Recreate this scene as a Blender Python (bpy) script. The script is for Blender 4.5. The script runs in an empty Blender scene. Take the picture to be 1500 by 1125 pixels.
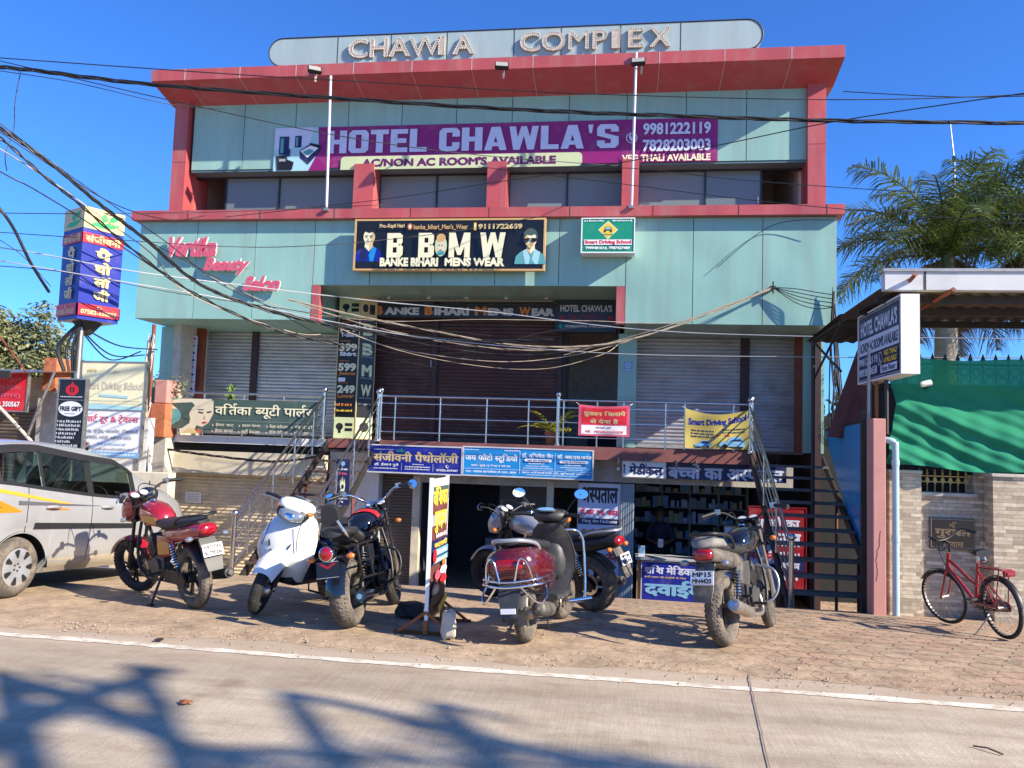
import bpy, bmesh, math, random
from mathutils import Vector, Matrix
from math import sin, cos, pi, radians

# ------------------------------------------------------------------ camera, world, sun
S = bpy.context.scene
COL = S.collection
EYE = Vector((0.0, 0.0, 1.64))
YAW, PITCH, ROLL, FPX = 0.14042, 0.07571, 0.03261, 1150.0
_f = Vector((-sin(YAW) * cos(PITCH), cos(YAW) * cos(PITCH), sin(PITCH)))
_r = Vector((cos(YAW), sin(YAW), 0)); _u = _r.cross(_f)
CR = _r * cos(ROLL) + _u * sin(ROLL)
CU = -_r * sin(ROLL) + _u * cos(ROLL)
CF = _f
cd = bpy.data.cameras.new('camera'); cam = bpy.data.objects.new('camera', cd); COL.objects.link(cam)
cd.sensor_width = 36; cd.lens = FPX / 1500 * 36; cd.clip_start = 0.05; cd.clip_end = 3000
cam.matrix_world = Matrix(((CR.x, CU.x, -CF.x, EYE.x), (CR.y, CU.y, -CF.y, EYE.y), (CR.z, CU.z, -CF.z, EYE.z), (0, 0, 0, 1)))
S.camera = cam
TOSUN = Vector((2.62, -1.0, 1.69)).normalized()
w = bpy.data.worlds.new('World'); S.world = w; w.use_nodes = True
nt = w.node_tree; bg = nt.nodes['Background']
sky = nt.nodes.new('ShaderNodeTexSky'); sky.sky_type = 'NISHITA'; sky.sun_disc = False
sky.sun_elevation = math.asin(TOSUN.z); sky.sun_rotation = math.atan2(TOSUN.x, TOSUN.y)
sky.altitude = 300; sky.air_density = 1.0; sky.dust_density = 0.2; sky.ozone_density = 4.5
tint = nt.nodes.new('ShaderNodeMix'); tint.data_type = 'RGBA'; tint.blend_type = 'MULTIPLY'; tint.inputs[0].default_value = 1   # deep winter blue, as the camera saw it
tint.inputs[7].default_value = (.44, .88, 1.52, 1); nt.links.new(sky.outputs[0], tint.inputs[6])
nt.links.new(tint.outputs[2], bg.inputs[0]); bg.inputs[1].default_value = 0.085
sl = bpy.data.lights.new('sun', 'SUN'); so = bpy.data.objects.new('sun', sl); COL.objects.link(so)
sl.energy = 5.0; sl.angle = radians(0.53); sl.color = (1.0, 0.90, 0.75)
so.rotation_euler = TOSUN.to_track_quat('Z', 'Y').to_euler(); so.location = (12, -6, 14)
S.view_settings.view_transform = 'Standard'; S.view_settings.look = 'None'
S.view_settings.exposure = 1.0; S.view_settings.gamma = 1

def at(px, py, Y=None, X=None, Z=None):
    d = CR * ((px - 750) / FPX) + CU * (-(py - 562.5) / FPX) + CF
    t = (Y - EYE.y) / d.y if Y is not None else ((X - EYE.x) / d.x if X is not None else (Z - EYE.z) / d.z)
    return EYE + d * t

GP = [(-60, 0), (6.3, 0), (7, -.01), (8, -.07), (9, -.15), (9.6, -.2), (10.2, -.28), (11, -.42), (13, -.86), (15.3, -1.3), (90, -1.3)]
def gz(y):
    for (a, za), (b, zb) in zip(GP, GP[1:]):
        if a <= y <= b: return za + (zb - za) * (y - a) / (b - a)
    return -1.3

# ------------------------------------------------------------------ materials
def mat(name, col, rough=.6, metal=0, var=.12, scale=6, bump=0, bscale=40, spec=.5, coat=0, dirt=None, dscale=2.2, dthr=.52, stretch=None, emit=None, island=0, warp=0):
    m = bpy.data.materials.new(name); m.use_nodes = True
    n = m.node_tree.nodes; L = m.node_tree.links; b = n['Principled BSDF']
    b.inputs['Roughness'].default_value = rough; b.inputs['Metallic'].default_value = metal
    b.inputs['Specular IOR Level'].default_value = spec
    if coat: b.inputs['Coat Weight'].default_value = coat; b.inputs['Coat Roughness'].default_value = .06
    c4 = (*col, 1); last = None
    tc = n.new('ShaderNodeTexCoord'); vec = tc.outputs['Object']
    if stretch:
        mp = n.new('ShaderNodeMapping'); mp.inputs['Scale'].default_value = stretch; L.new(vec, mp.inputs[0]); vec = mp.outputs[0]
    if var:
        t = n.new('ShaderNodeTexNoise'); t.inputs['Scale'].default_value = scale; t.inputs['Detail'].default_value = 6; t.inputs['Roughness'].default_value = .62
        L.new(vec, t.inputs['Vector'])
        r = n.new('ShaderNodeValToRGB'); r.color_ramp.elements[0].position = .3; r.color_ramp.elements[1].position = .72
        r.color_ramp.elements[0].color = tuple(max(0, x * (1 - var)) for x in col) + (1,)
        r.color_ramp.elements[1].color = tuple(min(1, x * (1 + var)) for x in col) + (1,)
        L.new(t.outputs[0], r.inputs[0]); last = r.outputs[0]
    if dirt:
        t2 = n.new('ShaderNodeTexNoise'); t2.inputs['Scale'].default_value = dscale; t2.inputs['Detail'].default_value = 9; t2.inputs['Roughness'].default_value = .7
        L.new(vec, t2.inputs['Vector'])
        r2 = n.new('ShaderNodeValToRGB'); r2.color_ramp.elements[0].position = dthr; r2.color_ramp.elements[1].position = dthr + .2
        r2.color_ramp.elements[0].color = (0, 0, 0, 1); r2.color_ramp.elements[1].color = (dirt[3],) * 3 + (1,)
        L.new(t2.outputs[0], r2.inputs[0])
        mx = n.new('ShaderNodeMix'); mx.data_type = 'RGBA'
        L.new(r2.outputs[0], mx.inputs[0])
        if last: L.new(last, mx.inputs[6])
        else: mx.inputs[6].default_value = c4
        mx.inputs[7].default_value = (*dirt[:3], 1); last = mx.outputs[2]
    if island and last:                        # panels weather a little differently
        g = n.new('ShaderNodeNewGeometry'); mr = n.new('ShaderNodeMapRange'); mr.inputs[3].default_value = 1 - island; mr.inputs[4].default_value = 1 + island; L.new(g.outputs['Random Per Island'], mr.inputs[0])
        mi = n.new('ShaderNodeMix'); mi.data_type = 'RGBA'; mi.blend_type = 'MULTIPLY'; mi.inputs[0].default_value = 1; L.new(last, mi.inputs[6]); L.new(mr.outputs[0], mi.inputs[7]); last = mi.outputs[2]
    if warp:                                   # sheet metal is never quite flat
        t4 = n.new('ShaderNodeTexNoise'); t4.inputs['Scale'].default_value = .9; t4.inputs['Detail'].default_value = 1; L.new(tc.outputs['Object'], t4.inputs[0]); b4 = n.new('ShaderNodeBump'); b4.inputs['Strength'].default_value = 1; b4.inputs['Distance'].default_value = warp; L.new(t4.outputs[0], b4.inputs['Height']); L.new(b4.outputs[0], b.inputs['Normal'])
    if last: L.new(last, b.inputs['Base Color'])
    else: b.inputs['Base Color'].default_value = c4
    if bump:
        t3 = n.new('ShaderNodeTexNoise'); t3.inputs['Scale'].default_value = bscale; t3.inputs['Detail'].default_value = 5
        L.new(vec, t3.inputs['Vector'])
        bp = n.new('ShaderNodeBump'); bp.inputs['Strength'].default_value = bump; bp.inputs['Distance'].default_value = .02
        L.new(t3.outputs[0], bp.inputs['Height']); L.new(bp.outputs[0], b.inputs['Normal'])
    if emit:
        b.inputs['Emission Color'].default_value = (*emit[0], 1); b.inputs['Emission Strength'].default_value = emit[1]
    return m

def glass(name, col, alpha, rough=.03, haze=0):
    m = bpy.data.materials.new(name); m.use_nodes = True
    n = m.node_tree.nodes; L = m.node_tree.links; out = n['Material Output']; n.remove(n['Principled BSDF'])
    tr = n.new('ShaderNodeBsdfTransparent'); tr.inputs[0].default_value = (*col, 1)
    gl = n.new('ShaderNodeBsdfGlossy'); gl.inputs['Roughness'].default_value = rough; gl.inputs[0].default_value = (.9, .95, 1, 1)
    fr = n.new('ShaderNodeFresnel'); fr.inputs[0].default_value = 1.5
    ad = n.new('ShaderNodeMath'); ad.operation = 'ADD'; ad.use_clamp = True; ad.inputs[1].default_value = alpha; L.new(fr.outputs[0], ad.inputs[0])
    mx = n.new('ShaderNodeMixShader'); L.new(ad.outputs[0], mx.inputs[0]); L.new(tr.outputs[0], mx.inputs[1]); L.new(gl.outputs[0], mx.inputs[2])
    if haze:                                   # dusty panes: a film that scatters light
        df = n.new('ShaderNodeBsdfDiffuse'); df.inputs[0].default_value = (.27, .35, .33, 1); m2 = n.new('ShaderNodeMixShader'); m2.inputs[0].default_value = haze
        L.new(mx.outputs[0], m2.inputs[1]); L.new(df.outputs[0], m2.inputs[2]); L.new(m2.outputs[0], out.inputs[0])
    else: L.new(mx.outputs[0], out.inputs[0])
    return m

DUST = (.33, .25, .17)
M = {}
def addm(k, *a, **kw): M[k] = mat(k, *a, **kw)
addm('teal', (.265, .455, .39), .32, var=.07, scale=1.2, spec=.4, dirt=(.27, .31, .28, .5), dscale=2.2, dthr=.5, stretch=(2.2, 2.2, .22), island=.07, warp=.06)
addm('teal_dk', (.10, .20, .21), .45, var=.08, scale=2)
addm('red_acp', (.42, .082, .085), .35, var=.09, scale=1.4, spec=.4, dirt=(.40, .20, .17, .5), dscale=2, dthr=.48, stretch=(1.6, 1.6, .3), warp=.06)
addm('red_sill', (.21, .07, .06), .6, var=.2, scale=3, dirt=(.2, .14, .1, .6))
addm('seam', (.5, .42, .40), .6, var=0)
addm('gap', (.015, .017, .017), .8, var=0)
addm('white_paint', (.72, .72, .70), .55, var=.06, scale=3, dirt=(.42, .38, .32, .6), dscale=2.5)
addm('cream', (.62, .55, .40), .7, var=.08, scale=3, dirt=(.33, .26, .18, .7), dscale=2)
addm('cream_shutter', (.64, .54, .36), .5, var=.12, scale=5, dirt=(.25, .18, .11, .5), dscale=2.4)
addm('brown_shutter', (.06, .026, .021), .5, var=.2, scale=6, dirt=(.13, .08, .06, .7), dscale=1.4, warp=.05)
addm('grey_shutter', (.40, .42, .43), .4, metal=.35, var=.2, scale=4, dirt=(.22, .18, .14, .75), dscale=1.7, stretch=(.6, 1, 1.5), warp=.06)
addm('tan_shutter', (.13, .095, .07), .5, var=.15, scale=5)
addm('brown_col', (.045, .02, .02), .6)
addm('rust_red', (.20, .045, .02), .7, var=.25)
addm('grey_wall', (.34, .36, .38), .8, var=.08)
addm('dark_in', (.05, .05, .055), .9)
addm('room', (.55, .50, .42), .8)
addm('plaster', (.45, .42, .36), .85, var=.15, bump=.3, dirt=(.22, .17, .12, .7))
addm('steel', (.58, .57, .56), .24, metal=1, var=.1, scale=12)
addm('steel_dull', (.42, .38, .33), .42, metal=.85, var=.2, scale=10)
addm('iron_dk', (.03, .025, .022), .6, var=.3)
addm('black', (.012, .012, .013), .45, var=.2)
addm('blk_gloss', (.008, .009, .014), .12, var=0, coat=.6)
addm('blk_sign', (.010, .010, .012), .3, var=0)
addm('rubber', (.022, .021, .020), .85, var=.25, scale=14, dirt=(.20, .16, .12, .45), dscale=6, bump=.4, bscale=60)
addm('rubber_dusty', (.09, .075, .06), .9, var=.3, scale=14, dirt=(.26, .21, .155, .8), dscale=5, dthr=.42, bump=.5, bscale=60)
addm('alloy_blk', (.02, .02, .02), .4, metal=.3)
addm('alu', (.45, .45, .44), .35, metal=.9, var=.15)
addm('engine', (.10, .10, .10), .5, metal=.6, var=.3, dirt=(.2, .16, .12, .5), dscale=7)
addm('chrome', (.75, .75, .76), .1, metal=1, var=0)
addm('seat_blk', (.018, .018, .019), .6, var=.15, bump=.15, bscale=150)
addm('seat_grey', (.20, .185, .165), .7, var=.12, dirt=(.3, .25, .19, .6), dscale=5)
addm('bike_red', (.30, .012, .022), .2, var=.05, coat=.8, dirt=(.3, .17, .12, .25), dscale=5)
addm('gold', (.52, .25, .06), .35, var=.1)
addm('bike_white', (.80, .80, .76), .16, var=.03, coat=.7, dirt=(.5, .45, .36, .3), dscale=3.5)
addm('bike_blue', (.10, .22, .42), .3, var=.05, coat=.4)
addm('navy', (.012, .018, .05), .3, var=.05)
addm('maroon', (.085, .006, .012), .2, var=.06, coat=.8, dirt=(.24, .15, .11, .3), dscale=5)
addm('plastic_grey', (.040, .040, .042), .5, var=.15, dirt=(.16, .13, .10, .4), dscale=6)
addm('silver_grey', (.36, .37, .40), .3, metal=.35, var=.05, coat=.4, dirt=(.3, .25, .19, .35), dscale=5)
addm('dusty_dk', (.05, .048, .045), .55, var=.2, dirt=(.26, .21, .155, .7), dscale=5, dthr=.45)
addm('lens_red', (.30, .005, .010), .12, var=0, coat=.8)
addm('lens_orange', (.6, .16, .02), .15, var=0, coat=.8)
addm('lens_clear', (.30, .33, .36), .06, var=0, metal=.55, coat=.8)
addm('mirror', (.75, .82, .9), .02, metal=1, var=0)
addm('car_silver', (.46, .46, .45), .28, metal=.4, var=.05, coat=.7, dirt=(.45, .38, .29, .25), dscale=2)
addm('car_dusty', (.42, .36, .27), .5, metal=.2, var=.1)
addm('car_black', (.02, .02, .021), .4, var=.1)
addm('hubcap', (.55, .56, .57), .3, metal=.6, var=.05)
addm('flame_or', (.78, .20, .015), .3, var=.05, coat=.5)
addm('flame_yel', (.75, .33, .03), .3, var=.05, coat=.5)
addm('flame_dk', (.10, .10, .11), .3, var=0)
addm('bark', (.12, .085, .06), .9, var=.3, bump=.6, bscale=14)
addm('palm_trunk', (.33, .27, .19), .85, var=.2, scale=3, bump=.4, bscale=8, stretch=(1, 1, 6))
addm('terracotta', (.42, .13, .055), .8, var=.15)
addm('brick_or', (.45, .14, .06), .85, var=.25, bump=.4, bscale=18)
addm('pink_wall', (.52, .24, .20), .75, var=.08, dirt=(.35, .2, .17, .5), dscale=2)
addm('pvc', (.36, .50, .54), .35, var=.05)
addm('blue_sheet', (.010, .28, .56), .35, var=.08, scale=2, dirt=(.05, .25, .45, .5), dscale=5, dthr=.58)
addm('roof_sheet', (.16, .12, .10), .7, var=.25)
addm('parapet', (.55, .55, .55), .6, var=.05, dirt=(.36, .36, .37, .5), dscale=1.2)
addm('maroon_tarp', (.11, .035, .04), .8, var=.25, scale=3)
addm('cable', (.012, .012, .013), .5, var=0)
addm('cable_tan', (.36, .29, .21), .55, var=.2)
addm('cable_grey', (.35, .35, .36), .45, var=.1)
addm('stone_lt', (.52, .45, .36), .9, var=.2, bump=.8, bscale=9)
addm('skin', (.16, .085, .055), .55, var=.05)
addm('hair', (.01, .009, .008), .6, var=0)
addm('shirt_navy', (.015, .022, .05), .8, var=.1)
addm('gold_bar', (.42, .27, .10), .45, metal=.5, var=.1)
addm('pot_plant', (.20, .26, .03), .6, var=.3)
addm('leaf_lt', (.16, .26, .05), .55, var=.3)
addm('orange_rust', (.30, .10, .03), .8, var=.3)
addm('wood', (.30, .18, .09), .7, var=.2, stretch=(1, 1, .2))
# sign inks
for k, c in dict(ink_white=(.80, .80, .80), ink_black=(.012, .012, .015), ink_yellow=(.80, .55, .05), ink_pale=(.70, .74, .42), ink_cream=(.80, .76, .50),
                 ink_red=(.58, .015, .03), ink_pink=(.62, .10, .16), ink_magenta=(.25, .012, .14), ink_purple=(.12, .012, .10), ink_blue=(.008, .018, .26), ink_navy=(.014, .018, .085), ink_sky=(.010, .24, .58),
                 ink_yellow_shade=(.50, .40, .10), ink_green=(.010, .26, .16), ink_lgreen=(.03, .42, .10), ink_orange=(.62, .20, .03), ink_gold=(.60, .36, .14), ink_tan=(.62, .47, .22), ink_grey=(.33, .33, .34), ink_silver=(.55, .55, .56),
                 ink_lav=(.58, .62, .78), ink_teal=(.10, .34, .34), ink_pgreen=(.06, .10, .085), ink_face=(.66, .58, .42), ink_mint=(.55, .62, .35), ink_aqua=(.35, .60, .64), ink_dred=(.25, .01, .02), ink_beige=(.66, .61, .46), ink_lblue=(.18, .40, .62), ink_skin=(.45, .26, .16), ink_amber=(.8, .45, .03)).items():
    addm(k, c, .42, var=.05, scale=2.5, spec=.4, dirt=(.34, .30, .25, .22), dscale=3, warp=.02)

# ------------------------------------------------------------------ mesh helpers
class MB:
    def __init__(s, X=None): s.v = []; s.f = []; s.mi = []; s.X = X or Matrix(); s.m = 0
    def add(s, vs, fs, X=None):
        b = len(s.v); T = s.X @ X if X is not None else s.X
        s.v += [T @ Vector(p) for p in vs]; s.f += [tuple(b + i for i in f) for f in fs]; s.mi += [s.m] * len(fs)
    def box(s, x0, x1, y0, y1, z0, z1, X=None):
        s.add([(x0, y0, z0), (x1, y0, z0), (x1, y1, z0), (x0, y1, z0), (x0, y0, z1), (x1, y0, z1), (x1, y1, z1), (x0, y1, z1)],
              [(3, 2, 1, 0), (4, 5, 6, 7), (0, 1, 5, 4), (1, 2, 6, 5), (2, 3, 7, 6), (3, 0, 4, 7)], X)
    def cbox(s, c, d, X=None): s.box(c[0] - d[0] / 2, c[0] + d[0] / 2, c[1] - d[1] / 2, c[1] + d[1] / 2, c[2] - d[2] / 2, c[2] + d[2] / 2, X)
    def loft(s, rings, cap=True, closed=True, X=None):
        n = len(rings[0]); vs = [p for r in rings for p in r]; fs = []
        for i in range(len(rings) - 1):
            for j in range(n if closed else n - 1):
                k = (j + 1) % n; fs.append((i * n + j, i * n + k, (i + 1) * n + k, (i + 1) * n + j))
        if cap and closed: fs.append(tuple(range(n))[::-1]); fs.append(tuple((len(rings) - 1) * n + j for j in range(n)))
        s.add(vs, fs, X)
    def tube(s, pts, r, n=8, cap=True, X=None):
        pts = [Vector(p) for p in pts]; N = len(pts); rings = []; pn = None
        for i, p in enumerate(pts):
            d = (pts[min(i + 1, N - 1)] - pts[max(i - 1, 0)]).normalized()
            if pn is None:
                a = Vector((0, 0, 1)) if abs(d.z) < .9 else Vector((1, 0, 0)); pn = d.cross(a).normalized()
            else:
                pn = (pn - d * pn.dot(d)); pn = pn.normalized() if pn.length > 1e-6 else d.orthogonal().normalized()
            q = d.cross(pn); rr = r[i] if isinstance(r, (list, tuple)) else r
            rings.append([p + (pn * cos(2 * pi * k / n) + q * sin(2 * pi * k / n)) * rr for k in range(n)])
        s.loft(rings, cap, X=X)
    def lathe(s, prof, n=20, X=None, cap=True):   # prof (r, z) about Z
        s.loft([[(r * cos(2 * pi * k / n), r * sin(2 * pi * k / n), z) for k in range(n)] for r, z in prof], cap, X=X)
    def ell(s, c, r, nu=14, nv=9, X=None):
        c = Vector(c); rings = []
        for i in range(nv + 1):
            a = -pi / 2 + pi * i / nv; k = max(cos(a), .02)
            rings.append([(c.x + r[0] * k * cos(2 * pi * j / nu), c.y + r[1] * k * sin(2 * pi * j / nu), c.z + r[2] * sin(a)) for j in range(nu)])
        s.loft(rings, True, X=X)
    def torus(s, R, r, n=32, m=10, X=None, sq=1.0, sy=1.0):   # wheel in the XZ plane, axle along Y
        vs = []; fs = []
        for i in range(n):
            a = 2 * pi * i / n
            for j in range(m):
                b = 2 * pi * j / m; rr = R + r * sq * cos(b); vs.append((rr * cos(a), r * sy * sin(b), rr * sin(a)))
        for i in range(n):
            for j in range(m):
                i2 = (i + 1) % n; j2 = (j + 1) % m; fs.append((i * m + j, i * m + j2, i2 * m + j2, i2 * m + j))
        s.add(vs, fs, X)
    def prism(s, poly, axis, a, b, X=None):       # polygon extruded along axis from a to b
        def P(p, t): return {'x': (t, p[0], p[1]), 'y': (p[0], t, p[1]), 'z': (p[0], p[1], t)}[axis]
        n = len(poly); vs = [P(p, a) for p in poly] + [P(p, b) for p in poly]
        fs = [tuple(range(n))[::-1], tuple(range(n, 2 * n))] + [(i, (i + 1) % n, n + (i + 1) % n, n + i) for i in range(n)]
        s.add(vs, fs, X)
    def grid(s, fn, nu, nv, X=None):
        vs = [fn(i / nu, j / nv) for j in range(nv + 1) for i in range(nu + 1)]; k = nu + 1
        s.add(vs, [(j * k + i, j * k + i + 1, (j + 1) * k + i + 1, (j + 1) * k + i) for j in range(nv) for i in range(nu)], X)
    def build(s, name, mats, parent=None, smooth=None, world=True, bevel=0, fix=True):
        me = bpy.data.meshes.new(name)
        inv = WM(parent).inverted() if (parent is not None and world) else Matrix()
        me.from_pydata([tuple(inv @ p) for p in s.v], [], s.f)
        for m in (mats if isinstance(mats, (list, tuple)) else [mats]): me.materials.append(m if not isinstance(m, str) else M[m])
        me.polygons.foreach_set('material_index', s.mi)
        if fix:
            bm = bmesh.new(); bm.from_mesh(me); bmesh.ops.recalc_face_normals(bm, faces=bm.faces); bm.to_mesh(me); bm.free()
        if smooth:
            me.shade_smooth(); me.set_sharp_from_angle(angle=radians(smooth))
        me.update()
        o = bpy.data.objects.new(name, me); COL.objects.link(o)
        if parent is not None: o.parent = parent
        if bevel:
            b = o.modifiers.new('bevel', 'BEVEL'); b.width = bevel; b.segments = 2; b.limit_method = 'ANGLE'
        return o

def WM(o):
    m = o.matrix_basis.copy()
    while o.parent is not None:
        o = o.parent; m = o.matrix_basis @ m
    return m
def sup(x, y, z, w, h, n=14, e=2.6):      # superellipse ring in the YZ plane at x
    r = []
    for k in range(n):
        a = 2 * pi * k / n; c, q = cos(a), sin(a)
        r.append((x, y + w * (abs(c) ** (2 / e)) * (1 if c >= 0 else -1), z + h * (abs(q) ** (2 / e)) * (1 if q >= 0 else -1)))
    return r
def smooth_pts(pts, k=6):                 # Catmull-Rom through pts
    P = [Vector(p) for p in pts]; out = []
    for i in range(len(P) - 1):
        p0, p1, p2, p3 = P[max(i - 1, 0)], P[i], P[i + 1], P[min(i + 2, len(P) - 1)]
        for j in range(k):
            t = j / k
            out.append(.5 * ((2 * p1) + (p2 - p0) * t + (2 * p0 - 5 * p1 + 4 * p2 - p3) * t * t + (3 * p1 - p0 - 3 * p2 + p3) * t ** 3))
    out.append(P[-1]); return out
def spl(xs, ys):                           # smooth 1-D interpolation
    def f(x):
        if x <= xs[0]: return ys[0]
        if x >= xs[-1]: return ys[-1]
        for i in range(len(xs) - 1):
            if xs[i] <= x <= xs[i + 1]:
                h = xs[i + 1] - xs[i]; t = (x - xs[i]) / h
                m0 = (ys[i + 1] - ys[max(i - 1, 0)]) / (xs[i + 1] - xs[max(i - 1, 0)]) * h
                m1 = (ys[min(i + 2, len(xs) - 1)] - ys[i]) / (xs[min(i + 2, len(xs) - 1)] - xs[i]) * h
                return (2 * t ** 3 - 3 * t * t + 1) * ys[i] + (t ** 3 - 2 * t * t + t) * m0 + (-2 * t ** 3 + 3 * t * t) * ys[i + 1] + (t ** 3 - t * t) * m1
    return f

def tag(o, label, cat, group=None, kind=None):
    o['label'] = label; o['category'] = cat
    if group: o['group'] = group
    if kind: o['kind'] = kind
    return o
def thing(name, label, cat, loc=(0, 0, 0), rotz=0, group=None, rotx=0):
    o = bpy.data.objects.new(name, None); COL.objects.link(o); o.empty_display_size = .2
    Mx = Matrix.Translation(loc) @ Matrix.Rotation(rotz, 4, 'Z') @ Matrix.Rotation(rotx, 4, 'X')
    o.matrix_world = Mx; return tag(o, label, cat, group)
def struct(o): o['kind'] = 'structure'; return o

# ------------------------------------------------------------------ lettering
_G = {}
def _glyphs(chars, bold):
    need = [c for c in chars if (c, bold) not in _G and c != ' ']
    if not need: return
    objs = []
    for c in need + ['।'] + [x + '।' for x in need]:
        cu = bpy.data.curves.new('glyph', 'FONT'); cu.body = c; cu.size = 1; cu.offset = bold if len(c) == 1 and ord(c) < 0x900 and c not in 'MNW' else 0; cu.resolution_u = 3
        o = bpy.data.objects.new('glyph', cu); COL.objects.link(o); objs.append(o)
    dg = bpy.context.evaluated_depsgraph_get(); dg.update()
    got = []
    for o in objs:
        e = o.evaluated_get(dg); me = e.to_mesh()
        got.append(([(v.co.x, v.co.y) for v in me.vertices], [tuple(p.vertices) for p in me.polygons])); e.to_mesh_clear()
    n = len(need); bar = max(p[0] for p in got[n][0])
    for i, c in enumerate(need):
        vs, fs = got[i]; adv = max(p[0] for p in got[n + 1 + i][0]) - bar
        _G[(c, bold)] = (vs, fs, adv)
    for o in objs:
        cu = o.data; bpy.data.objects.remove(o); bpy.data.curves.remove(cu)
def _clip(vs, fs, c):
    nv = []; nf = []
    for f in fs:
        P = [vs[i] for i in f]; Q = []
        for a, b in zip(P, P[1:] + P[:1]):
            if a[0] <= c: Q.append(a)
            if (a[0] <= c) != (b[0] <= c):
                t = (c - a[0]) / (b[0] - a[0]); Q.append((c, a[1] + (b[1] - a[1]) * t))
        if len(Q) >= 3: nf.append(tuple(range(len(nv), len(nv) + len(Q)))); nv += Q
    return nv, nf
CONS = set(chr(c) for c in range(0x915, 0x93A)); VIR = '्'; MARKS = set('ािीुूृेैोौॉंँः़')
def _arc(pts, wd):
    vs = []; fs = []
    for i, p in enumerate(pts):
        a = Vector(pts[max(i - 1, 0)]); b = Vector(pts[min(i + 1, len(pts) - 1)]); d = (b - a).normalized(); nrm = Vector((-d.y, d.x)) * wd / 2
        vs += [(p[0] + nrm.x, p[1] + nrm.y), (p[0] - nrm.x, p[1] - nrm.y)]
    for i in range(len(pts) - 1): fs.append((2 * i, 2 * i + 1, 2 * i + 3, 2 * i + 2))
    return vs, fs
def layout(s, bold=.02):
    """glyph pieces of one line: [(verts, faces)], laid out from x = 0 (conjuncts, reph and the short i are handled here)"""
    seq = []; i = 0
    while i < len(s):
        c = s[i]
        if c in CONS:
            half = []; reph = False; rak = False; j = i
            while j + 2 < len(s) and s[j + 1] == VIR and s[j + 2] in CONS:
                if s[j] == 'र': reph = True
                elif s[j + 2] == 'र': rak = True; half.append(('F', s[j])); j += 1; break
                else: half.append(('H', s[j]))
                j += 2
            if rak: base = half.pop()[1]; j += 1
            else: base = s[j]
            k = j + 1; ms = []
            while k < len(s) and s[k] in MARKS: ms.append(s[k]); k += 1
            out = []
            if 'ि' in ms: out.append(('F', 'ि')); ms.remove('ि')
            out += half + [('F', base)]
            if rak: out.append(('K', ''))
            out += [('F', m) for m in ms]
            if reph: out.append(('R', ''))
            seq += out; i = k
        else: seq.append(('F', c)); i += 1
    _glyphs(set(c for t, c in seq if c), bold)
    x = 0; res = []
    for t, c in seq:
        if t == 'R':
            p = [(x - .13 + .10 * cos(a), .80 + .11 * sin(a)) for a in [radians(q) for q in range(250, -10, -26)]]
            res.append(_arc(p, .055 + bold * 2)); continue
        if t == 'K':
            res.append(_arc([(x - .45, -.22), (x - .3, -.05), (x - .15, -.22)], .055 + bold * 2)); continue
        if c == ' ': x += .3; continue
        vs, fs, adv = _G[(c, bold)]
        if t == 'H':
            vs, fs = _clip(vs, fs, adv * .70); adv = adv * .66
        cps = [(0, 0)]
        if (ord(c[0]) > 0x8ff or c in 'MNW') and bold > .012: b = min(bold, .055); cps = [(b, 0), (-b, 0), (0, b * .7), (0, -b * .7), (0, 0)]   # thicken by overlaid copies
        for dx, dy in cps: res.append(([(p[0] + x + dx, p[1] + dy) for p in vs], fs))
        x += adv
    return res

def _r4(a, b, c, d): return [(a, b), (c, b), (c, d), (a, d)]
_mx = lambda pl: [(1 - x, y) for x, y in pl]
_my = lambda pl: [(x, 1 - y) for x, y in pl]
_tp = [(0, .86), (.16, 1), (.84, 1), (1, .86), (.64, .8), (.36, .8)]; _lb = [(0, .14), (0, .86), (.36, .8), (.36, .2)]
BLK = {'H': [_r4(0, 0, .36, 1), _r4(.64, 0, 1, 1), _r4(.3, .4, .7, .6)], 'O': [_tp, _my(_tp), _lb, _mx(_lb)], 'T': [_r4(0, .8, 1, 1), _r4(.31, 0, .69, .82)],
       'E': [_r4(0, 0, .4, 1), _r4(.3, .8, 1, 1), _r4(.3, .4, .92, .6), _r4(.3, 0, 1, .2)], 'L': [_r4(0, 0, .42, 1), _r4(.3, 0, 1, .2)],
       'C': [_tp, _my(_tp), _lb, [(.64, .8), (1, .86), (1, .62), (.64, .62)], [(.64, .2), (1, .14), (1, .38), (.64, .38)]],
       'A': [[(0, 0), (.32, 0), (.62, 1), (.30, 1)], [(1, 0), (.68, 0), (.38, 1), (.70, 1)], _r4(.2, .17, .8, .34)],
       'W': [[(0, 1), (.22, 1), (.37, 0), (.15, 0)], [(.15, 0), (.37, 0), (.59, 1), (.41, 1)], [(1, 1), (.78, 1), (.63, 0), (.85, 0)], [(.85, 0), (.63, 0), (.41, 1), (.59, 1)]],
       'S': [_tp, _my(_tp), [(.64, .8), (1, .86), (1, .68), (.64, .68)], [(.36, .2), (0, .14), (0, .32), (.36, .32)], [(0, .86), (.36, .8), (.36, .62), (0, .52)], [(0, .53), (.36, .63), (1, .47), (.64, .37)], [(1, .14), (.64, .2), (.64, .38), (1, .48)]],
       'B': [_r4(0, 0, .38, 1), [(.3, .8), (.3, 1), (.8, 1), (.97, .9), (.62, .8)], [(.62, .8), (.97, .9), (.97, .62), (.86, .52), (.62, .6)], _r4(.3, .42, .74, .6), [(.62, .42), (.86, .53), (1, .44), (1, .12), (.62, .2)], [(.3, 0), (.3, .2), (.62, .2), (1, .12), (.84, 0)]],
       'M': [_r4(0, 0, .26, 1), _r4(.74, 0, 1, 1), [(0, 1), (.3, 1), (.58, .1), (.42, .1)], [(1, 1), (.7, 1), (.42, .1), (.58, .1)]], "'": [[(.2, 1), (.8, 1), (.65, .64), (.35, .64)]]}
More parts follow.
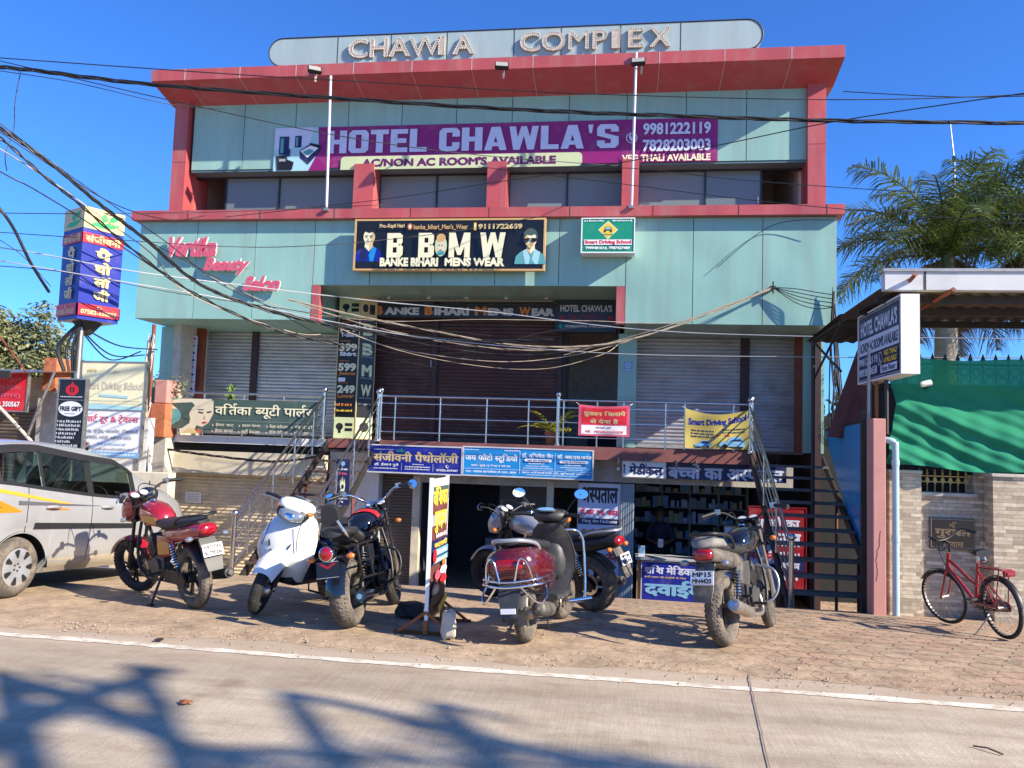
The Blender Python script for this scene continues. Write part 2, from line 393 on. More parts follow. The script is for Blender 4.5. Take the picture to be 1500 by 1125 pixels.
BW = {'M': 1.3, 'W': 1.4, "'": .4, 'L': .85, 'E': .85, 'T': .9, ' ': .4, 'A': 1.08}
class Sign:
    """a flat sign: U runs along its reading direction, Z is up, the face looks along U x Z"""
    def __init__(s, name, label, cat, O, U, W, H, th=.04, body='ink_white', group=None, up=(0, 0, 1), root=None, framew=0, frame='alu', bodyname='panel'):
        s.O = Vector(O); s.U = Vector(U).normalized(); s.V = Vector(up).normalized(); s.N = s.U.cross(s.V); s.W = W; s.H = H; s.k = 1; s.L = {}
        s.root = root or thing(name, label, cat, s.pt(.5, 1, 0), 0, group)
        b = MB(); q = [s.pt(0, 0, 0), s.pt(1, 0, 0), s.pt(1, 1, 0), s.pt(0, 1, 0)]; b.add(q + [p - s.N * th for p in q], [(0, 1, 2, 3), (7, 6, 5, 4), (0, 4, 5, 1), (1, 5, 6, 2), (2, 6, 7, 3), (3, 7, 4, 0)])
        b.build(bodyname, body, s.root)
        if framew:
            f = MB(); fw = framew
            def bar(u0, v0, u1, v1):
                q = [s.pt(u0, v0, 0) + s.N * .012, s.pt(u1, v0, 0) + s.N * .012, s.pt(u1, v1, 0) + s.N * .012, s.pt(u0, v1, 0) + s.N * .012]
                f.add(q + [p - s.N * (th + .016) for p in q], [(0, 1, 2, 3), (7, 6, 5, 4), (0, 4, 5, 1), (1, 5, 6, 2), (2, 6, 7, 3), (3, 7, 4, 0)])
            a, c = fw / W, fw / H
            bar(-a, -c, 1 + a, 0); bar(-a, 1, 1 + a, 1 + c); bar(-a, 0, 0, 1); bar(1, 0, 1 + a, 1)
            f.build('frame', frame, s.root)
    def pt(s, u, v, k): return s.O + s.U * (u * s.W) - s.V * (v * s.H) + s.N * (k * .0012)
    def mb(s, m): return s.L.setdefault(m, MB())
    def poly(s, pts, m):
        s.k += 1; s.mb(m).add([s.pt(u, v, s.k) for u, v in pts], [tuple(range(len(pts)))])
    def rect(s, u0, v0, u1, v1, m): s.poly([(u0, v0), (u1, v0), (u1, v1), (u0, v1)], m)
    def oval(s, u, v, ru, rv, m, n=24): s.poly([(u + ru * cos(2 * pi * i / n), v + rv * sin(2 * pi * i / n)) for i in range(n)], m)
    def rrect(s, u0, v0, u1, v1, m, r=.5):
        rv = (v1 - v0) * r; ru = rv * s.H / s.W; p = []
        for cx, cy, a0 in ((u1 - ru, v0 + rv, -90), (u1 - ru, v1 - rv, 0), (u0 + ru, v1 - rv, 90), (u0 + ru, v0 + rv, 180)):
            for q in range(0, 91, 15): a = radians(a0 + q); p.append((cx + ru * cos(a), cy + rv * sin(a)))
        s.poly(p, m)
    def text(s, t, u0, v0, u1, v1, m, bold=.02, shear=0, ext=0, slope=0):
        P = layout(t, bold); xs = [p[0] + shear * p[1] for vs, _ in P for p in vs]; ys = [p[1] for vs, _ in P for p in vs]
        x0, x1, y0, y1 = min(xs), max(xs), min(ys), max(ys); s.k += 1
        mb = s.mb(m); hb = v1 - v0
        for i, (vs, fs) in enumerate(P):
            q = []
            for p in vs:
                a = (p[0] + shear * p[1] - x0) / (x1 - x0); u = u0 + (u1 - u0) * a; v = v1 - hb * (p[1] - y0) / (y1 - y0) + slope * a
                q.append(s.pt(u, v, s.k + (i % 13) * .07))
            mb.add(q, fs)
            if ext:
                ed = {}
                for f in fs:
                    for a, b in zip(f, f[1:] + f[:1]): ed[(a, b)] = 1
                rim = [e for e in ed if (e[1], e[0]) not in ed]
                q2 = [p + s.N * ext for p in q]; mb.add(q2, fs); mb.add(q + q2, [(a, b, len(q) + b, len(q) + a) for a, b in rim])
        s.k += 1
    def block(s, t, u0, v0, u1, v1, m, gap=.10):     # heavy poster capitals
        X = u0; tot = sum(BW.get(c, 1) for c in t) + gap * (len(t) - 1); sc = (u1 - u0) / tot; s.k += 1; n = 0
        for c in t:
            w_ = BW.get(c, 1)
            if c != ' ':
                for pl in BLK[c]:
                    n += 1; s.mb(m).add([s.pt(X + p[0] * w_ * sc, v1 - (v1 - v0) * p[1], s.k + (n % 9) * .1) for p in pl], [tuple(range(len(pl)))])
            X += (w_ + gap) * sc
        s.k += 1
    def scrawl(s, u0, v0, u1, v1, m, seed=0, gap=.35):   # print too small to read: broken dashes of word length
        R = random.Random(seed); h = (v1 - v0); u = u0; s.k += 1
        while u < u1 - .004:
            wd = min(R.uniform(.35, 1.5) * h * s.H / s.W * 2, u1 - u)
            n = max(1, int(wd / (h * s.H / s.W * .55)))
            for i in range(n):
                a = u + wd * i / n; hh = h * R.uniform(.62, 1); s.mb(m).add([s.pt(a, v1 - hh, s.k), s.pt(a + wd / n * .72, v1 - hh, s.k), s.pt(a + wd / n * .72, v1, s.k), s.pt(a, v1, s.k)], [(0, 1, 2, 3)])
            u += wd + gap * h * s.H / s.W
    def done(s, names=None):
        for m, b in s.L.items(): b.build((names or {}).get(m, 'lettering' if not m.endswith(('_bg',)) else 'emblem'), m, s.root, fix=False)
        return s.root
def wall_sign(name, label, cat, px0, py0, px1, py1, Y, **kw):
    a = at(px0, py0, Y); b = at(px1, py1, Y)
    return Sign(name, label, cat, a, (1, 0, 0), b.x - a.x, a.z - b.z, **kw)
# ------------------------------------------------------------------ the setting: road, pavement
def ground_material():
    m = bpy.data.materials.new('pavers'); m.use_nodes = True; n = m.node_tree.nodes; L = m.node_tree.links; b = n['Principled BSDF']
    def N(t, **k):
        x = n.new(t)
        for a, v in k.items(): setattr(x, a, v)
        return x
    def math_(op, a, b_=None):
        x = N('ShaderNodeMath', operation=op)
        for i, q in enumerate((a, b_)):
            if q is None: continue
            if isinstance(q, (int, float)): x.inputs[i].default_value = q
            else: L.new(q, x.inputs[i])
        return x.outputs[0]
    tc = N('ShaderNodeTexCoord'); sp = N('ShaderNodeSeparateXYZ'); L.new(tc.outputs['Object'], sp.inputs[0])
    zig = math_('PINGPONG', math_('MULTIPLY', sp.outputs[1], 1.0), .105)       # zigzag edges of interlocking blocks
    x2 = math_('ADD', sp.outputs[0], math_('MULTIPLY', zig, .55))
    zig2 = math_('PINGPONG', sp.outputs[0], .12); y2 = math_('ADD', sp.outputs[1], math_('MULTIPLY', zig2, .3))
    cb = N('ShaderNodeCombineXYZ'); L.new(x2, cb.inputs[0]); L.new(y2, cb.inputs[1])
    br = N('ShaderNodeTexBrick'); br.offset = .5; br.inputs['Scale'].default_value = 1; br.inputs['Brick Width'].default_value = .245; br.inputs['Row Height'].default_value = .21
    br.inputs['Mortar Size'].default_value = .009; br.inputs['Mortar Smooth'].default_value = .3; br.inputs['Bias'].default_value = 0
    br.inputs[1].default_value = (.41, .265, .175, 1); br.inputs[2].default_value = (.385, .295, .20, 1); br.inputs[3].default_value = (.14, .095, .065, 1)
    L.new(cb.outputs[0], br.inputs[0])
    no = N('ShaderNodeTexNoise'); no.inputs['Scale'].default_value = 1.1; no.inputs['Detail'].default_value = 10; no.inputs['Roughness'].default_value = .68; L.new(tc.outputs['Object'], no.inputs[0])
    # dust lies thick towards the road and the shop front on the left side, thin on the right
    gx = math_('MULTIPLY', sp.outputs[0], -.06); gy = math_('MULTIPLY', math_('SUBTRACT', 7.4, sp.outputs[1]), .10)
    d = math_('ADD', math_('ADD', no.outputs[0], gx), gy)
    rp = N('ShaderNodeValToRGB'); rp.color_ramp.elements[0].position = .33; rp.color_ramp.elements[1].position = .60; L.new(d, rp.inputs[0])
    n2 = N('ShaderNodeTexNoise'); n2.inputs['Scale'].default_value = 14; n2.inputs['Detail'].default_value = 8; L.new(tc.outputs['Object'], n2.inputs[0])
    r2 = N('ShaderNodeValToRGB'); r2.color_ramp.elements[0].color = (.36, .26, .165, 1); r2.color_ramp.elements[1].color = (.47, .355, .235, 1); r2.color_ramp.elements[0].position = .3; r2.color_ramp.elements[1].position = .7; L.new(n2.outputs[0], r2.inputs[0])
    mx = N('ShaderNodeMix', data_type='RGBA'); L.new(math_('MULTIPLY', rp.outputs[0], .9), mx.inputs[0]); L.new(br.outputs[0], mx.inputs[6]); L.new(r2.outputs[0], mx.inputs[7])
    n3 = N('ShaderNodeTexNoise'); n3.inputs['Scale'].default_value = 3.2; n3.inputs['Detail'].default_value = 9; n3.inputs['Roughness'].default_value = .7; L.new(tc.outputs['Object'], n3.inputs[0])
    r3 = N('ShaderNodeValToRGB'); r3.color_ramp.elements[0].position = .34; r3.color_ramp.elements[0].color = (.62, .60, .58, 1); r3.color_ramp.elements[1].position = .62; r3.color_ramp.elements[1].color = (1.08, 1.06, 1.04, 1); L.new(n3.outputs[0], r3.inputs[0])
    mu = N('ShaderNodeMix', data_type='RGBA', blend_type='MULTIPLY'); mu.inputs[0].default_value = 1; L.new(mx.outputs[2], mu.inputs[6]); L.new(r3.outputs[0], mu.inputs[7])
    L.new(mu.outputs[2], b.inputs['Base Color']); b.inputs['Roughness'].default_value = .92
    bp = N('ShaderNodeBump'); bp.inputs['Strength'].default_value = .8; bp.inputs['Distance'].default_value = .012
    h = math_('ADD', math_('MULTIPLY', math_('SUBTRACT', 1, br.outputs[1]), math_('SUBTRACT', 1.0, math_('MULTIPLY', rp.outputs[0], .85))), math_('MULTIPLY', n2.outputs[0], .9))
    L.new(h, bp.inputs['Height']); L.new(bp.outputs[0], b.inputs['Normal']); return m

def road_material():
    m = bpy.data.materials.new('concrete_road'); m.use_nodes = True; n = m.node_tree.nodes; L = m.node_tree.links; b = n['Principled BSDF']
    tc = n.new('ShaderNodeTexCoord')
    def noise(sc, det, ro, stretch=None):
        v = tc.outputs['Object']
        if stretch: q = n.new('ShaderNodeMapping'); q.inputs['Scale'].default_value = stretch; L.new(v, q.inputs[0]); v = q.outputs[0]
        t = n.new('ShaderNodeTexNoise'); t.inputs['Scale'].default_value = sc; t.inputs['Detail'].default_value = det; t.inputs['Roughness'].default_value = ro; L.new(v, t.inputs[0]); return t.outputs[0]
    def ramp(src, p0, c0, p1, c1):
        r = n.new('ShaderNodeValToRGB'); r.color_ramp.elements[0].position = p0; r.color_ramp.elements[0].color = (*c0, 1); r.color_ramp.elements[1].position = p1; r.color_ramp.elements[1].color = (*c1, 1); L.new(src, r.inputs[0]); return r.outputs[0]
    def mul(a, c, f=1):
        x = n.new('ShaderNodeMix'); x.data_type = 'RGBA'; x.blend_type = 'MULTIPLY'; x.inputs[0].default_value = f; L.new(a, x.inputs[6]); L.new(c, x.inputs[7]); return x.outputs[2]
    base = ramp(noise(.9, 10, .6), .3, (.40, .335, .245), .7, (.51, .43, .325))
    fine = ramp(noise(70, 4, .7), .3, (.82, .82, .82), .7, (1.14, 1.14, 1.14))
    brush = ramp(noise(1, 5, .7, (60, 2.2, 1)), .35, (.88, .88, .88), .65, (1.08, 1.08, 1.08))   # broom marks across the slab
    stain = ramp(noise(2.6, 9, .72, (.5, 1.4, 1)), .36, (.74, .70, .65), .58, (1.03, 1.03, 1.03))
    wear = ramp(noise(1, 6, .6, (.10, 1.6, 1)), .38, (.80, .78, .76), .60, (1.06, 1.06, 1.06))   # long tracks worn along the lane
    spots = ramp(noise(1.7, 3, .5), .64, (1, 1, 1), .74, (.70, .66, .62))
    c = mul(mul(mul(mul(mul(base, fine), brush), stain, .9), wear), spots, .8)
    # earth drifted over the edge of the slab
    sp = n.new('ShaderNodeSeparateXYZ'); L.new(tc.outputs['Object'], sp.inputs[0])
    g = n.new('ShaderNodeMapRange'); g.inputs[1].default_value = 5.35; g.inputs[2].default_value = 6.2; L.new(sp.outputs[1], g.inputs[0])
    ad = n.new('ShaderNodeMath'); ad.operation = 'MULTIPLY_ADD'; L.new(noise(5, 8, .7), ad.inputs[0]); ad.inputs[1].default_value = 1.3; ad.inputs[2].default_value = -.62
    a2 = n.new('ShaderNodeMath'); a2.operation = 'ADD'; a2.use_clamp = True; L.new(g.outputs[0], a2.inputs[0]); L.new(ad.outputs[0], a2.inputs[1])
    mm = n.new('ShaderNodeMath'); mm.operation = 'MULTIPLY'; L.new(a2.outputs[0], mm.inputs[0]); mm.inputs[1].default_value = .8
    mx = n.new('ShaderNodeMix'); mx.data_type = 'RGBA'; L.new(mm.outputs[0], mx.inputs[0]); L.new(c, mx.inputs[6]); mx.inputs[7].default_value = (.40, .30, .21, 1)
    L.new(mx.outputs[2], b.inputs['Base Color']); b.inputs['Roughness'].default_value = .88
    bp = n.new('ShaderNodeBump'); bp.inputs['Strength'].default_value = .35; bp.inputs['Distance'].default_value = .01
    L.new(noise(45, 5, .7), bp.inputs['Height']); L.new(bp.outputs[0], b.inputs['Normal']); return m

mb = MB(); mb.box(-400, 400, -60, 6.12, -.5, 0); struct(mb.build('road', road_material()))
def edge(x): return 6.02 + .05 * sin(x * 1.7) + .035 * sin(x * 4.3 + 1) + .02 * sin(x * 11)
mb = MB(); R = random.Random(4); rows = [None, 6.2, 6.3, 6.5, 7, 7.5, 8, 8.5, 9, 9.3, 9.6, 10.2, 11, 12, 13, 14, 15.3, 18, 24, 30, 60, 400]
xs = [-400, -100, -40, -20, -14] + [-12 + .12 * i for i in range(int(20 / .12))] + [8, 9, 12, 20, 40, 100, 400]
vs = []; fs = []
for y in rows:
    for x in xs:
        yy = edge(x) if y is None else y
        vs.append((x, yy, (gz(yy) + (.012 if y is not None else .0012)) if yy < 90 else -1.3))
k = len(xs)
for j in range(len(rows) - 1):
    for i in range(k - 1): fs.append((j * k + i, j * k + i + 1, (j + 1) * k + i + 1, (j + 1) * k + i))
mb.add(vs, fs); struct(mb.build('pavement', ground_material()))
# painted edge line, worn
mlines = bpy.data.materials.new('road_paint'); mlines.use_nodes = True; _n = mlines.node_tree.nodes; _L = mlines.node_tree.links
_t = _n.new('ShaderNodeTexNoise'); _t.inputs['Scale'].default_value = 7; _t.inputs['Detail'].default_value = 9; _t.inputs['Roughness'].default_value = .75
_c = _n.new('ShaderNodeTexCoord'); _L.new(_c.outputs['Object'], _t.inputs[0])
_r = _n.new('ShaderNodeValToRGB'); _r.color_ramp.elements[0].position = .40; _r.color_ramp.elements[0].color = (.46, .38, .28, 1); _r.color_ramp.elements[1].position = .56; _r.color_ramp.elements[1].color = (.72, .66, .54, 1)
_L.new(_t.outputs[0], _r.inputs[0]); _L.new(_r.outputs[0], _n['Principled BSDF'].inputs['Base Color']); _n['Principled BSDF'].inputs['Roughness'].default_value = .8
mb = MB(); vs = []; fs = []; R = random.Random(2)
N = 260
for i in range(N + 1):
    x = -14 + 26 * i / N; c = 5.74 + .012 * sin(x * 1.1); wd = .050 + R.uniform(-.014, .012)
    vs += [(x, c - wd, .004), (x, c + wd, .004)]
fs = [(2 * i, 2 * i + 2, 2 * i + 3, 2 * i + 1) for i in range(N)]
mb.add(vs, fs); struct(mb.build('road_line', mlines))
mb = MB(); a = at(1095, 985, Z=0); b = at(1127, 1125, Z=0); b = a + (b - a) * 2.2
d = (b - a).normalized(); q = Vector((-d.y, d.x, 0)) * .0045
R = random.Random(8); pts = [a + (b - a) * i / 40 + Vector((R.uniform(-.003, .003), 0, 0)) for i in range(41)]
vs = []
for p in pts: vs += [p + q + Vector((0, 0, .0075)), p - q + Vector((0, 0, .0075))]
mb.add(vs, [(2 * i, 2 * i + 1, 2 * i + 3, 2 * i + 2) for i in range(40)]); struct(mb.build('road_joint', mat('joint', (.20, .165, .13), .9)))

# ------------------------------------------------------------------ the building
B = thing('commercial_building', 'three storey commercial building clad in teal and red panels', 'building', (-3, 15.3, -1.3))
XL, XR = -9.72, 3.72
def part(mb, name, m, **k): return mb.build(name, m, B, **k)
# canopy
mb = MB(); mb.prism([(14.25, 8.74), (14.25, 8.97), (21, 8.97), (21, 8.56), (15.07, 8.56)], 'x', -9.62, 3.82); canopy = part(mb, 'roof_canopy', 'red_acp')
mb = MB()
for i in range(11):
    x = -9.62 + 13.44 * (i + .62) / 11.4
    mb.box(x - .006, x + .006, 14.246, 14.25, 8.745, 8.968)
    mb.add([(x - .006, 14.25, 8.735), (x + .006, 14.25, 8.735), (x + .006, 15.06, 8.557), (x - .006, 15.06, 8.557)], [(0, 1, 2, 3)])
mb.build('canopy_joints', 'seam', canopy)
# upper cladding
x0, x1 = at(283, 200, 15.07).x, at(1184, 200, 15.07).x
mb = MB(); mb.box(x0, x1, 15.085, 15.4, 7.16, 8.565); part(mb, 'upper_wall', 'gap')
mb = MB(); n = 11
for i in range(n):
    a = x0 + (x1 - x0) * i / n; b = x0 + (x1 - x0) * (i + 1) / n
    mb.box(a + .007, b - .007, 15.07, 15.084, 7.17, 8.56)
part(mb, 'upper_cladding', 'teal')
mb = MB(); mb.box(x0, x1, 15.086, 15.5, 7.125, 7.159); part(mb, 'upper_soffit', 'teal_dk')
# outer pillars and short pillars
def pillar(xa, xb, ya, yb, za, zb, joint=None):
    mb = MB()
    if joint: mb.box(xa, xb, ya, yb, za, joint - .006); mb.box(xa + .006, xb - .006, ya + .006, yb, joint - .006, joint + .006); mb.box(xa, xb, ya, yb, joint + .006, zb)
    else: mb.box(xa, xb, ya, yb, za, zb)
    part(mb, 'pillar', 'red_acp')
xa = at(247, 310, 14.95).x; xb = at(267, 310, 14.95).x; xc = at(1183, 302, 14.95).x; xd = at(1210, 302, 14.95).x
pillar(xa, xb, 14.95, 15.9, 6.06, 8.6, 7.3); pillar(xc, xd, 14.95, 15.9, 6.06, 8.6, 7.42)
PX = [(516, 545), (712, 740), (910, 935)]
for p, q in PX: pillar(at(p, 306, 14.98).x, at(q, 306, 14.98).x, 14.98, 15.7, 6.06, 7.21)
# windows of the hotel floor: a row of panes between the pillars, the outer sashes slid open
MG = glass('window_glass', (.24, .25, .26), .03, haze=.62)
MG2 = glass('window_glass_pale', (.45, .50, .50), .05, haze=.5)
sp = [(xb, at(516, 306, 14.98).x), (at(545, 306, 14.98).x, at(712, 306, 14.98).x), (at(740, 306, 14.98).x, at(910, 306, 14.98).x), (at(935, 306, 14.98).x, xc)]
for i, (a, b) in enumerate(sp):
    f = MB(); f.box(a, b, 15.4, 15.48, 6.06, 6.10); f.box(a, b, 15.4, 15.48, 7.09, 7.125)
    oa, ob = a, b
    if i == 0: oa = a + (b - a) * .19
    if i == 3: ob = b - (b - a) * .245
    cuts = [oa + (ob - oa) * t for t in ((0, .52, 1) if i in (1, 2) else ((0, .40, 1) if i == 0 else (0, .55, 1)))]
    for c in cuts: f.box(c - .016, c + .016, 15.405, 15.47, 6.10, 7.09)
    o = part(f, 'window', 'car_black')
    for j, (c, d) in enumerate(zip(cuts, cuts[1:])):
        g = MB(); pale = (i == 0 and j == 0) or (i == 3 and j == 1)
        yy = 15.425 if pale else 15.44
        g.box(c + .016, d - .016, yy, yy + .006, 6.10, 7.09); g.build('pane', MG2 if pale else MG, o)
    if i == 3:
        h = MB(); h.cbox((ob - .06, 15.39, 6.5), (.02, .03, .12)); h.build('handle', 'white_paint', o)
# rooms behind: floor, back wall and ceiling seen through the glass
mb = MB(); mb.box(-9.3, 3.3, 18.2, 18.35, 6.0, 8.5); mb.box(-9.3, 3.3, 15.5, 18.2, 5.9, 6.03); mb.box(-9.3, 3.3, 15.6, 18.2, 7.9, 8.0); mb.box(-9.42, -9.3, 15.5, 18.2, 6, 8.5); mb.box(3.3, 3.42, 15.5, 18.2, 6, 8.5)
for x in (-7.0, -5.4, -2.6, 0.0, 1.9): mb.box(x, x + .1, 16.1, 18.2, 6, 7.9)
part(mb, 'room_walls', 'room')
# ledge band
mb = MB(); mb.box(-9.84, 3.82, 14.25, 15.4, 5.87, 6.055); band = part(mb, 'ledge_band', 'red_acp')
mb = MB()
for i in range(9): x = -9.84 + 13.66 * (i + .8) / 9; mb.box(x - .005, x + .005, 14.246, 14.249, 5.872, 6.053)
mb.build('band_joints', 'gap', band)
# first-floor hanging box: left wing, middle, right wing
e1, e2 = -6.02, at(915, 470, 14.4).x
mb = MB(); mb.box(XL + .01, e1, 14.415, 16.2, 3.92, 5.86); mb.box(e1, e2, 14.415, 16.2, 4.61, 5.86); mb.box(e2, XR - .01, 14.415, 16.2, 3.92, 5.86)
part(mb, 'fascia_core', 'gap')
mb = MB()
def panels(cuts, z0, z1):
    for a, b in zip(cuts, cuts[1:]): mb.box(a + .006, b - .006, 14.4, 14.414, z0 + .004, z1)
panels([XL] + [at(p, 400, 14.4).x for p in (286, 372)] + [e1 + .0], 3.9, 5.865)
panels([e1] + [at(p, 370, 14.4).x for p in (543, 633, 726, 819)] + [e2], 4.59, 5.865)
panels([e2] + [at(p, 400, 14.4).x for p in (1015, 1117)] + [XR], 3.9, 5.865)
mb.box(XL, XL + .009, 14.416, 16.2, 3.9, 5.865); mb.box(XR - .009, XR, 14.416, 16.2, 3.9, 5.865)
mb.box(XL, e1 - .01, 14.416, 16.2, 3.9, 3.918); mb.box(e2 + .01, XR, 14.416, 16.2, 3.9, 3.918)
mb.box(e1 + .01, e2 - .01, 14.416, 16.2, 4.59, 4.608)
mb.box(e1, e1 + .009, 14.57, 16.2, 3.9, 4.588); mb.box(e2 - .009, e2, 14.57, 16.2, 3.9, 4.588)
part(mb, 'fascia_cladding', 'teal')
mb = MB(); mb.box(e1 + .002, e1 + .16, 14.392, 14.565, 3.895, 4.586); part(mb, 'end_trim', 'red_acp')
mb = MB(); mb.box(e2 - .16, e2 - .002, 14.392, 14.565, 3.895, 4.586); part(mb, 'end_trim', 'red_acp')
# first floor back wall with shutters
YS = 16.2
mb = MB(); mb.box(XL + .3, at(822, 560, YS).x, YS + .12, YS + .4, 1.6, 4.6); mb.box(at(905, 560, YS).x, XR - .12, YS + .12, YS + .4, 1.6, 4.6); part(mb, 'first_floor_wall', 'grey_wall')
def shutter(parent, xa, xb, za, zb, Y, m, pitch=.075, name='roller_shutter', thing_=False):
    mb = MB(); n = max(2, int((zb - za) / pitch)); rows = []
    for i in range(n):
        z = za + (zb - za) * i / n; h = (zb - za) / n
        for t, d in ((0, .0), (.12, -.004), (.3, -.017), (.55, -.021), (.8, -.013), (.95, -.001)): rows.append((z + h * t, Y + d))
    rows.append((zb, Y))
    vs = []
    for z, y in rows: vs += [(xa, y, z), (xb, y, z)]
    mb.add(vs, [(2 * i, 2 * i + 1, 2 * i + 3, 2 * i + 2) for i in range(len(rows) - 1)])
    mb.box(xa, xb, Y - .045, Y + .01, za - .07, za)
    return mb.build(name, m, parent, smooth=45)
X = lambda p, y=560, Y=YS: at(p, y, Y).x
for p, q, m in ((292, 368, 'grey_shutter'), (377, 500, 'grey_shutter'), (537, 632, 'brown_shutter'), (640, 816, 'brown_shutter'), (931, 1084, 'grey_shutter'), (1097, 1166, 'grey_shutter')):
    shutter(B, X(p), X(q), 1.72, 4.55 if m[0] == 'b' else 3.9, YS, m)
for p, q in ((368, 377), (632, 640), (816, 823), (1084, 1097)): mb = MB(); mb.box(X(p), X(q), YS - .08, YS + .1, 1.64, 3.9 if p in (368, 1084) else 4.58); part(mb, 'shutter_guide', 'brown_col')
def tealcol(p, q, Y, j):
    mb = MB(); a, b = X(p, 560, Y), X(q, 560, Y); mb.box(a, b, Y, YS + .12, 1.64, j - .006); mb.box(a + .01, b - .01, Y + .01, YS + .12, j - .006, j + .006); mb.box(a, b, Y, YS + .12, j + .006, 3.898); part(mb, 'teal_column', 'teal')
tealcol(232, 272, 15.5, 2.9); tealcol(905, 932, 15.7, 2.62); tealcol(1177, 1207, 15.6, 2.6)
mb = MB(); mb.box(X(284, 560, 15.7), X(293, 560, 15.7), 15.7, 15.86, 1.64, 3.898); part(mb, 'door_post', 'rust_red')
mb = MB(); mb.box(X(1166, 560, 15.7), X(1176, 560, 15.7), 15.7, 15.86, 1.64, 3.898); part(mb, 'door_post', 'rust_red')
# entry lobby
a, b = X(822), X(906)
mb = MB(); mb.box(a - .1, a, YS + .12, 19.5, 1.6, 4.6); mb.box(b, b + .1, YS + .12, 19.5, 1.6, 4.6); mb.box(a - .1, b + .1, 19.5, 19.6, 1.6, 4.6); mb.box(a, b, YS + .12, 19.5, 4.3, 4.4); part(mb, 'entry_lobby', 'grey_wall')
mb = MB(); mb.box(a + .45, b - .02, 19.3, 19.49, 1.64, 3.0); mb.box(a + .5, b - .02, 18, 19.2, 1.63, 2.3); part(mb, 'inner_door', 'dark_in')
# slab: reddish edge in the middle and right, white on the left side of the stairs
sx = at(555, 650, 14.4).x
mb = MB(); mb.box(sx, 2.36, 14.42, YS + .1, 1.40, 1.63); part(mb, 'floor_slab', 'red_sill')
mb = MB(); mb.box(-5.62, sx - .003, 14.6, YS + .1, 1.45, 1.628); part(mb, 'stair_landing', 'red_sill')
wl = at(226, 650, 14.4).x
mb = MB(); mb.box(wl, -5.625, 14.48, YS + .1, 1.46, 1.6); part(mb, 'floor_slab', 'white_paint')
mb = MB(); mb.box(wl + .03, -5.64, 14.50, 14.7, 0.86, 1.3); part(mb, 'lintel_beam', 'cream')
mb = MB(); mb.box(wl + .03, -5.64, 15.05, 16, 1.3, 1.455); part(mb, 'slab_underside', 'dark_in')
# ground floor
YG = 15.0; G = lambda p, y=780, Y=YG: at(p, y, Y).x
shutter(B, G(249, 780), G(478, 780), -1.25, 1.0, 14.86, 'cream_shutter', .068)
mb = MB(); mb.box(G(241), G(249), 14.82, 15.3, -1.3, 1.0); part(mb, 'shutter_jamb', 'cream')
mb = MB(); mb.box(G(478), G(556), 15.0, 15.3, -1.3, 1.4); part(mb, 'ground_floor_wall', 'white_paint')
mb = MB(); mb.box(G(540), G(556), 14.8, 14.998, -1.3, 1.38); part(mb, 'ground_floor_pier', 'white_paint')
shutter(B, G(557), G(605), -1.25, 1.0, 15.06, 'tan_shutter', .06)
for p, q in ((604, 615), (800, 810)):
    mb = MB(); mb.box(G(p), G(q), 14.9, 15.05, -1.3, .95); part(mb, 'shop_post', 'cream')
mb = MB(); mb.box(G(604), G(846), 14.92, 15.1, .84, 1.38); part(mb, 'shop_lintel', 'plaster')
mb = MB(); mb.box(G(846), G(1160), 14.92, 15.1, .98, 1.4); part(mb, 'shop_lintel', 'plaster')
# shop interiors: one dark hall, one chemist's shop
a, b = G(610), G(846)
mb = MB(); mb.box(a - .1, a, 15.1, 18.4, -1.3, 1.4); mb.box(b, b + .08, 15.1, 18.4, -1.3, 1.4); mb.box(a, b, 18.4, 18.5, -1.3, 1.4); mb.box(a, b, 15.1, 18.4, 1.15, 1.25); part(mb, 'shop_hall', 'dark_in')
mb = MB(); mb.box(a + 1.1, a + 2.3, 18.3, 18.39, -.1, .9); mb.box(a + .9, a + 2.6, 17.7, 18.2, -1.3, -.5); part(mb, 'shop_fittings', 'grey_wall')
mb = MB(); c0, c1 = G(905), G(928)
mb.box(c0, c1, 14.9, 15.12, -1.3, .96)
for i in range(7): x = c0 + .02 + (c1 - c0 - .04) * i / 6; mb.box(x - .008, x + .008, 14.885, 14.9, -1.28, .95)
part(mb, 'folded_shutter', mat('shutter_bluegrey', (.30, .36, .40), .5, var=.1, dirt=(.3, .24, .18, .6)))
a, b = G(928), G(1098)
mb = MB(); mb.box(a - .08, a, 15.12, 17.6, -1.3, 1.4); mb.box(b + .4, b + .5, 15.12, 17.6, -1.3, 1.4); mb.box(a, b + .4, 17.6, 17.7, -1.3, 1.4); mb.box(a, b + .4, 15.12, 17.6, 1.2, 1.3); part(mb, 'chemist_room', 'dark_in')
mb = MB(); mb.box(G(1150), XR - .1, 16.6, 16.75, -1.3, 1.4); mb.box(XR - .1, 6.5, 16.62, 16.72, -1.3, 2.4); part(mb, 'stairwell_shade_wall', 'gap')  # near-black stands in for shade; right-hand partition added to darken the gap
mb = MB(); mb.box(XR - .14, XR - .02, 15.4, 19, -1.3, 3.9); part(mb, 'side_wall', 'brown_col')  # dark brown instead of plaster: shade beside the stairs painted into this wall
mb = MB(); mb.box(XL + .45, XL + .6, 15.1, 19, -1.3, 3.9); part(mb, 'side_wall', 'plaster')
mb = MB(); mb.box(-9.4, 3.5, 18.5, 22, -1.3, 8.5); part(mb, 'rear_block', 'plaster')

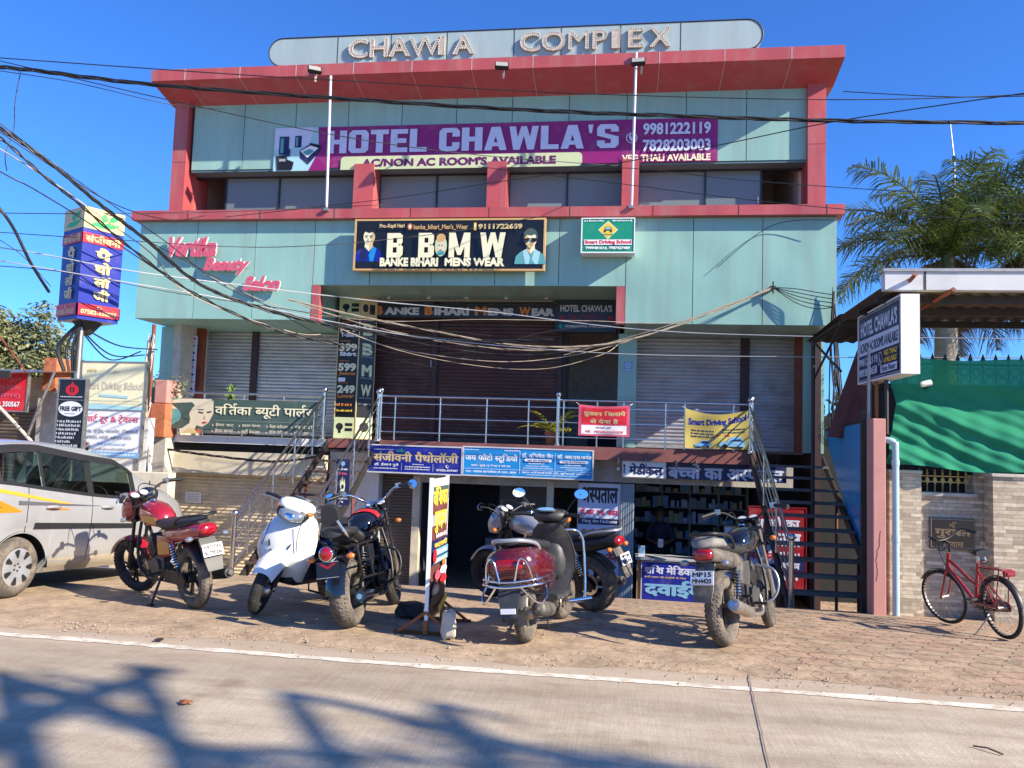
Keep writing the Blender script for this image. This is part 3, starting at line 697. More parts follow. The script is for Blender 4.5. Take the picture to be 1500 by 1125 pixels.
# rounded sign board on the roof
def roof_sign():
    a, b = at(394, 80, 14.32), at(1118, 52, 14.32); z0 = 8.985; z1 = z0 + .575; r = .2875
    root = thing('roof_sign', 'long pale rounded roof board with bulb studded metal letters above the red canopy', 'sign', (-2.3, 14.32, 8.98))
    pl = []
    for k in range(13): q = radians(-90 + 180 * k / 12); pl.append((b.x - r + r * cos(q), z0 + r + r * sin(q)))
    for k in range(13): q = radians(90 + 180 * k / 12); pl.append((a.x + r + r * cos(q), z0 + r + r * sin(q)))
    mb = MB(); mb.prism(pl, 'y', 14.32, 14.52); mb.build('board', mat('roof_board', (.33, .41, .41), .45, var=.08, scale=1.5, dirt=(.3, .3, .27, .5), stretch=(2, 2, .3)), root)
    e = MB(); e.tube([(p[0], 14.32, p[1]) for p in pl + pl[:1]], .014, 6); e.build('edge_trim', 'iron_dk', root)
    j = MB()
    for p in (495, 573, 655, 753, 822, 909, 997): x = at(p, 70, 14.32).x; j.box(x - .006, x + .006, 14.315, 14.3195, z0 + .01, z1 - .01)
    j.build('board_joints', 'gap', root)
    mm = mat('letter_white', (.46, .38, .31), .6, var=.25, scale=14); mbulb = mat('bulb_glass', (.75, .72, .66), .15, var=0, coat=.5)
    def word(w, px0, px1, py0, py1, missing=()):
        P = layout(w, .012); xs = [p[0] for vs, _ in P for p in vs]; X0, X1 = min(xs), max(xs)
        A = at(px0, 70, 14.31); Bq = at(px1, 70, 14.31); sc = (Bq.x - A.x) / (X1 - X0); zz0 = z0 + .10; hh = .38
        for vs, fs in P:
            mbx = MB(); q = [Vector((A.x + (p[0] - X0) * sc, 14.31, zz0 + p[1] / .73 * hh)) for p in vs]
            q2 = [p - Vector((0, .05, 0)) for p in q]; mbx.add(q, fs); mbx.add(q2, fs)
            ed = {(x, y) for f in fs for x, y in zip(f, f[1:] + f[:1])}; rim = [e for e in ed if (e[1], e[0]) not in ed]
            mbx.add(q + q2, [(x, y, len(q) + y, len(q) + x) for x, y in rim])
            lt = mbx.build('letter', mm, root, fix=False)
            bb = MB(); Rr = random.Random(len(vs))
            for x, y in rim:                       # rows of small bulbs along the letter's edges
                pa, pb = q2[x], q2[y]; n = int((pb - pa).length / .05) + 1
                for t in range(n):
                    p = pa + (pb - pa) * (t + .5) / n
                    if (pb - pa).length > .02 or Rr.random() < .4: bb.add([p + Vector(d) * .013 for d in ((1, 0, 0), (-1, 0, 0), (0, 0, 1), (0, 0, -1), (0, -1.4, 0))], [(0, 2, 4), (2, 1, 4), (1, 3, 4), (3, 0, 4)])
            bb.build('bulbs', mbulb, lt)
    word('CHAW', 512, 646, 0, 0); word('I', 643, 652, 0, 0); word('A', 664, 695, 0, 0); word('COMP', 762, 889, 0, 0); word('I', 896, 908, 0, 0); word('E', 920, 942, 0, 0); word('X', 951, 982, 0, 0)
    for p in (530, 640, 930):
        m2 = MB(); x = at(p, 95, 14.3).x; m2.box(x - .17, x + .17, 14.29, 14.318, 8.90, 9.05); m2.build('mounting_plate', mat('plate_teal', (.30, .42, .40), .5), root)
roof_sign()

# floodlights on the canopy
for i, (px, py, yw, lab) in enumerate(((461, 102, .5, 'black floodlight at the left end of the canopy edge, below the letter C'), (735, 96, .2, 'black floodlight at the canopy edge under the gap between the roof words'), (935, 90, -.05, 'black floodlight on the canopy edge beside the right white pole'))):
    p = at(px, py, 13.95); t = thing('floodlight', lab, 'light', (p.x, 13.95, p.z), yw, 'floodlights along the canopy edge')
    W_ = WM(t); X_ = W_ @ Matrix.Rotation(radians(-38), 4, 'X')
    mb = MB(X_); mb.box(-.13, .13, -.03, .03, -.09, .09)
    for q in range(6): mb.box(-.11, .11, .03, .055, -.075 + q * .03, -.068 + q * .03)
    mb.build('housing', 'black', t, bevel=.006)
    mb = MB(X_); mb.box(-.112, .112, -.034, -.0305, -.072, .072); mb.build('lens', mat('flood_lens', (.35, .34, .28), .15, var=0, coat=.5), t)
    mb = MB(W_); mb.tube([(0, .02, 0), (.03, .12, .06), (.05, .26, .0)], .014, 6); mb.box(.03, .07, .255, .29, -.12, .2); mb.build('bracket', 'steel_dull', t)
# two white poles between canopy and ledge
for (a, b, lab) in (((485, 112), (478, 308), 'thin white pole from canopy to ledge crossing the bedroom picture of the banner'), ((932, 78), (925, 304), 'thin white pole from canopy to ledge crossing the phone numbers side of the banner')):
    p = at(a[0], a[1], 14.21); q = at(b[0], b[1], 14.24)
    t = thing('white_pole', lab, 'pole', q, 0, 'white poles on the facade'); mb = MB(); mb.tube([q, (p.x, 14.19, p.z)], .026, 10); mb.build('tube', mat('pole_white', (.62, .62, .68), .4, var=.05), t)
    mb = MB(); mb.box(q.x - .05, q.x + .05, 14.19, 14.25, q.z - .02, q.z + .03); mb.build('foot_clamp', 'steel_dull', t)
# ------------------------------------------------------------------ signs on and around the building
# hotel banner
s = wall_sign('hotel_banner', 'long magenta hotel banner with bedroom picture and phone numbers under the canopy', 'banner', 403.5, 188, 1051, 236, 15.045, th=.02, body='ink_magenta')
s.H = .92
s.rect(0, 0, .13, 1, 'ink_aqua'); s.poly([(.105, 0), (.13, 0), (.13, 1), (.085, 1), (.108, .55)], 'ink_magenta')
s.poly([(0, 0), (.095, 0), (.085, .42), (0, .5)], 'ink_lav'); s.poly([(0, .5), (.085, .42), (.1, .62), (.085, 1), (0, 1)], 'ink_aqua')
s.rect(.012, .2, .036, .62, 'ink_navy'); s.rect(.015, .24, .023, .58, 'ink_teal'); s.rect(.05, .19, .066, .46, 'ink_navy'); s.rect(.0525, .22, .0575, .43, 'ink_teal')
s.poly([(.062, .54), (.088, .38), (.112, .44), (.112, .56), (.084, .86), (.064, .70)], 'ink_navy'); s.poly([(.064, .55), (.089, .42), (.108, .48), (.082, .70)], 'ink_white'); s.poly([(.07, .57), (.086, .50), (.098, .55), (.082, .66)], 'ink_teal'); s.poly([(.086, .36), (.113, .42), (.113, .5), (.087, .42)], 'ink_black')
s.poly([(.006, .66), (.03, .62), (.034, .74), (.05, .80), (.046, .98), (.010, .98)], 'ink_black'); s.poly([(.028, .5), (.04, .5), (.04, .66), (.03, .66)], 'ink_navy'); s.rect(.014, .72, .03, .78, 'ink_grey')
s.block("HOTEL CHAWLA'S", .128, .10, .79, .62, 'ink_lav')
s.rrect(.163, .70, .712, 1.0, 'ink_mint', .3); s.rect(.163, .86, .2, 1.0, 'ink_mint')
s.text("AC/NON AC ROOM'S AVAILABLE", .213, .755, .655, .945, 'ink_purple', bold=.05)
s.text('9981222119', .842, .10, .985, .36, 'ink_lav', bold=.035); s.text('7828203003', .842, .46, .985, .72, 'ink_lav', bold=.035)
s.text('VEG THALI AVAILABLE', .798, .78, .985, .93, 'ink_cream', bold=.035)
s.oval(.818, .42, .0125, .115, 'ink_lav'); s.oval(.818, .42, .0105, .095, 'ink_magenta'); s.poly([(.8125, .35), (.816, .34), (.817, .40), (.822, .46), (.8245, .465), (.825, .50), (.821, .52), (.815, .46), (.812, .40)], 'ink_lav')
s.done()

def man(s, u, v, k, flip=1, dark=True):
    """a posterised portrait, k = face width: jacket, collar, jaw, cheek shadow, hair, brow"""
    a = k * s.W / s.H; f = flip; Q = lambda pts, m: s.poly([(u + x * k * f, v + y * a) for x, y in pts], m)
    Q([(-1.2, 1.9), (-1.1, 1.25), (-.75, .95), (-.3, .7), (.3, .7), (.8, .95), (1.15, 1.3), (1.25, 1.9)], 'ink_blue' if dark else 'ink_teal')
    Q([(-.75, .95), (-.3, .7), (-.1, 1.5), (-.35, 1.9), (-.6, 1.9)], 'ink_navy' if dark else 'ink_aqua'); Q([(.3, .7), (.62, .86), (.4, 1.9), (.12, 1.9), (.02, 1.4)], 'ink_sky' if dark else 'ink_aqua')
    Q([(-.3, .3), (.28, .3), (.34, .74), (.02, 1.12), (-.34, .74)], 'ink_tan'); Q([(-.3, .4), (.05, .62), (.02, 1.12), (-.34, .74)], 'ink_cream')
    Q([(-.44, -.35), (-.2, -.62), (.22, -.62), (.46, -.32), (.47, .06), (.38, .36), (.16, .62), (-.08, .66), (-.30, .46), (-.45, .1)], 'ink_cream')
    Q([(.46, -.32), (.47, .06), (.38, .36), (.16, .62), (-.02, .65), (.14, .42), (.2, .2), (.12, .04), (.24, -.16), (.2, -.4)], 'ink_tan')
    Q([(-.5, .12), (-.56, -.3), (-.42, -.72), (-.1, -.93), (.28, -.88), (.54, -.58), (.58, -.12), (.5, .1), (.46, -.2), (.3, -.42), (-.02, -.34), (-.34, -.46), (-.44, -.2)], 'ink_black' if dark else 'ink_pgreen')
    for q in (-.2, .18): Q([(q - .14, -.12), (q + .1, -.17), (q + .14, -.11), (q - .12, -.07)], 'ink_black'); Q([(q - .1, .0), (q, -.05), (q + .1, .0), (q, .035)], 'ink_black')
    Q([(-.04, .02), (.04, .24), (-.08, .25)], 'ink_tan'); Q([(-.18, .40), (0, .37), (.12, .40), (-.02, .45)], 'ink_skin')
    if not dark: Q([(-.30, .34), (-.18, .30), (.2, .30), (.36, .3), (.16, .62), (-.08, .66)], 'ink_tan'); Q([(-.18, .40), (0, .37), (.12, .40), (-.02, .45)], 'ink_dred')
# BBMW board
s = wall_sign('shop_board', 'framed black menswear board with big cream capitals between two portraits of men', 'sign', 523, 324, 795, 394, 14.16, th=.09, body='blk_sign', framew=.035, frame='ink_gold')
s.H = .96
man(s, .072, .33, .068, 1); man(s, .935, .40, .066, -1, dark=False)
s.poly([(.895, .375), (.925, .37), (.924, .44), (.905, .46), (.894, .43)], 'ink_black'); s.poly([(.938, .37), (.968, .365), (.967, .42), (.955, .45), (.938, .44)], 'ink_black'); s.rect(.9, .375, .965, .39, 'ink_black')
s.text('Pro.-Kapil Hari', .13, .07, .265, .17, 'ink_tan', bold=.04)
s.oval(.295, .13, .013, .065, 'ink_orange'); s.oval(.295, .13, .007, .035, 'ink_white')
s.text("banke_bihari_Men's_Wear", .315, .085, .605, .20, 'ink_gold', bold=.02)
s.rect(.636, .06, .65, .21, 'ink_amber'); s.rect(.639, .085, .647, .185, 'ink_cream')
s.text('9111722659', .66, .085, .89, .19, 'ink_tan', bold=.045)
for c, u0, u1 in (('B', .175, .262), ('B', .345, .43), ('M', .508, .62), ('W', .672, .805)): s.block(c, u0, .26, u1, .75, 'ink_cream')
s.oval(.466, .52, .032, .21, 'ink_mint'); s.oval(.466, .53, .019, .13, 'ink_face'); s.oval(.466, .36, .024, .08, 'ink_gold'); s.poly([(.442, .70), (.49, .70), (.478, .62), (.454, .62)], 'ink_teal')
s.rect(.456, .50, .461, .52, 'ink_black'); s.rect(.471, .50, .476, .52, 'ink_black'); s.rect(.46, .60, .472, .615, 'ink_dred')
s.text('BANKE BIHARI', .142, .755, .455, .93, 'ink_cream', bold=.06); s.text('MENS WEAR', .49, .755, .805, .93, 'ink_cream', bold=.06)
s.done()
# driving school box sign
s = wall_sign('school_box_sign', 'small green box sign of a driving school with a yellow diamond, hung below the ledge', 'sign', 853.5, 321, 928, 369, 14.08, th=.3, body='ink_teal', framew=.02, frame='ink_white')
s.rect(0, 0, 1, 1, 'ink_green'); s.poly([(.5, .06), (.69, .33), (.5, .62), (.31, .33)], 'ink_cream'); s.poly([(.5, .09), (.67, .33), (.5, .59), (.33, .33)], 'ink_yellow')
s.poly([(.42, .36), (.44, .24), (.56, .24), (.58, .36)], 'ink_pgreen'); s.rect(.45, .26, .55, .31, 'ink_aqua'); s.rect(.42, .36, .46, .4, 'ink_black'); s.rect(.54, .36, .58, .4, 'ink_black'); s.scrawl(.4, .44, .6, .49, 'ink_green', 3)
s.scrawl(.03, .03, .42, .08, 'ink_white', 4); s.scrawl(.58, .03, .97, .08, 'ink_white', 5)
s.rect(.04, .63, .96, .79, 'ink_white'); s.text('Smart Driving School', .05, .645, .95, .79, 'ink_red', bold=.05); s.text('7999481014, 7987427489', .07, .84, .93, .94, 'ink_white', bold=.04)
s.done()
# raised salon lettering on the left wing
t = thing('salon_lettering', 'raised pink script letters of a beauty salon stepping down across the left wing cladding', 'sign', at(330, 380, 14.4))
for wd, p0, p1, pa, pb, sl in (('Vartika', 249, 318, 348, 377, .0), ('Beauty', 299, 366, 378, 403, .0), ('Salon', 357, 411, 405, 427, .0)):
    a = at(p0, pa, 14.33); b = at(p1, pb, 14.33)
    class _S(Sign):
        def __init__(s): s.O = Vector(a); s.U = Vector((1, 0, 0)); s.V = Vector((0, 0, 1)); s.N = Vector((0, -1, 0)); s.W = b.x - a.x; s.H = a.z - b.z; s.k = 0; s.L = {}; s.root = t
    q = _S(); q.text(wd, 0, 0, 1, 1, 'ink_white', bold=.075, shear=.35, ext=.03); q.O = q.O + Vector((0, -.034, 0)); q.text(wd, 0.01, 0.0, 1, 1, 'ink_pink', bold=.045, shear=.35, ext=.012); q.done({'ink_white': 'letter_edge', 'ink_pink': 'letter_face'})
    mb = MB()
    for k in range(5): x = a.x + (b.x - a.x) * (k + .5) / 5; mb.tube([(x, 14.33, (a.z + b.z) / 2), (x, 14.4, (a.z + b.z) / 2)], .008, 5)
    mb.build('stud', 'steel_dull', t)
# strip above the brown shutters
s = wall_sign('shop_strip_sign', 'black strip sign with orange initials over the brown shutters', 'sign', 546, 446, 814, 466, 15.9, th=.05, body='blk_sign', framew=.02, frame='iron_dk')
u = 0.0
for wd, a, b in (('BANKE', .012, .262), ('BIHARI', .292, .536), ('MENS', .566, .776), ('WEAR', .806, .995)):
    f = .165 * (5 / len(wd)) * .78 if wd != 'MENS' else .29; f = {'BANKE': .19, 'BIHARI': .185, 'MENS': .31, 'WEAR': .32}[wd]
    s.text(wd[0], a, .1, a + (b - a) * f, .86, 'ink_orange', bold=.065); s.text(wd[1:], a + (b - a) * (f + .03), .22, b, .86, 'ink_silver', bold=.065)
s.done()
t = thing('lamp_rail', 'pale pipe rail with five small spot lamps above the black strip sign', 'lamp', at(680, 440, 15.6)); mb = MB(); a = at(545, 440, 15.6); b = at(810, 441, 15.6); mb.tube([a, b], .012, 6); mb.build('pipe', 'steel_dull', t)
for p in (570, 628, 684, 742, 801):
    c = at(p, 434, 15.6); mb = MB(); mb.lathe([(.0, .12), (.02, .11), (.022, .03), (.045, 0), (.05, -.05), (.03, -.06)], 10, Matrix.Translation(c)); mb.build('spot_lamp', 'ink_silver', t, smooth=40)
# entry board
s = wall_sign('entry_sign', 'black hotel entry board with a red ENTRY line above the dark doorway', 'sign', 816, 442, 901, 486, 15.75, th=.05, body='blk_sign', framew=.02, frame='iron_dk')
s.text("HOTEL CHAWLA'S", .06, .10, .94, .34, 'ink_silver', bold=.03); s.text('ENTRY', .2, .42, .8, .68, 'ink_dred', bold=.06); s.text('ENTRY', .21, .43, .79, .67, 'blk_sign', bold=-.0)
for u, d in ((.1, 1), (.9, -1)): s.poly([(u - .05 * d, .48), (u, .48), (u, .42), (u + .05 * d, .55), (u, .68), (u, .62), (u - .05 * d, .62)], 'ink_dred')
s.oval(.075, .84, .035, .075, 'ink_green'); s.text('7828203003, 9981222119', .14, .79, .93, .89, 'ink_silver', bold=.03)
s.done()
# price pillar: two faces
pa = at(499, 440, 15.6); pb = at(528, 440, 15.6); zt = at(512, 434, 15.6).z; zb = 1.64
s = Sign('price_pillar', 'tall boxed pillar sign listing prices 199, 399, 599 and 249 beside the stairs', 'sign', (pa.x, 15.6, zt), (1, 0, 0), pb.x - pa.x, zt - zb, th=.45, body='blk_sign', framew=.018, frame='ink_tan')
def pricelist(s):
    s.rect(0, 0, 1, .155, 'ink_mint'); s.oval(.3, .075, .18, .022, 'ink_black'); s.rect(.24, .08, .38, .11, 'ink_black'); s.rect(.58, .05, .95, .075, 'ink_black'); s.rect(.58, .085, .95, .11, 'ink_black')
    for v, t_, w_ in ((.20, '199', 'T-Shirt'), (.335, '399', 'Shirt'), (.475, '599', 'Jeans'), (.63, '249', 'Lower')):
        s.scrawl(.12, v - .022, .6, v - .012, 'ink_orange', int(v * 100)); s.text(t_, .06, v, .96, v + .058, 'ink_cream', bold=.05); s.text(w_, .1, v + .06, .94, v + .09, 'ink_white' if v < .4 else 'ink_orange', bold=.05)
    s.rect(.1, .578, .45, .605, 'ink_white'); s.scrawl(.08, .755, .9, .775, 'ink_orange', 7); s.scrawl(.1, .80, .9, .815, 'ink_yellow', 8)
    s.rect(0, .855, 1, 1, 'ink_mint'); s.oval(.28, .92, .18, .025, 'ink_black'); s.rect(.22, .93, .36, .965, 'ink_black'); s.rect(.56, .895, .92, .915, 'ink_black'); s.rect(.56, .93, .92, .95, 'ink_black')
pricelist(s); root = s.done()
s2 = Sign('', '', '', (pb.x + .02, 15.6, zt), Vector((.62, .6, 0)), .36, zt - zb, th=.02, body='blk_sign', root=root, framew=.012, frame='ink_tan', bodyname='return_panel')
s2.rect(0, 0, 1, .155, 'ink_tan'); s2.oval(.3, .08, .18, .03, 'ink_black'); s2.rect(.55, .05, .9, .12, 'ink_black')
for v, c in ((.19, 'B'), (.33, 'B'), (.48, 'M'), (.62, 'W')): s2.text(c, .2, v, .85, v + .085, 'ink_pale', bold=.05); s2.scrawl(.15, v + .09, .9, v + .1, 'ink_grey', int(v * 99))
s2.rect(0, .855, 1, 1, 'ink_mint'); s2.oval(.5, .92, .3, .035, 'ink_black'); s2.scrawl(.1, .75, .9, .765, 'ink_grey', 5); s2.done()
# poster strip on the left column
s = wall_sign('vertical_poster', 'narrow coloured vertical poster strip on the teal column of the left wing', 'poster', 272, 492, 284, 580, 15.6, th=.01, body='ink_lav')
for i, c in enumerate(('ink_red', 'ink_teal', 'ink_purple', 'ink_navy', 'ink_pink', 'ink_navy', 'ink_orange', 'ink_purple')): s.poly([(.15, .03 + i * .12), (.8, .02 + i * .12), (.9, .06 + i * .12), (.55, .07 + i * .12), (.85, .11 + i * .12), (.2, .115 + i * .12), (.35, .07 + i * .12)], c)
s.done()
# notice sticker on the middle column
s = wall_sign('column_sticker', 'small pale blue sticker on the teal column beside the doorway', 'sticker', 914, 530, 926, 544, 15.69, th=.003, body='ink_lblue'); s.oval(.5, .38, .3, .26, 'ink_lav'); s.oval(.5, .38, .18, .16, 'ink_lblue'); s.scrawl(.15, .78, .85, .9, 'ink_white', 2); s.done()
s = wall_sign('paper_notice', 'small white paper pasted on the brown shutter', 'notice', 631, 528, 640, 538, 16.14, th=.003, body='ink_white'); s.scrawl(.15, .3, .85, .42, 'ink_grey', 2); s.done()

# beauty parlour banner on the left railing
s = wall_sign('parlour_banner', 'dark green beauty parlour banner with a pale woman’s face on the left railing', 'banner', 243, 583, 464, 634, 14.33, th=.015, body='ink_pgreen')
s.H = .68
s.poly([(.0, .0), (.1, .0), (.14, .28), (.1, .62), (.0, .9)], 'ink_teal')
s.poly([(.02, .06), (.13, .0), (.31, .0), (.305, .28), (.20, .24), (.12, .3), (.05, .3)], 'ink_beige')
s.poly([(.20, .14), (.32, .04), (.325, .4), (.295, .68), (.255, .80), (.215, .76), (.205, .9), (.235, 1.0), (.10, 1.0), (.125, .84), (.17, .7), (.165, .4)], 'ink_face')
s.poly([(.03, .14), (.18, .1), (.20, .2), (.16, .36), (.175, .62), (.12, .55), (.10, .34)], 'ink_pgreen'); s.poly([(.12, 1.0), (.16, .86), (.2, .84), (.23, 1.0)], 'ink_tan')
s.poly([(.225, .36), (.26, .39), (.258, .42), (.226, .40)], 'ink_black'); s.poly([(.282, .36), (.312, .34), (.31, .38), (.284, .40)], 'ink_black'); s.poly([(.222, .29), (.262, .30), (.262, .32), (.222, .31)], 'ink_pgreen'); s.poly([(.265, .44), (.282, .56), (.268, .575)], 'ink_tan'); s.poly([(.25, .665), (.27, .645), (.292, .66), (.27, .70)], 'ink_red')
s.text('वर्तिका ब्यूटी पार्लर', .335, .10, .965, .52, 'ink_cream', bold=.02)
s.rect(.335, .60, .97, .607, 'ink_grey')
for i, (u, t_) in enumerate(((.345, 'हेयर कट'), (.52, 'ब्राइडल मेकअप'), (.70, 'वैक्स क्लीनअप'), (.86, 'मेहंदी'))): s.text(t_, u, .67, u + .12, .78, 'ink_beige', bold=.015); s.poly([(u - .02, .76), (u - .02, .70), (u - .01, .76)], 'ink_beige')
for i, (u, t_) in enumerate(((.345, 'हेयर कलर'), (.52, 'पार्टी मेकअप'), (.70, 'थ्रेडिंग पैडीकेयर'), (.86, 'फेशियल'))): s.text(t_, u, .83, u + .12, .95, 'ink_beige', bold=.015); s.poly([(u - .02, .93), (u - .02, .87), (u - .01, .93)], 'ink_beige')
s.done()
# pathology and photo studio boards at the slab edge
s = wall_sign('pathology_board', 'dark blue pathology board with cream letters hung at the slab edge by the stairs', 'sign', 541, 652, 675, 695, 14.3, th=.06, body='ink_blue', framew=.025, frame='ink_silver')
s.text('संजीवनी पैथोलॉजी', .05, .20, .97, .60, 'ink_tan', bold=.035); s.text('डॉ. ईशान दुबे', .06, .66, .33, .80, 'ink_white', bold=.03); s.scrawl(.06, .84, .32, .89, 'ink_white', 3); s.rect(.36, .64, .364, .93, 'ink_silver'); s.rect(.70, .64, .704, .93, 'ink_silver')
s.scrawl(.48, .66, .6, .70, 'ink_white', 5); s.scrawl(.40, .75, .67, .80, 'ink_white', 6); s.scrawl(.40, .84, .67, .89, 'ink_white', 7); s.text('07582-359387', .74, .83, .97, .91, 'ink_white', bold=.03); s.oval(.855, .72, .018, .06, 'ink_white'); s.oval(.86, .71, .011, .04, 'ink_blue')
s.scrawl(.06, .12, .27, .16, 'ink_silver', 4); s.poly([(.30, .22), (.32, .13), (.345, .17), (.36, .07), (.375, .17), (.40, .16), (.38, .23)], 'ink_green'); s.done()
s = wall_sign('studio_board', 'sky blue photo studio and doctors board hung at the slab edge', 'sign', 680, 655, 867, 702, 14.3, th=.06, body='ink_sky', framew=.025, frame='ink_silver')
s.H -= .02
s.text('जय फोटो स्टूडियो', .01, .22, .425, .56, 'ink_white', bold=.035); s.text('समय : सुबह 10 से रात 9 बजे तक', .06, .62, .37, .74, 'ink_white', bold=.03); s.scrawl(.01, .06, .12, .10, 'ink_white', 1); s.scrawl(.32, .05, .44, .10, 'ink_white', 2)
s.rect(.44, .08, .444, .99, 'ink_lav'); s.rect(.715, .12, .718, .76, 'ink_lav'); s.rect(0, .79, 1, .805, 'ink_lav')
s.text('डॉ. अभिषेक जैन', .455, .13, .70, .32, 'ink_white', bold=.035); s.text('डॉ. आर.एस.जयंत', .73, .15, .995, .34, 'ink_white', bold=.035)
s.rrect(.48, .36, .69, .46, 'ink_white'); s.rrect(.75, .38, .97, .48, 'ink_white'); s.text('बाल रोग विशेषज्ञ', .50, .375, .67, .445, 'ink_blue', bold=.02); s.text('शिशु रोग विशेषज्ञ', .77, .395, .95, .465, 'ink_blue', bold=.02)
s.scrawl(.51, .51, .64, .55, 'ink_white', 3); s.scrawl(.79, .53, .92, .57, 'ink_white', 4); s.scrawl(.49, .61, .68, .645, 'ink_white', 5); s.scrawl(.76, .62, .96, .655, 'ink_white', 6); s.scrawl(.47, .69, .70, .73, 'ink_white', 7); s.scrawl(.8, .70, .93, .74, 'ink_white', 8)
s.text('पता : चावला काम्पलेक्स के ऊपर, सागर', .02, .84, .42, .96, 'ink_white', bold=.025); s.text('सुपर स्पेशियलिटी की, सुविधायें उपलब्ध', .46, .83, .98, .92, 'ink_white', bold=.025); s.scrawl(.5, .94, .9, .975, 'ink_white', 9); s.done()
# medical strip boards over the chemist's shop
s = wall_sign('medical_board', 'small white board lettered मेडीकल over the chemist shop counter', 'sign', 913, 676, 974, 700, 14.5, th=.04, body='ink_white', framew=.018, frame='steel_dull')
s.text('ा', .0, .2, .06, .8, 'ink_navy', bold=.05); s.text('मेडीकल', .14, .08, .95, .86, 'ink_navy', bold=.05); s.done()
s = wall_sign('hospital_strip_board', 'long navy strip board with large white letters above the chemist shop', 'sign', 975, 676, 1152, 708, 14.62, th=.04, body='ink_navy')
s.H = .34
s.text('बच्चों का अस्पताल', .02, .04, .98, .9, 'ink_lav', bold=.05); s.done()
for i, (p, lab) in enumerate(((906, 'bent wire sign bracket over the blue grey folded shutter'), (946, 'short curved lamp arm above the white medical board'), (990, 'short curved lamp arm at the start of the navy strip board'), (1019, 'short curved lamp arm above the navy strip board, nearer the stairs'))):
    c = at(p, 674, 14.42); t = thing('sign_lamp_arm', lab, 'bracket', (c.x, 14.42, c.z), 0, 'lamp arms over the chemist shop'); mb = MB(); mb.tube(smooth_pts([(c.x, 14.45, 1.42), (c.x, 14.25, 1.44), (c.x, 14.2, 1.36), (c.x, 14.26, 1.27)]), .012, 6); mb.build('arm', 'steel_dull', t)
    mb = MB(); mb.ell((c.x, 14.26, 1.25), (.028, .028, .035), 8, 6); mb.build('lamp', 'ink_silver', t, smooth=60)
# hospital poster board between hall and chemist
s = wall_sign('hospital_poster', 'tall white hospital poster board with names of doctors, beside the folded shutter', 'poster', 848, 708, 905, 862, 14.85, th=.03, body='ink_lav', framew=.015, frame='steel_dull')
s.text('अस्पताल', .06, .03, .96, .19, 'ink_black', bold=.045); s.text('डॉ.आर. एस. जयंत', .04, .235, .97, .315, 'ink_red', bold=.035); s.rect(0, .335, 1, .395, 'ink_navy'); s.text('शिशु रोग विशेषज्ञ', .1, .345, .95, .388, 'ink_white', bold=.03)
s.text('डॉ.अभिषेक जैन', .04, .435, .95, .52, 'ink_red', bold=.035); s.rect(0, .54, 1, .59, 'ink_navy'); s.text('बाल रोग विशेषज्ञ', .1, .548, .95, .585, 'ink_white', bold=.03)
s.text('डॉ. श्वेता जैन', .04, .64, .95, .76, 'ink_red', bold=.04); s.text('एम.डी.', .5, .79, .75, .83, 'ink_navy', bold=.02); s.scrawl(.1, .88, .9, .91, 'ink_navy', 3); s.done()
# chemist's counter, with its front board
t = thing('chemist_counter', 'chemist shop counter with a deep blue front lettered in white', 'counter', (at(1000, 850, 14.9).x, 15.3, -1.3)); a = at(933, 822, 15.2).x; b = at(1098, 822, 15.2).x; ct = at(980, 822, 15.2).z
mb = MB(); mb.box(a, b, 15.22, 15.8, -1.3, ct); mb.build('body', 'wood', t); mb = MB(); mb.box(a - .03, b, 15.16, 15.84, ct, ct + .04); mb.build('top', 'grey_wall', t, bevel=.004)
s = Sign('', '', '', (a + .08, 15.2, ct - .02), (1, 0, 0), b - a - .08, ct - .02 + 1.3, th=.02, body='ink_blue', root=t, bodyname='front_panel')
s.rect(0, 0, 1, .015, 'ink_silver'); s.rect(0, 0, .008, 1, 'ink_silver')
s.text('शशि मेडिकल स्टोर', .03, .07, .74, .28, 'ink_lav', bold=.045); s.text('सभी प्रकार की दवाईयों के लिए', .03, .32, .42, .38, 'ink_tan', bold=.02); s.text('दवाईयाँ', .03, .40, .66, .80, 'ink_lblue', bold=.055); s.done()
# shelves with medicine boxes
t = thing('medicine_shelves', 'dim wall shelves packed with medicine boxes behind the chemist counter', 'shelves', (0.9, 17.4, -1.3)); a, b = G(930), G(1098) + .3
mb = MB()
for k in range(7): mb.box(a, b, 17.2, 17.58, -.9 + k * .32, -.88 + k * .32)
for k in range(5): x = a + (b - a) * k / 4; mb.box(x - .015, x + .015, 17.19, 17.58, -1.3, 1.2)
mb.build('frame', 'plaster', t); R = random.Random(11); st = [MB(), MB(), MB(), MB()]
for k in range(7):
    x = a + .04
    while x < b - .1:
        wd = R.uniform(.04, .13); hh = R.uniform(.07, .24); m_ = R.choice(st); m_.box(x, x + wd, 17.24, 17.4, -.878 + k * .32, -.878 + k * .32 + hh); x += wd + R.choice((.004, .01, .05))
for m_, c in zip(st, ('ink_lav', 'ink_tan', 'ink_lblue', 'ink_grey')): m_.build('medicine_boxes', c, t)['kind'] = 'stuff'
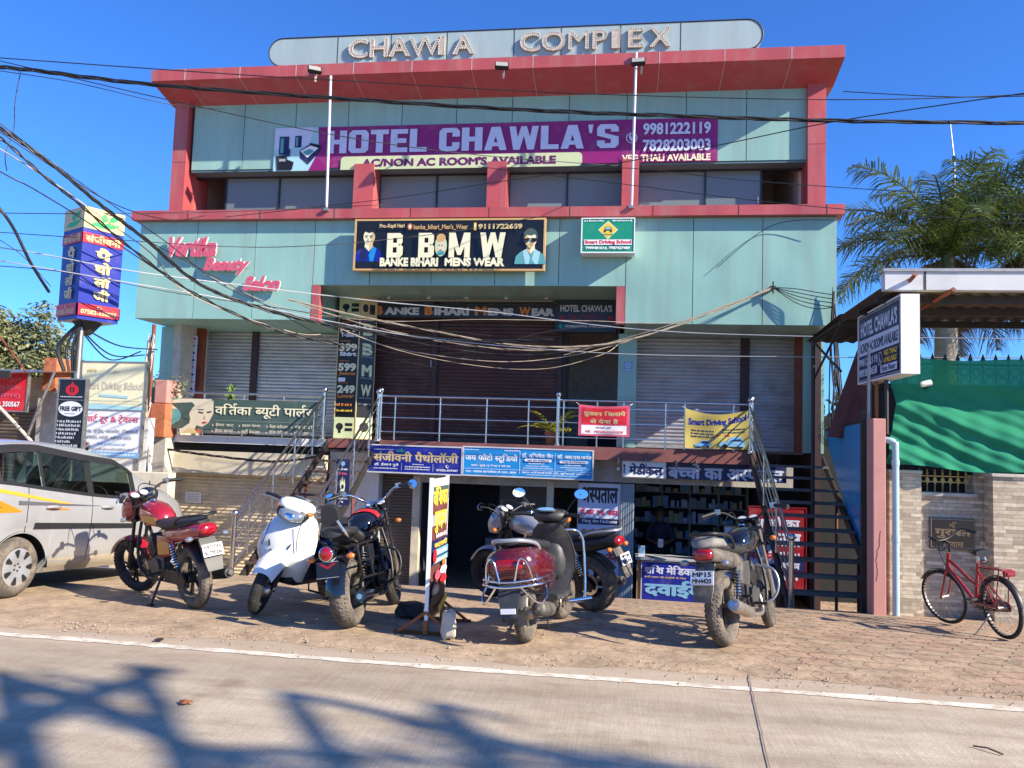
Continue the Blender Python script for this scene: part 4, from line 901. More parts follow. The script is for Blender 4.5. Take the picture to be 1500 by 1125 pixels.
# red-brown poster wall and white doctor boards beside the stairs on the right
s = wall_sign('red_poster_board', 'red poster board with white hindi lettering behind the right stair rail', 'poster', 1098, 742, 1180, 870, 14.95, th=.03, body='ink_dred', framew=.015, frame='ink_dred')
s.text('बच्चों का', .1, .10, .9, .25, 'ink_lav', bold=.05); s.text('अस्पताल', .08, .30, .92, .46, 'ink_lav', bold=.05); s.scrawl(.1, .52, .9, .56, 'ink_lav', 2); s.rect(0, .6, 1, .74, 'ink_navy'); s.text('विशेषज्ञ', .3, .62, .9, .72, 'ink_lav', bold=.04); s.scrawl(.1, .8, .9, .85, 'ink_lav', 5); s.done()
s = wall_sign('white_poster_board', 'white poster board with red hindi names beside the right stairs', 'poster', 1062, 772, 1137, 886, 13.6, th=.03, body='ink_lav', framew=.012, frame='steel_dull')
s.text('अस्पताल', .05, .04, .97, .22, 'ink_navy', bold=.05); s.text('डॉ.अभिषेक जैन', .05, .28, .95, .42, 'ink_red', bold=.04); s.rect(0, .46, 1, .58, 'ink_navy'); s.text('बाल रोग विशेषज्ञ', .06, .48, .95, .57, 'ink_white', bold=.04); s.text('डॉ. श्वेता जैन', .05, .64, .95, .78, 'ink_red', bold=.04); s.rect(.0, .88, 1, 1, 'ink_navy')
r_ = s.done()
mb = MB()
for u in (.05, .95): p = s.pt(u, 1, 0); mb.box(p.x - .02, p.x + .02, 13.6, 13.64, gz(13.6), p.z + .01)
mb.build('leg', 'steel_dull', r_)
# cloth banners tied to the balcony rail
def cloth_banner(name, label, p0, q0, p1, q1, Y, sag, draw, amp=.02, seed=1):
    a = at(p0, q0, Y); b = at(p1, q1, Y); s = Sign.__new__(Sign); s.O = a; s.U = Vector((1, 0, 0)); s.V = Vector((0, 0, 1)); s.N = Vector((0, -1, 0)); s.W = b.x - a.x; s.H = a.z - b.z; s.k = 1; s.L = {}
    s.root = thing(name, label, 'banner', (a.x + s.W / 2, Y, b.z))
    def warp(p):
        u = (p.x - a.x) / s.W; v = (a.z - p.z) / s.H
        return Vector((p.x, p.y - amp * sin(u * 9 + seed) * (.4 + .6 * v) - amp * .7 * sin(v * 7 + u * 4), p.z - sag * sin(pi * u) * (1 - v) ** 1.5))
    def dense(m, u0, v0, u1, v1, nu=24, nv=14):
        s.k += 1; s.mb(m).grid(lambda i, j: s.pt(u0 + (u1 - u0) * i, v0 + (v1 - v0) * j, s.k), nu, nv)
    s.dense = dense; draw(s)
    for m, bq in s.L.items(): bq.v = [warp(p) for p in bq.v]
    s.L_first = None
    names = {k: ('cloth' if i == 0 else 'lettering') for i, k in enumerate(s.L)}
    for m, bq in s.L.items(): bq.build(names[m], m, s.root, fix=False, smooth=50 if names[m] == 'cloth' else None)
    t_ = MB()
    for u in (0, 1): p = s.pt(u, 0, 0); t_.tube([p, p + Vector((.05 * (-1 if u == 0 else 1), .03, .03))], .005, 5)
    t_.build('tie_string', 'ink_white', s.root)
def d1(s):
    s.dense('ink_pink', 0, 0, 1, 1); s.dense('ink_red', .06, .08, .94, .62); s.dense('ink_white', .06, .66, .94, .94)
    s.text('दुकान किराये', .1, .17, .92, .38, 'ink_tan', bold=.04); s.text('से देना है', .22, .43, .78, .61, 'ink_tan', bold=.04); s.text('सम्पर्क करें', .34, .68, .64, .76, 'ink_purple', bold=.015); s.text('मो. 7828203003', .14, .80, .88, .90, 'ink_pink', bold=.03)
cloth_banner('rent_banner', 'pink and red cloth banner with yellow hindi letters tied to the middle railing', 848, 592, 922, 640, 14.36, .03, d1, .012)
def car_pic(s, u, v, k):
    s.poly([(u - .5 * k, v), (u - .46 * k, v - .16 * k * 1.6), (u - .2 * k, v - .2 * k * 1.6), (u - .05 * k, v - .38 * k * 1.6), (u + .3 * k, v - .38 * k * 1.6), (u + .5 * k, v - .16 * k * 1.6), (u + .5 * k, v)], 'ink_lblue')
    s.poly([(u - .14 * k, v - .2 * k * 1.6), (u - .02 * k, v - .34 * k * 1.6), (u + .26 * k, v - .34 * k * 1.6), (u + .4 * k, v - .2 * k * 1.6)], 'ink_navy'); s.oval(u - .28 * k, v, .1 * k, .1 * k * 1.6, 'ink_black', 14); s.oval(u + .3 * k, v, .1 * k, .1 * k * 1.6, 'ink_black', 14)
def d2(s):
    s.dense('ink_yellow_shade', 0, 0, 1, 1); s.text('Smart Driving School', .05, .22, .96, .46, 'ink_blue', bold=.045, slope=-.14)  # duller yellow ink: the shade on this cloth is put into its colour
    for i, (u, v) in enumerate(((.1, .50), (.1, .58), (.1, .66), (.58, .44), (.58, .52))): s.scrawl(u, v, u + .36, v + .05, 'ink_navy', i)
    s.rect(.46, .62, .7, .66, 'ink_red'); car_pic(s, .28, .95, .26); car_pic(s, .74, .93, .42)
cloth_banner('school_banner', 'yellow cloth driving school banner with two cars sagging from the right end of the railing', 1004, 598, 1097, 659, 14.36, .1, d2, .025, 3)
# small hanging flex on the left stair rail
s = Sign('hanging_flex', 'small narrow purple flex banner hung from the left stair rail', 'banner', at(493, 672, 12.6), (1, .0, 0), .23, .76, th=.008, body='ink_navy', up=(-.03, 0, 1))
s.oval(.5, .1, .16, .05, 'ink_lblue'); s.scrawl(.12, .2, .9, .24, 'ink_white', 2); s.scrawl(.12, .28, .88, .34, 'ink_pink', 3)
s.poly([(.35, .7), (.3, .55), (.38, .42), (.45, .52), (.5, .38), (.56, .52), (.63, .42), (.7, .56), (.64, .7)], 'ink_pale'); s.oval(.5, .6, .1, .05, 'ink_navy'); s.scrawl(.1, .76, .9, .80, 'ink_white', 6); s.scrawl(.12, .84, .9, .87, 'ink_white', 7); s.oval(.5, .93, .06, .018, 'ink_white'); s.done()
# paper on the cream shutter
s = wall_sign('shutter_notice', 'white printed notice pasted on the sunlit cream shutter', 'notice', 272, 720, 294, 737, 14.83, th=.003, body='ink_white')
for i in range(4): s.scrawl(.1, .15 + i * .2, .9, .25 + i * .2, 'ink_grey', i)
s.done()
# ------------------------------------------------------------------ stairs and railings
addm('stair_rust', (.085, .05, .04), .7, var=.3); addm('stair_grey', (.13, .12, .11), .6, var=.25)
def staircase(label, xa, xb, y0, y1, z0, z1, n, tm):
    t = thing('metal_staircase', label, 'staircase', ((xa + xb) / 2, y0, z0), 0)
    for i in range(n):
        k = (i + 1) / (n + 1); y = y0 + (y1 - y0) * k; z = z0 + (z1 - z0) * k
        mb = MB(); mb.box(xa + .02, xb - .02, y - .14, y - .10, z - .03, z + .012); mb.box(xa + .02, xb - .02, y + .10, y + .13, z - .03, z + .008)
        for q in range(5): mb.box(xa + .02, xb - .02, y - .085 + q * .038, y - .072 + q * .038, z - .006, z + .006)
        for q in (.02, .5, .98): x_ = xa + .03 + (xb - xa - .06) * q; mb.box(x_ - .012, x_ + .012, y - .0995, y + .0995, z - .024, z - .007)
        mb.build('tread', tm, t)
    for x in (xa, xb):
        mb = MB(); mb.prism([(y0 - .1, z0 - .12), (y0 + .16, z0 - .14), (y1 + .02, z1 - .16), (y1 + .02, z1)], 'x', x - .02, x + .02); mb.build('stringer', 'iron_dk', t)
    for k in (.33, .68):
        y = y0 + (y1 - y0) * k; z = z0 + (z1 - z0) * k
        for x in (xa + .06, xb - .06): mb = MB(); mb.tube([(x, y, gz(y) - .05), (x, y, z - .1)], .025, 6); mb.build('support_post', 'rust_red', t)
    return t
staircase('left open metal staircase climbing from the pavement to the salon landing', -5.62, -4.62, 11.2, 14.55, -.46, 1.6, 10, 'stair_rust')
staircase('right open metal staircase beside the blue sheet, dim under its own treads', 2.28, 3.5, 11.0, 14.4, -.42, 1.6, 10, 'stair_grey')

def rail_run(name, label, pts, posts_at, drops, nbars, big=(0,), post_r=.022, thin=.011, group=None):
    """a stainless rail along pts (floor line); big posts carry ball tops"""
    t = thing(name, label, 'railing', pts[0], 0, group); H = .84
    a, b = Vector(pts[0]), Vector(pts[1])
    up = Vector((0, 0, 1))
    mb = MB(); mb.tube([a + up * H, b + up * H], post_r, 8); mb.build('top_rail', 'steel', t, smooth=60)
    for i in range(nbars): mb = MB(); z = .16 + (H - .3) * i / max(1, nbars - 1); mb.tube([a + up * z, b + up * z], thin, 6); mb.build('rail_bar', 'steel', t, smooth=60)
    for k in posts_at:
        p = a + (b - a) * k; bg = k in big
        mb = MB(); r = .035 if bg else .016; mb.tube([p, p + up * (H + (.06 if bg else 0))], r, 10)
        if bg: mb.ell(p + up * (H + .105), (.055, .055, .055), 12, 8); mb.lathe([(.06, 0), (.06, .02), (.036, .035)], 12, Matrix.Translation(p))
        mb.build('post', 'steel', t, smooth=50)
    return t
ZS = 1.63; P4 = lambda p: at(p, 650, 14.5).x
rail_run('steel_railing', 'stainless railing of the middle walkway between the two stairs, carrying the cloth banners', [(P4(556), 14.47, ZS), (P4(1100), 14.47, ZS)], [0, .042, .17, .30, .415, .495, .51, .60, .67, .78, .83, .955, 1.0], None, 3, big=(0, .495, 1.0))
rail_run('steel_railing', 'stainless railing of the left walkway behind the beauty parlour banner', [(at(238, 645, 14.4).x, 14.42, 1.6), (-5.66, 14.42, 1.6)], [0, .25, .5, .75, 1.0], None, 3, big=(1.0,))
for lab, x, y0, y1, z0, z1 in (('left hand rail of the left stairs in sunlit stainless pipe', -5.66, 11.1, 14.4, -.47, 1.6), ('right hand rail of the left stairs carrying the purple flex', -4.58, 11.1, 14.4, -.47, 1.6),
                               ('left hand rail of the right stairs ending at the chrome ball post', 2.26, 10.95, 14.4, -.42, 1.6)):
    rail_run('stair_railing', lab, [(x, y0, z0), (x, y1, z1)], [0, .14, .38, .62, .86, 1.0] if x < 0 else [0, .3, .6, 1.0], None, 4, big=(0, 1.0))

# person behind the counter, dim inside the shop
def shopkeeper():
    c = at(966, 800, 16.35); fl = -1.3
    t = thing('person', 'person in a dark navy shirt holding papers behind the chemist counter', 'person', (c.x, 16.35, fl))
    X0, Y0 = c.x, 16.35
    me = bpy.data.meshes.new('body'); bm = bmesh.new(); sk = bm.verts.layers.skin.verify()
    J = {}
    def v(n, p, r, par=None):
        q = bm.verts.new((p[0], p[1], p[2])); q[sk].radius = (r, r); J[n] = q
        if par: bm.edges.new((J[par], q))
        return q
    v('pel', (0, 0, .94), .14); J['pel'][sk].use_root = True
    v('wai', (0, -.01, 1.08), .125, 'pel'); v('che', (0, -.02, 1.30), .145, 'wai'); v('nk', (0, -.03, 1.46), .06, 'che'); v('hd0', (0, -.055, 1.55), .065, 'nk'); v('hd', (0, -.07, 1.64), .092, 'hd0'); v('top', (0, -.065, 1.70), .075, 'hd')
    for s_ in (-1, 1):
        k = 'l' if s_ > 0 else 'r'
        v('sh' + k, (.17 * s_, -.02, 1.38), .07, 'che'); v('el' + k, (.25 * s_, -.08, 1.12), .05, 'sh' + k); v('wr' + k, (.11 * s_, -.30, 1.08), .034, 'el' + k); v('pm' + k, (.07 * s_, -.37, 1.08), .036, 'wr' + k)
        for i in range(4): v('f%d' % i + k, ((.045 - .008 * i) * s_, -.405, 1.11 - .02 * i), .011, 'pm' + k); v('g%d' % i + k, ((.025 - .004 * i) * s_, -.43, 1.10 - .02 * i), .009, 'f%d' % i + k)
        v('t1' + k, (.05 * s_, -.37, 1.125), .011, 'pm' + k); v('t2' + k, (.03 * s_, -.39, 1.14), .009, 't1' + k)
        v('hp' + k, (.10 * s_, 0, .86), .105, 'pel'); v('kn' + k, (.11 * s_, -.02, .48), .065, 'hp' + k); v('an' + k, (.11 * s_, .02, .09), .045, 'kn' + k); v('to' + k, (.12 * s_, -.13, .04), .04, 'an' + k)
    bm.to_mesh(me); bm.free(); me.materials.append(M['skin'])
    o = bpy.data.objects.new('body', me); COL.objects.link(o); o.parent = t
    o.modifiers.new('skin', 'SKIN').use_smooth_shade = True; sb = o.modifiers.new('sub', 'SUBSURF'); sb.levels = 1; sb.render_levels = 2
    W_ = WM(t)
    mb = MB(W_)
    mb.loft([[(.0 + (.205 * k) * cos(a), -.015 + .155 * k2 * sin(a), z) for a in [2 * pi * i / 16 for i in range(16)]] for z, k, k2 in ((.90, .86, 1), (1.05, .80, .95), (1.25, .92, 1.05), (1.36, .98, 1.0), (1.43, .7, .8), (1.47, .36, .5))], False)
    for s_ in (-1, 1): mb.tube([(.15 * s_, -.02, 1.39), (.20 * s_, -.04, 1.3), (.255 * s_, -.085, 1.12)], [.085, .08, .068], 12)
    mb.build('shirt', 'shirt_navy', t, smooth=60)
    mb = MB(W_)
    for s_ in (-1, 1): mb.tube([(.085 * s_, 0, .93), (.11 * s_, -.02, .48), (.11 * s_, .01, .08)], [.13, .09, .075], 12)
    mb.build('trousers', 'black', t, smooth=60)
    mb = MB(W_); mb.loft([[(.098 * k * cos(a), -.05 + dy + .105 * k * sin(a), z) for a in [2 * pi * i / 14 for i in range(14)]] for z, k, dy in ((1.66, .98, .035), (1.70, 1.0, .015), (1.74, .9, .0), (1.775, .55, 0))], True); mb.build('hair', 'hair', t, smooth=60)
    mb = MB(W_); mb.ell((0, -.168, 1.625), (.014, .02, .022), 8, 6)
    for s_ in (-1, 1): mb.ell((.095 * s_, -.06, 1.63), (.012, .02, .03), 8, 6)
    mb.build('nose_and_ears', 'skin', t, smooth=60)
    mb = MB(W_)
    for s_ in (-1, 1): mb.ell((.034 * s_, -.150, 1.655), (.014, .009, .008), 8, 6)
    mb.ell((0, -.148, 1.585), (.026, .01, .006), 8, 5); mb.build('eyes_and_mouth', 'hair', t, smooth=60)
    p = thing('paper_sheet', 'white sheets of paper held by the person at the chemist counter', 'paper', (X0, Y0 - .41, fl + 1.1)); mb = MB(); mb.box(X0 - .05, X0 + .05, Y0 - .425, Y0 - .418, fl + 1.0, fl + 1.16); mb.build('sheet', 'ink_lav', p)
shopkeeper()
c = at(940, 800, 15.4); t = thing('counter_card', 'small pale blue card standing on the chemist counter in front of the person', 'card', (c.x, 15.4, ct + .04)); mb = MB(); mb.box(c.x - .06, c.x + .06, 15.38, 15.4, ct + .04, ct + .24); mb.build('card', 'ink_lav', t); mb = MB(); mb.box(c.x - .045, c.x + .045, 15.376, 15.3795, ct + .1, ct + .22); mb.build('print', 'ink_lblue', t)

# ------------------------------------------------------------------ plants
def leafcards(mb, c, rad, n, R, size, squash=.8, hollow=.35):
    for i in range(n):
        while True:
            d = Vector((R.uniform(-1, 1), R.uniform(-1, 1), R.uniform(-1, 1)))
            if hollow < d.length < 1: break
        p = Vector(c) + Vector((d.x * rad[0], d.y * rad[1], d.z * rad[2])); nrm = (d + Vector((R.uniform(-.8, .8), R.uniform(-.8, .8), R.uniform(-.3, .9)))).normalized()
        a = nrm.orthogonal().normalized(); a = Matrix.Rotation(R.uniform(0, 6.28), 3, nrm) @ a; b = nrm.cross(a); s_ = size * R.uniform(.6, 1.3)
        mb.add([p - a * s_, p + b * s_ * .45 + nrm * .1 * s_, p + a * s_, p - b * s_ * .45], [(0, 1, 2, 3)])
def leaf_mat(k, c1, c2, rough=.5):
    m = bpy.data.materials.new(k); m.use_nodes = True; n = m.node_tree.nodes; L = m.node_tree.links; b = n['Principled BSDF']
    g = n.new('ShaderNodeNewGeometry'); r = n.new('ShaderNodeValToRGB'); r.color_ramp.elements[0].color = (*c1, 1); r.color_ramp.elements[1].color = (*c2, 1); L.new(g.outputs['Random Per Island'], r.inputs[0]); L.new(r.outputs[0], b.inputs['Base Color']); b.inputs['Roughness'].default_value = rough
    tr = n.new('ShaderNodeBsdfTranslucent'); L.new(r.outputs[0], tr.inputs[0]); mx = n.new('ShaderNodeMixShader'); mx.inputs[0].default_value = .25; L.new(b.outputs[0], mx.inputs[1]); L.new(tr.outputs[0], mx.inputs[2]); L.new(mx.outputs[0], n['Material Output'].inputs[0]); return m
LM = leaf_mat('tree_leaves', (.075, .095, .03), (.30, .30, .14)); LP = leaf_mat('palm_leaves', (.035, .075, .016), (.18, .22, .06), .35); LD = leaf_mat('palm_dry', (.16, .11, .055), (.30, .23, .13)); LY = leaf_mat('pot_leaves', (.22, .26, .02), (.45, .42, .05))

def bushy_tree(label, x, y, h, blobs, seed, n, size, group=None):
    R = random.Random(seed); t = thing('leafy_tree', label, 'tree', (x, y, gz(y)), 0, group)
    mb = MB(); z0 = gz(y) - .2; mb.tube(smooth_pts([(x, y, z0), (x + .15, y, z0 + h * .3), (x - .1, y + .1, z0 + h * .55)]), [.22 - .008 * i for i in range(13)], 8)
    for bx, by, bz, br in blobs:
        mb.tube(smooth_pts([(x - .05, y + .05, z0 + h * .45), (x + (bx) * .4, y + by * .4, z0 + h * .45 + (bz - h * .45) * .6), (x + bx, y + by, z0 + bz)]), [.12 - .008 * i for i in range(13)], 6)
    mb.build('trunk', 'bark', t, smooth=60)
    mb = MB()
    for bx, by, bz, br in blobs:
        leafcards(mb, (x + bx, y + by, z0 + bz), (br, br, br * .8), int(n * br * br), R, size)
        for q in range(7):
            d = Vector((R.uniform(-1, 1), R.uniform(-1, 1), R.uniform(-.5, 1))).normalized() * br * R.uniform(.75, 1.05)
            leafcards(mb, Vector((x + bx, y + by, z0 + bz)) + d, (br * .38,) * 3, int(n * br * br * .10), R, size, hollow=0)
    mb.build('crown', LM, t, fix=False)
bushy_tree('large leafy tree rising over the left shops behind the pathology pole', -20.6, 24, 6.4, [(-2.2, 0, 5.6, 1.9), (.3, .3, 5.3, 1.8), (-1, -.6, 6.2, 1.5), (2.1, .2, 4.4, 1.4), (3.5, .6, 3.8, 1.2), (-3.8, .3, 4.9, 1.8), (1.2, -.8, 4.4, 1.3)], 5, 1100, .10)
bushy_tree('low dusty tree behind the cable pole, half hidden by the cream signboard', -15.6, 26, 3.8, [(0, 0, 4.4, 1.0), (.9, .2, 4.0, .8), (-.9, 0, 3.9, .9)], 9, 900, .10)
bushy_tree('small dark green tree glimpsed between the teal building and the shed roof', 5.1, 19.5, 4.0, [(0, 0, 3.6, .9), (.5, .3, 2.8, .9), (-.4, .2, 2.4, .8)], 12, 420, .12)

def palm(label, x, y, zc, seed, fr, lean=0, dry=7, L=2.2, trunk_r=.2):
    R = random.Random(seed); z0 = gz(y); t = thing('palm_tree', label, 'palm', (x, y, z0), 0, 'palms behind the boundary wall')
    mb = MB(); pts = smooth_pts([(x - lean, y, z0), (x - lean * .5, y, z0 + (zc - z0) * .5), (x, y, zc)], 10); n = len(pts)
    mb.tube(pts, [trunk_r * (1.05 - .25 * i / n) * (1 + .03 * (i % 2)) for i in range(n)], 14); mb.build('trunk', 'palm_trunk', t, smooth=70)
    mb = MB(); mb.tube([(x, y, zc - .3), (x, y, zc + .2), (x, y, zc + .5)], [trunk_r * .8, trunk_r * .65, .06], 10); mb.build('crownshaft', mat('crownshaft', (.13, .15, .06), .5), t, smooth=60)
    live, dead = MB(), MB()
    for i in range(fr + dry):
        isd = i >= fr; az = R.uniform(0, 6.28) if isd else i * 2.39996 + R.uniform(-.2, .2)
        el = R.uniform(-.75, -.35) if isd else 1.40 - 1.30 * (i / fr) + R.uniform(-.1, .1); ll = L * R.uniform(.85, 1.1) * (.75 if isd else 1)
        mb = dead if isd else live; p = Vector((x, y, zc + .3)); h = Vector((cos(az), sin(az), 0)); pts = []
        K = 22; e = el
        for k in range(K + 1): pts.append(p.copy()); p = p + (h * cos(e) + Vector((0, 0, 1)) * sin(e)) * ll / K; e -= (.030 + .075 * k / K) * (1 if not isd else .6)
        mb.tube(pts, [.022 * (1 - .8 * k / K) + .003 for k in range(K + 1)], 5)
        side = Vector((-h.y, h.x, 0))
        for k in range(4, K * 4):
            f = k / (K * 4); q = f * K; i0 = int(q); p0 = pts[i0].lerp(pts[min(i0 + 1, K)], q - i0); d = (pts[min(i0 + 1, K)] - pts[i0]).normalized(); upv = side.cross(d).normalized() * -1
            if upv.z < 0 and not isd: upv = -upv
            for sg in (-1, 1):
                ln = .52 * L / 2.2 * (sin(pi * min(1, f * 1.02)) ** .5) * R.uniform(.75, 1.1) * (.8 if isd else 1) + .04
                o_ = (side * sg * 1.0 + d * .75 + upv * R.uniform(-.5, .9)).normalized(); droop = Vector((0, 0, -1)) * ln * (R.uniform(.25, .55) if not isd else .8)
                m_ = p0 + o_ * ln * .55 + droop * .2; tp = p0 + o_ * ln * .95 + droop; wv = d * .013
                mb.add([p0 - wv, p0 + wv, m_ + wv * 1.1, m_ - wv * 1.1, tp], [(0, 1, 2, 3), (3, 2, 4)])
    live.build('crown', LP, t, fix=False); dead.build('dry_fronds', LD, t, fix=False)
p = at(1412, 480, 17.0); palm('palm with a thick ringed trunk beside the box sign, its crown over the parapet', p.x - .3, 17.0, 5.45, 3, 27, .2, L=2.95, dry=12, trunk_r=.24)
p = at(1510, 330, 17.5); palm('palm at the edge of the view with hanging brown dry fronds over the parapet', p.x + .2, 17.5, 5.9, 8, 24, .1, dry=14, L=2.8)
# antenna mast behind the palms
p = at(1398, 240, 20); q = at(1392, 180, 20); t = thing('antenna_rod', 'thin pale rod standing up behind the palm crowns', 'antenna', (p.x, 20, -1.3)); mb = MB(); mb.tube([(p.x, 20, -1.3), p, q], [.03, .02, .008], 6); mb.build('rod', 'steel_dull', t)

def pot_palm(label, px, Y, zb, seed, h=.5, pot=True):
    R = random.Random(seed); x = at(px, 640, Y).x; t = thing('potted_plant', label, 'plant', (x, Y, zb))
    if pot: mb = MB(); mb.lathe([(.085, 0), (.09, .01), (.125, .2), (.14, .2), (.14, .25), (.12, .25), (.11, .22), (.0, .215)], 20, Matrix.Translation((x, Y, zb)), cap=False); mb.build('pot', 'terracotta', t, smooth=40)
    mb = MB(); b = Vector((x, Y, zb + (.2 if pot else 0)))
    for i in range(15):
        az = R.uniform(0, 6.28); e = R.uniform(.6, 1.45); l = h * R.uniform(.6, 1.1); p = b.copy(); pts = []
        for k in range(9): pts.append(p.copy()); p = p + Vector((cos(az) * cos(e), sin(az) * cos(e), sin(e))) * l / 8; e -= .13
        mb.tube(pts, .005, 4); sd = Vector((-sin(az), cos(az), 0))
        for k in range(3, 9):
            for sg in (-1, 1): d = (pts[k] - pts[k - 1]).normalized(); q = pts[k]; tip = q + sd * sg * .11 + d * .09 - Vector((0, 0, .03)); mb.add([q, q + (tip - q) * .4 + d * .02, tip, q + (tip - q) * .4 - d * .02], [(0, 1, 2, 3)])
    mb.build('leaves', LY if pot else 'leaf_lt', t, fix=False)
pot_palm('yellow green potted palm in a terracotta pot behind the middle railing', 808, 14.75, 1.63, 4, .62)
R = random.Random(6); x = at(336, 600, 14.7).x; t = thing('leafy_plant', 'bright green plant poking up behind the beauty parlour banner', 'plant', (x, 14.7, 1.6)); mb = MB(); mb.tube([(x, 14.7, 1.6), (x + .01, 14.7, 2.55)], .01, 5); mb.build('stem', 'leaf_lt', t)
mb = MB()
for i in range(26): leafcards(mb, (x + R.uniform(-.05, .05), 14.7 + R.uniform(-.05, .05), 2.2 + i * .016), (.05, .05, .05), 2, R, .07, hollow=0)
mb.build('leaves', 'leaf_lt', t, fix=False)

# ------------------------------------------------------------------ right side: boundary wall, fence, net, shed roof, signs
def stone_material():
    m = bpy.data.materials.new('stone_cladding'); m.use_nodes = True; n = m.node_tree.nodes; L = m.node_tree.links; b = n['Principled BSDF']
    tc = n.new('ShaderNodeTexCoord'); sp = n.new('ShaderNodeSeparateXYZ'); L.new(tc.outputs['Object'], sp.inputs[0]); cb = n.new('ShaderNodeCombineXYZ'); ad = n.new('ShaderNodeMath'); L.new(sp.outputs[0], ad.inputs[0]); L.new(sp.outputs[1], ad.inputs[1]); L.new(ad.outputs[0], cb.inputs[0]); L.new(sp.outputs[2], cb.inputs[1])
    br = n.new('ShaderNodeTexBrick'); br.offset = .37; br.offset_frequency = 3; br.squash = 1.35; br.squash_frequency = 2
    for k, v in {'Scale': 1, 'Brick Width': .15, 'Row Height': .044, 'Mortar Size': .0015, 'Mortar Smooth': .2, 'Bias': -.1}.items(): br.inputs[k].default_value = v
    br.inputs[1].default_value = (.34, .29, .215, 1); br.inputs[2].default_value = (.66, .57, .43, 1); br.inputs[3].default_value = (.2, .17, .14, 1); L.new(cb.outputs[0], br.inputs[0])
    no = n.new('ShaderNodeTexNoise'); no.inputs['Scale'].default_value = 18; no.inputs['Detail'].default_value = 6; L.new(tc.outputs['Object'], no.inputs[0]); r = n.new('ShaderNodeValToRGB'); r.color_ramp.elements[0].position = .3; r.color_ramp.elements[0].color = (.8, .77, .75, 1); r.color_ramp.elements[1].position = .7; r.color_ramp.elements[1].color = (1.1, 1.08, 1.05, 1); L.new(no.outputs[0], r.inputs[0])
    mu = n.new('ShaderNodeMix'); mu.data_type = 'RGBA'; mu.blend_type = 'MULTIPLY'; mu.inputs[0].default_value = 1; L.new(br.outputs[0], mu.inputs[6]); L.new(r.outputs[0], mu.inputs[7]); L.new(mu.outputs[2], b.inputs['Base Color']); b.inputs['Roughness'].default_value = .85
    bp = n.new('ShaderNodeBump'); bp.inputs['Strength'].default_value = .9; bp.inputs['Distance'].default_value = .012; lm = n.new('ShaderNodeRGBToBW'); L.new(br.outputs[0], lm.inputs[0]); L.new(lm.outputs[0], bp.inputs['Height']); L.new(bp.outputs[0], b.inputs['Normal']); return m
STONE = stone_material()
YW = 10.15; wx = lambda p, y=760, Y=YW: at(p, y, Y).x; wz = lambda y, p=1400, Y=YW: at(p, y, Y).z
zt = wz(690, 1330); zg = -.6
t = thing('boundary_wall', 'stone clad boundary wall with a barred opening, behind the red bicycle', 'wall', (wx(1400), YW, gz(YW)))
mb = MB(); mb.box(wx(1303), wx(1350), YW, YW + .3, zg, zt - .03); mb.box(wx(1446), wx(1446) + 6, YW - .16, YW + .3, zg, zt - .03)
mb.box(wx(1350) + .001, wx(1446) - .001, YW + .1, YW + .3, zg, wz(728)); mb.box(wx(1435) - .02, wx(1446) - .001, YW + .1, YW + .3, wz(728) + .001, zt - .03); mb.build('stone_face', STONE, t)
mb = MB(); mb.box(wx(1301), wx(1351), YW - .02, YW + .32, zt - .028, zt + .01); mb.box(wx(1443), wx(1446) + 6, YW - .19, YW + .32, zt - .028, zt + .01); mb.build('coping', 'plaster', t, bevel=.005)
mb = MB(); mb.box(wx(1350) + .002, wx(1436), YW + .06, YW + .32, wz(728) + .001, wz(728) + .04); mb.build('sill', 'plaster', t)
mb = MB(); za, zb = wz(728) + .05, zt + .03
for i in range(7):
    x = wx(1353) + (wx(1434) - wx(1353)) * (i + .3) / 7; mb.tube([(x, YW + .2, za - .02), (x, YW + .2, zb)], .008, 6); mb.prism([(x - .025, zb - .14), (x, zb - .19), (x + .025, zb - .14), (x + .012, zb - .1), (x - .012, zb - .1)], 'y', YW + .19, YW + .21)
    mb.ell((x, YW + .2, zb - .05), (.016, .016, .016), 8, 6)
for z in (zb - .16, zb - .09): mb.box(wx(1351), wx(1436), YW + .193, YW + .207, z, z + .014)
mb.build('barred_grille', 'gold_bar', t)
mb = MB(); mb.box(wx(1340), wx(1446) + 6, YW + 1.6, YW + 1.7, -.6, zt + 1.2); mb.build('inner_wall', 'dark_in', t)
# nameplate
a = at(1361, 757, YW + .08); b = at(1428, 806, YW + .08)
s = Sign('nameplate', 'black granite nameplate with carved gold hindi letters on the stone wall', 'sign', (a.x, YW + .07, a.z), (1, 0, 0), b.x - a.x, a.z - b.z, th=.03, body='blk_gloss')
for u0, v0, u1, v1 in ((.03, .05, .97, .065), (.03, .935, .97, .95), (.03, .05, .038, .95), (.962, .05, .97, .95)): s.rect(u0, v0, u1, v1, 'ink_grey')
s.text('ੴ', .43, .12, .60, .33, 'ink_gold', bold=.03); s.text('गुरमन', .10, .36, .92, .66, 'ink_gold', bold=.05); s.text('निवास', .28, .70, .74, .92, 'ink_gold', bold=.035); s.done()
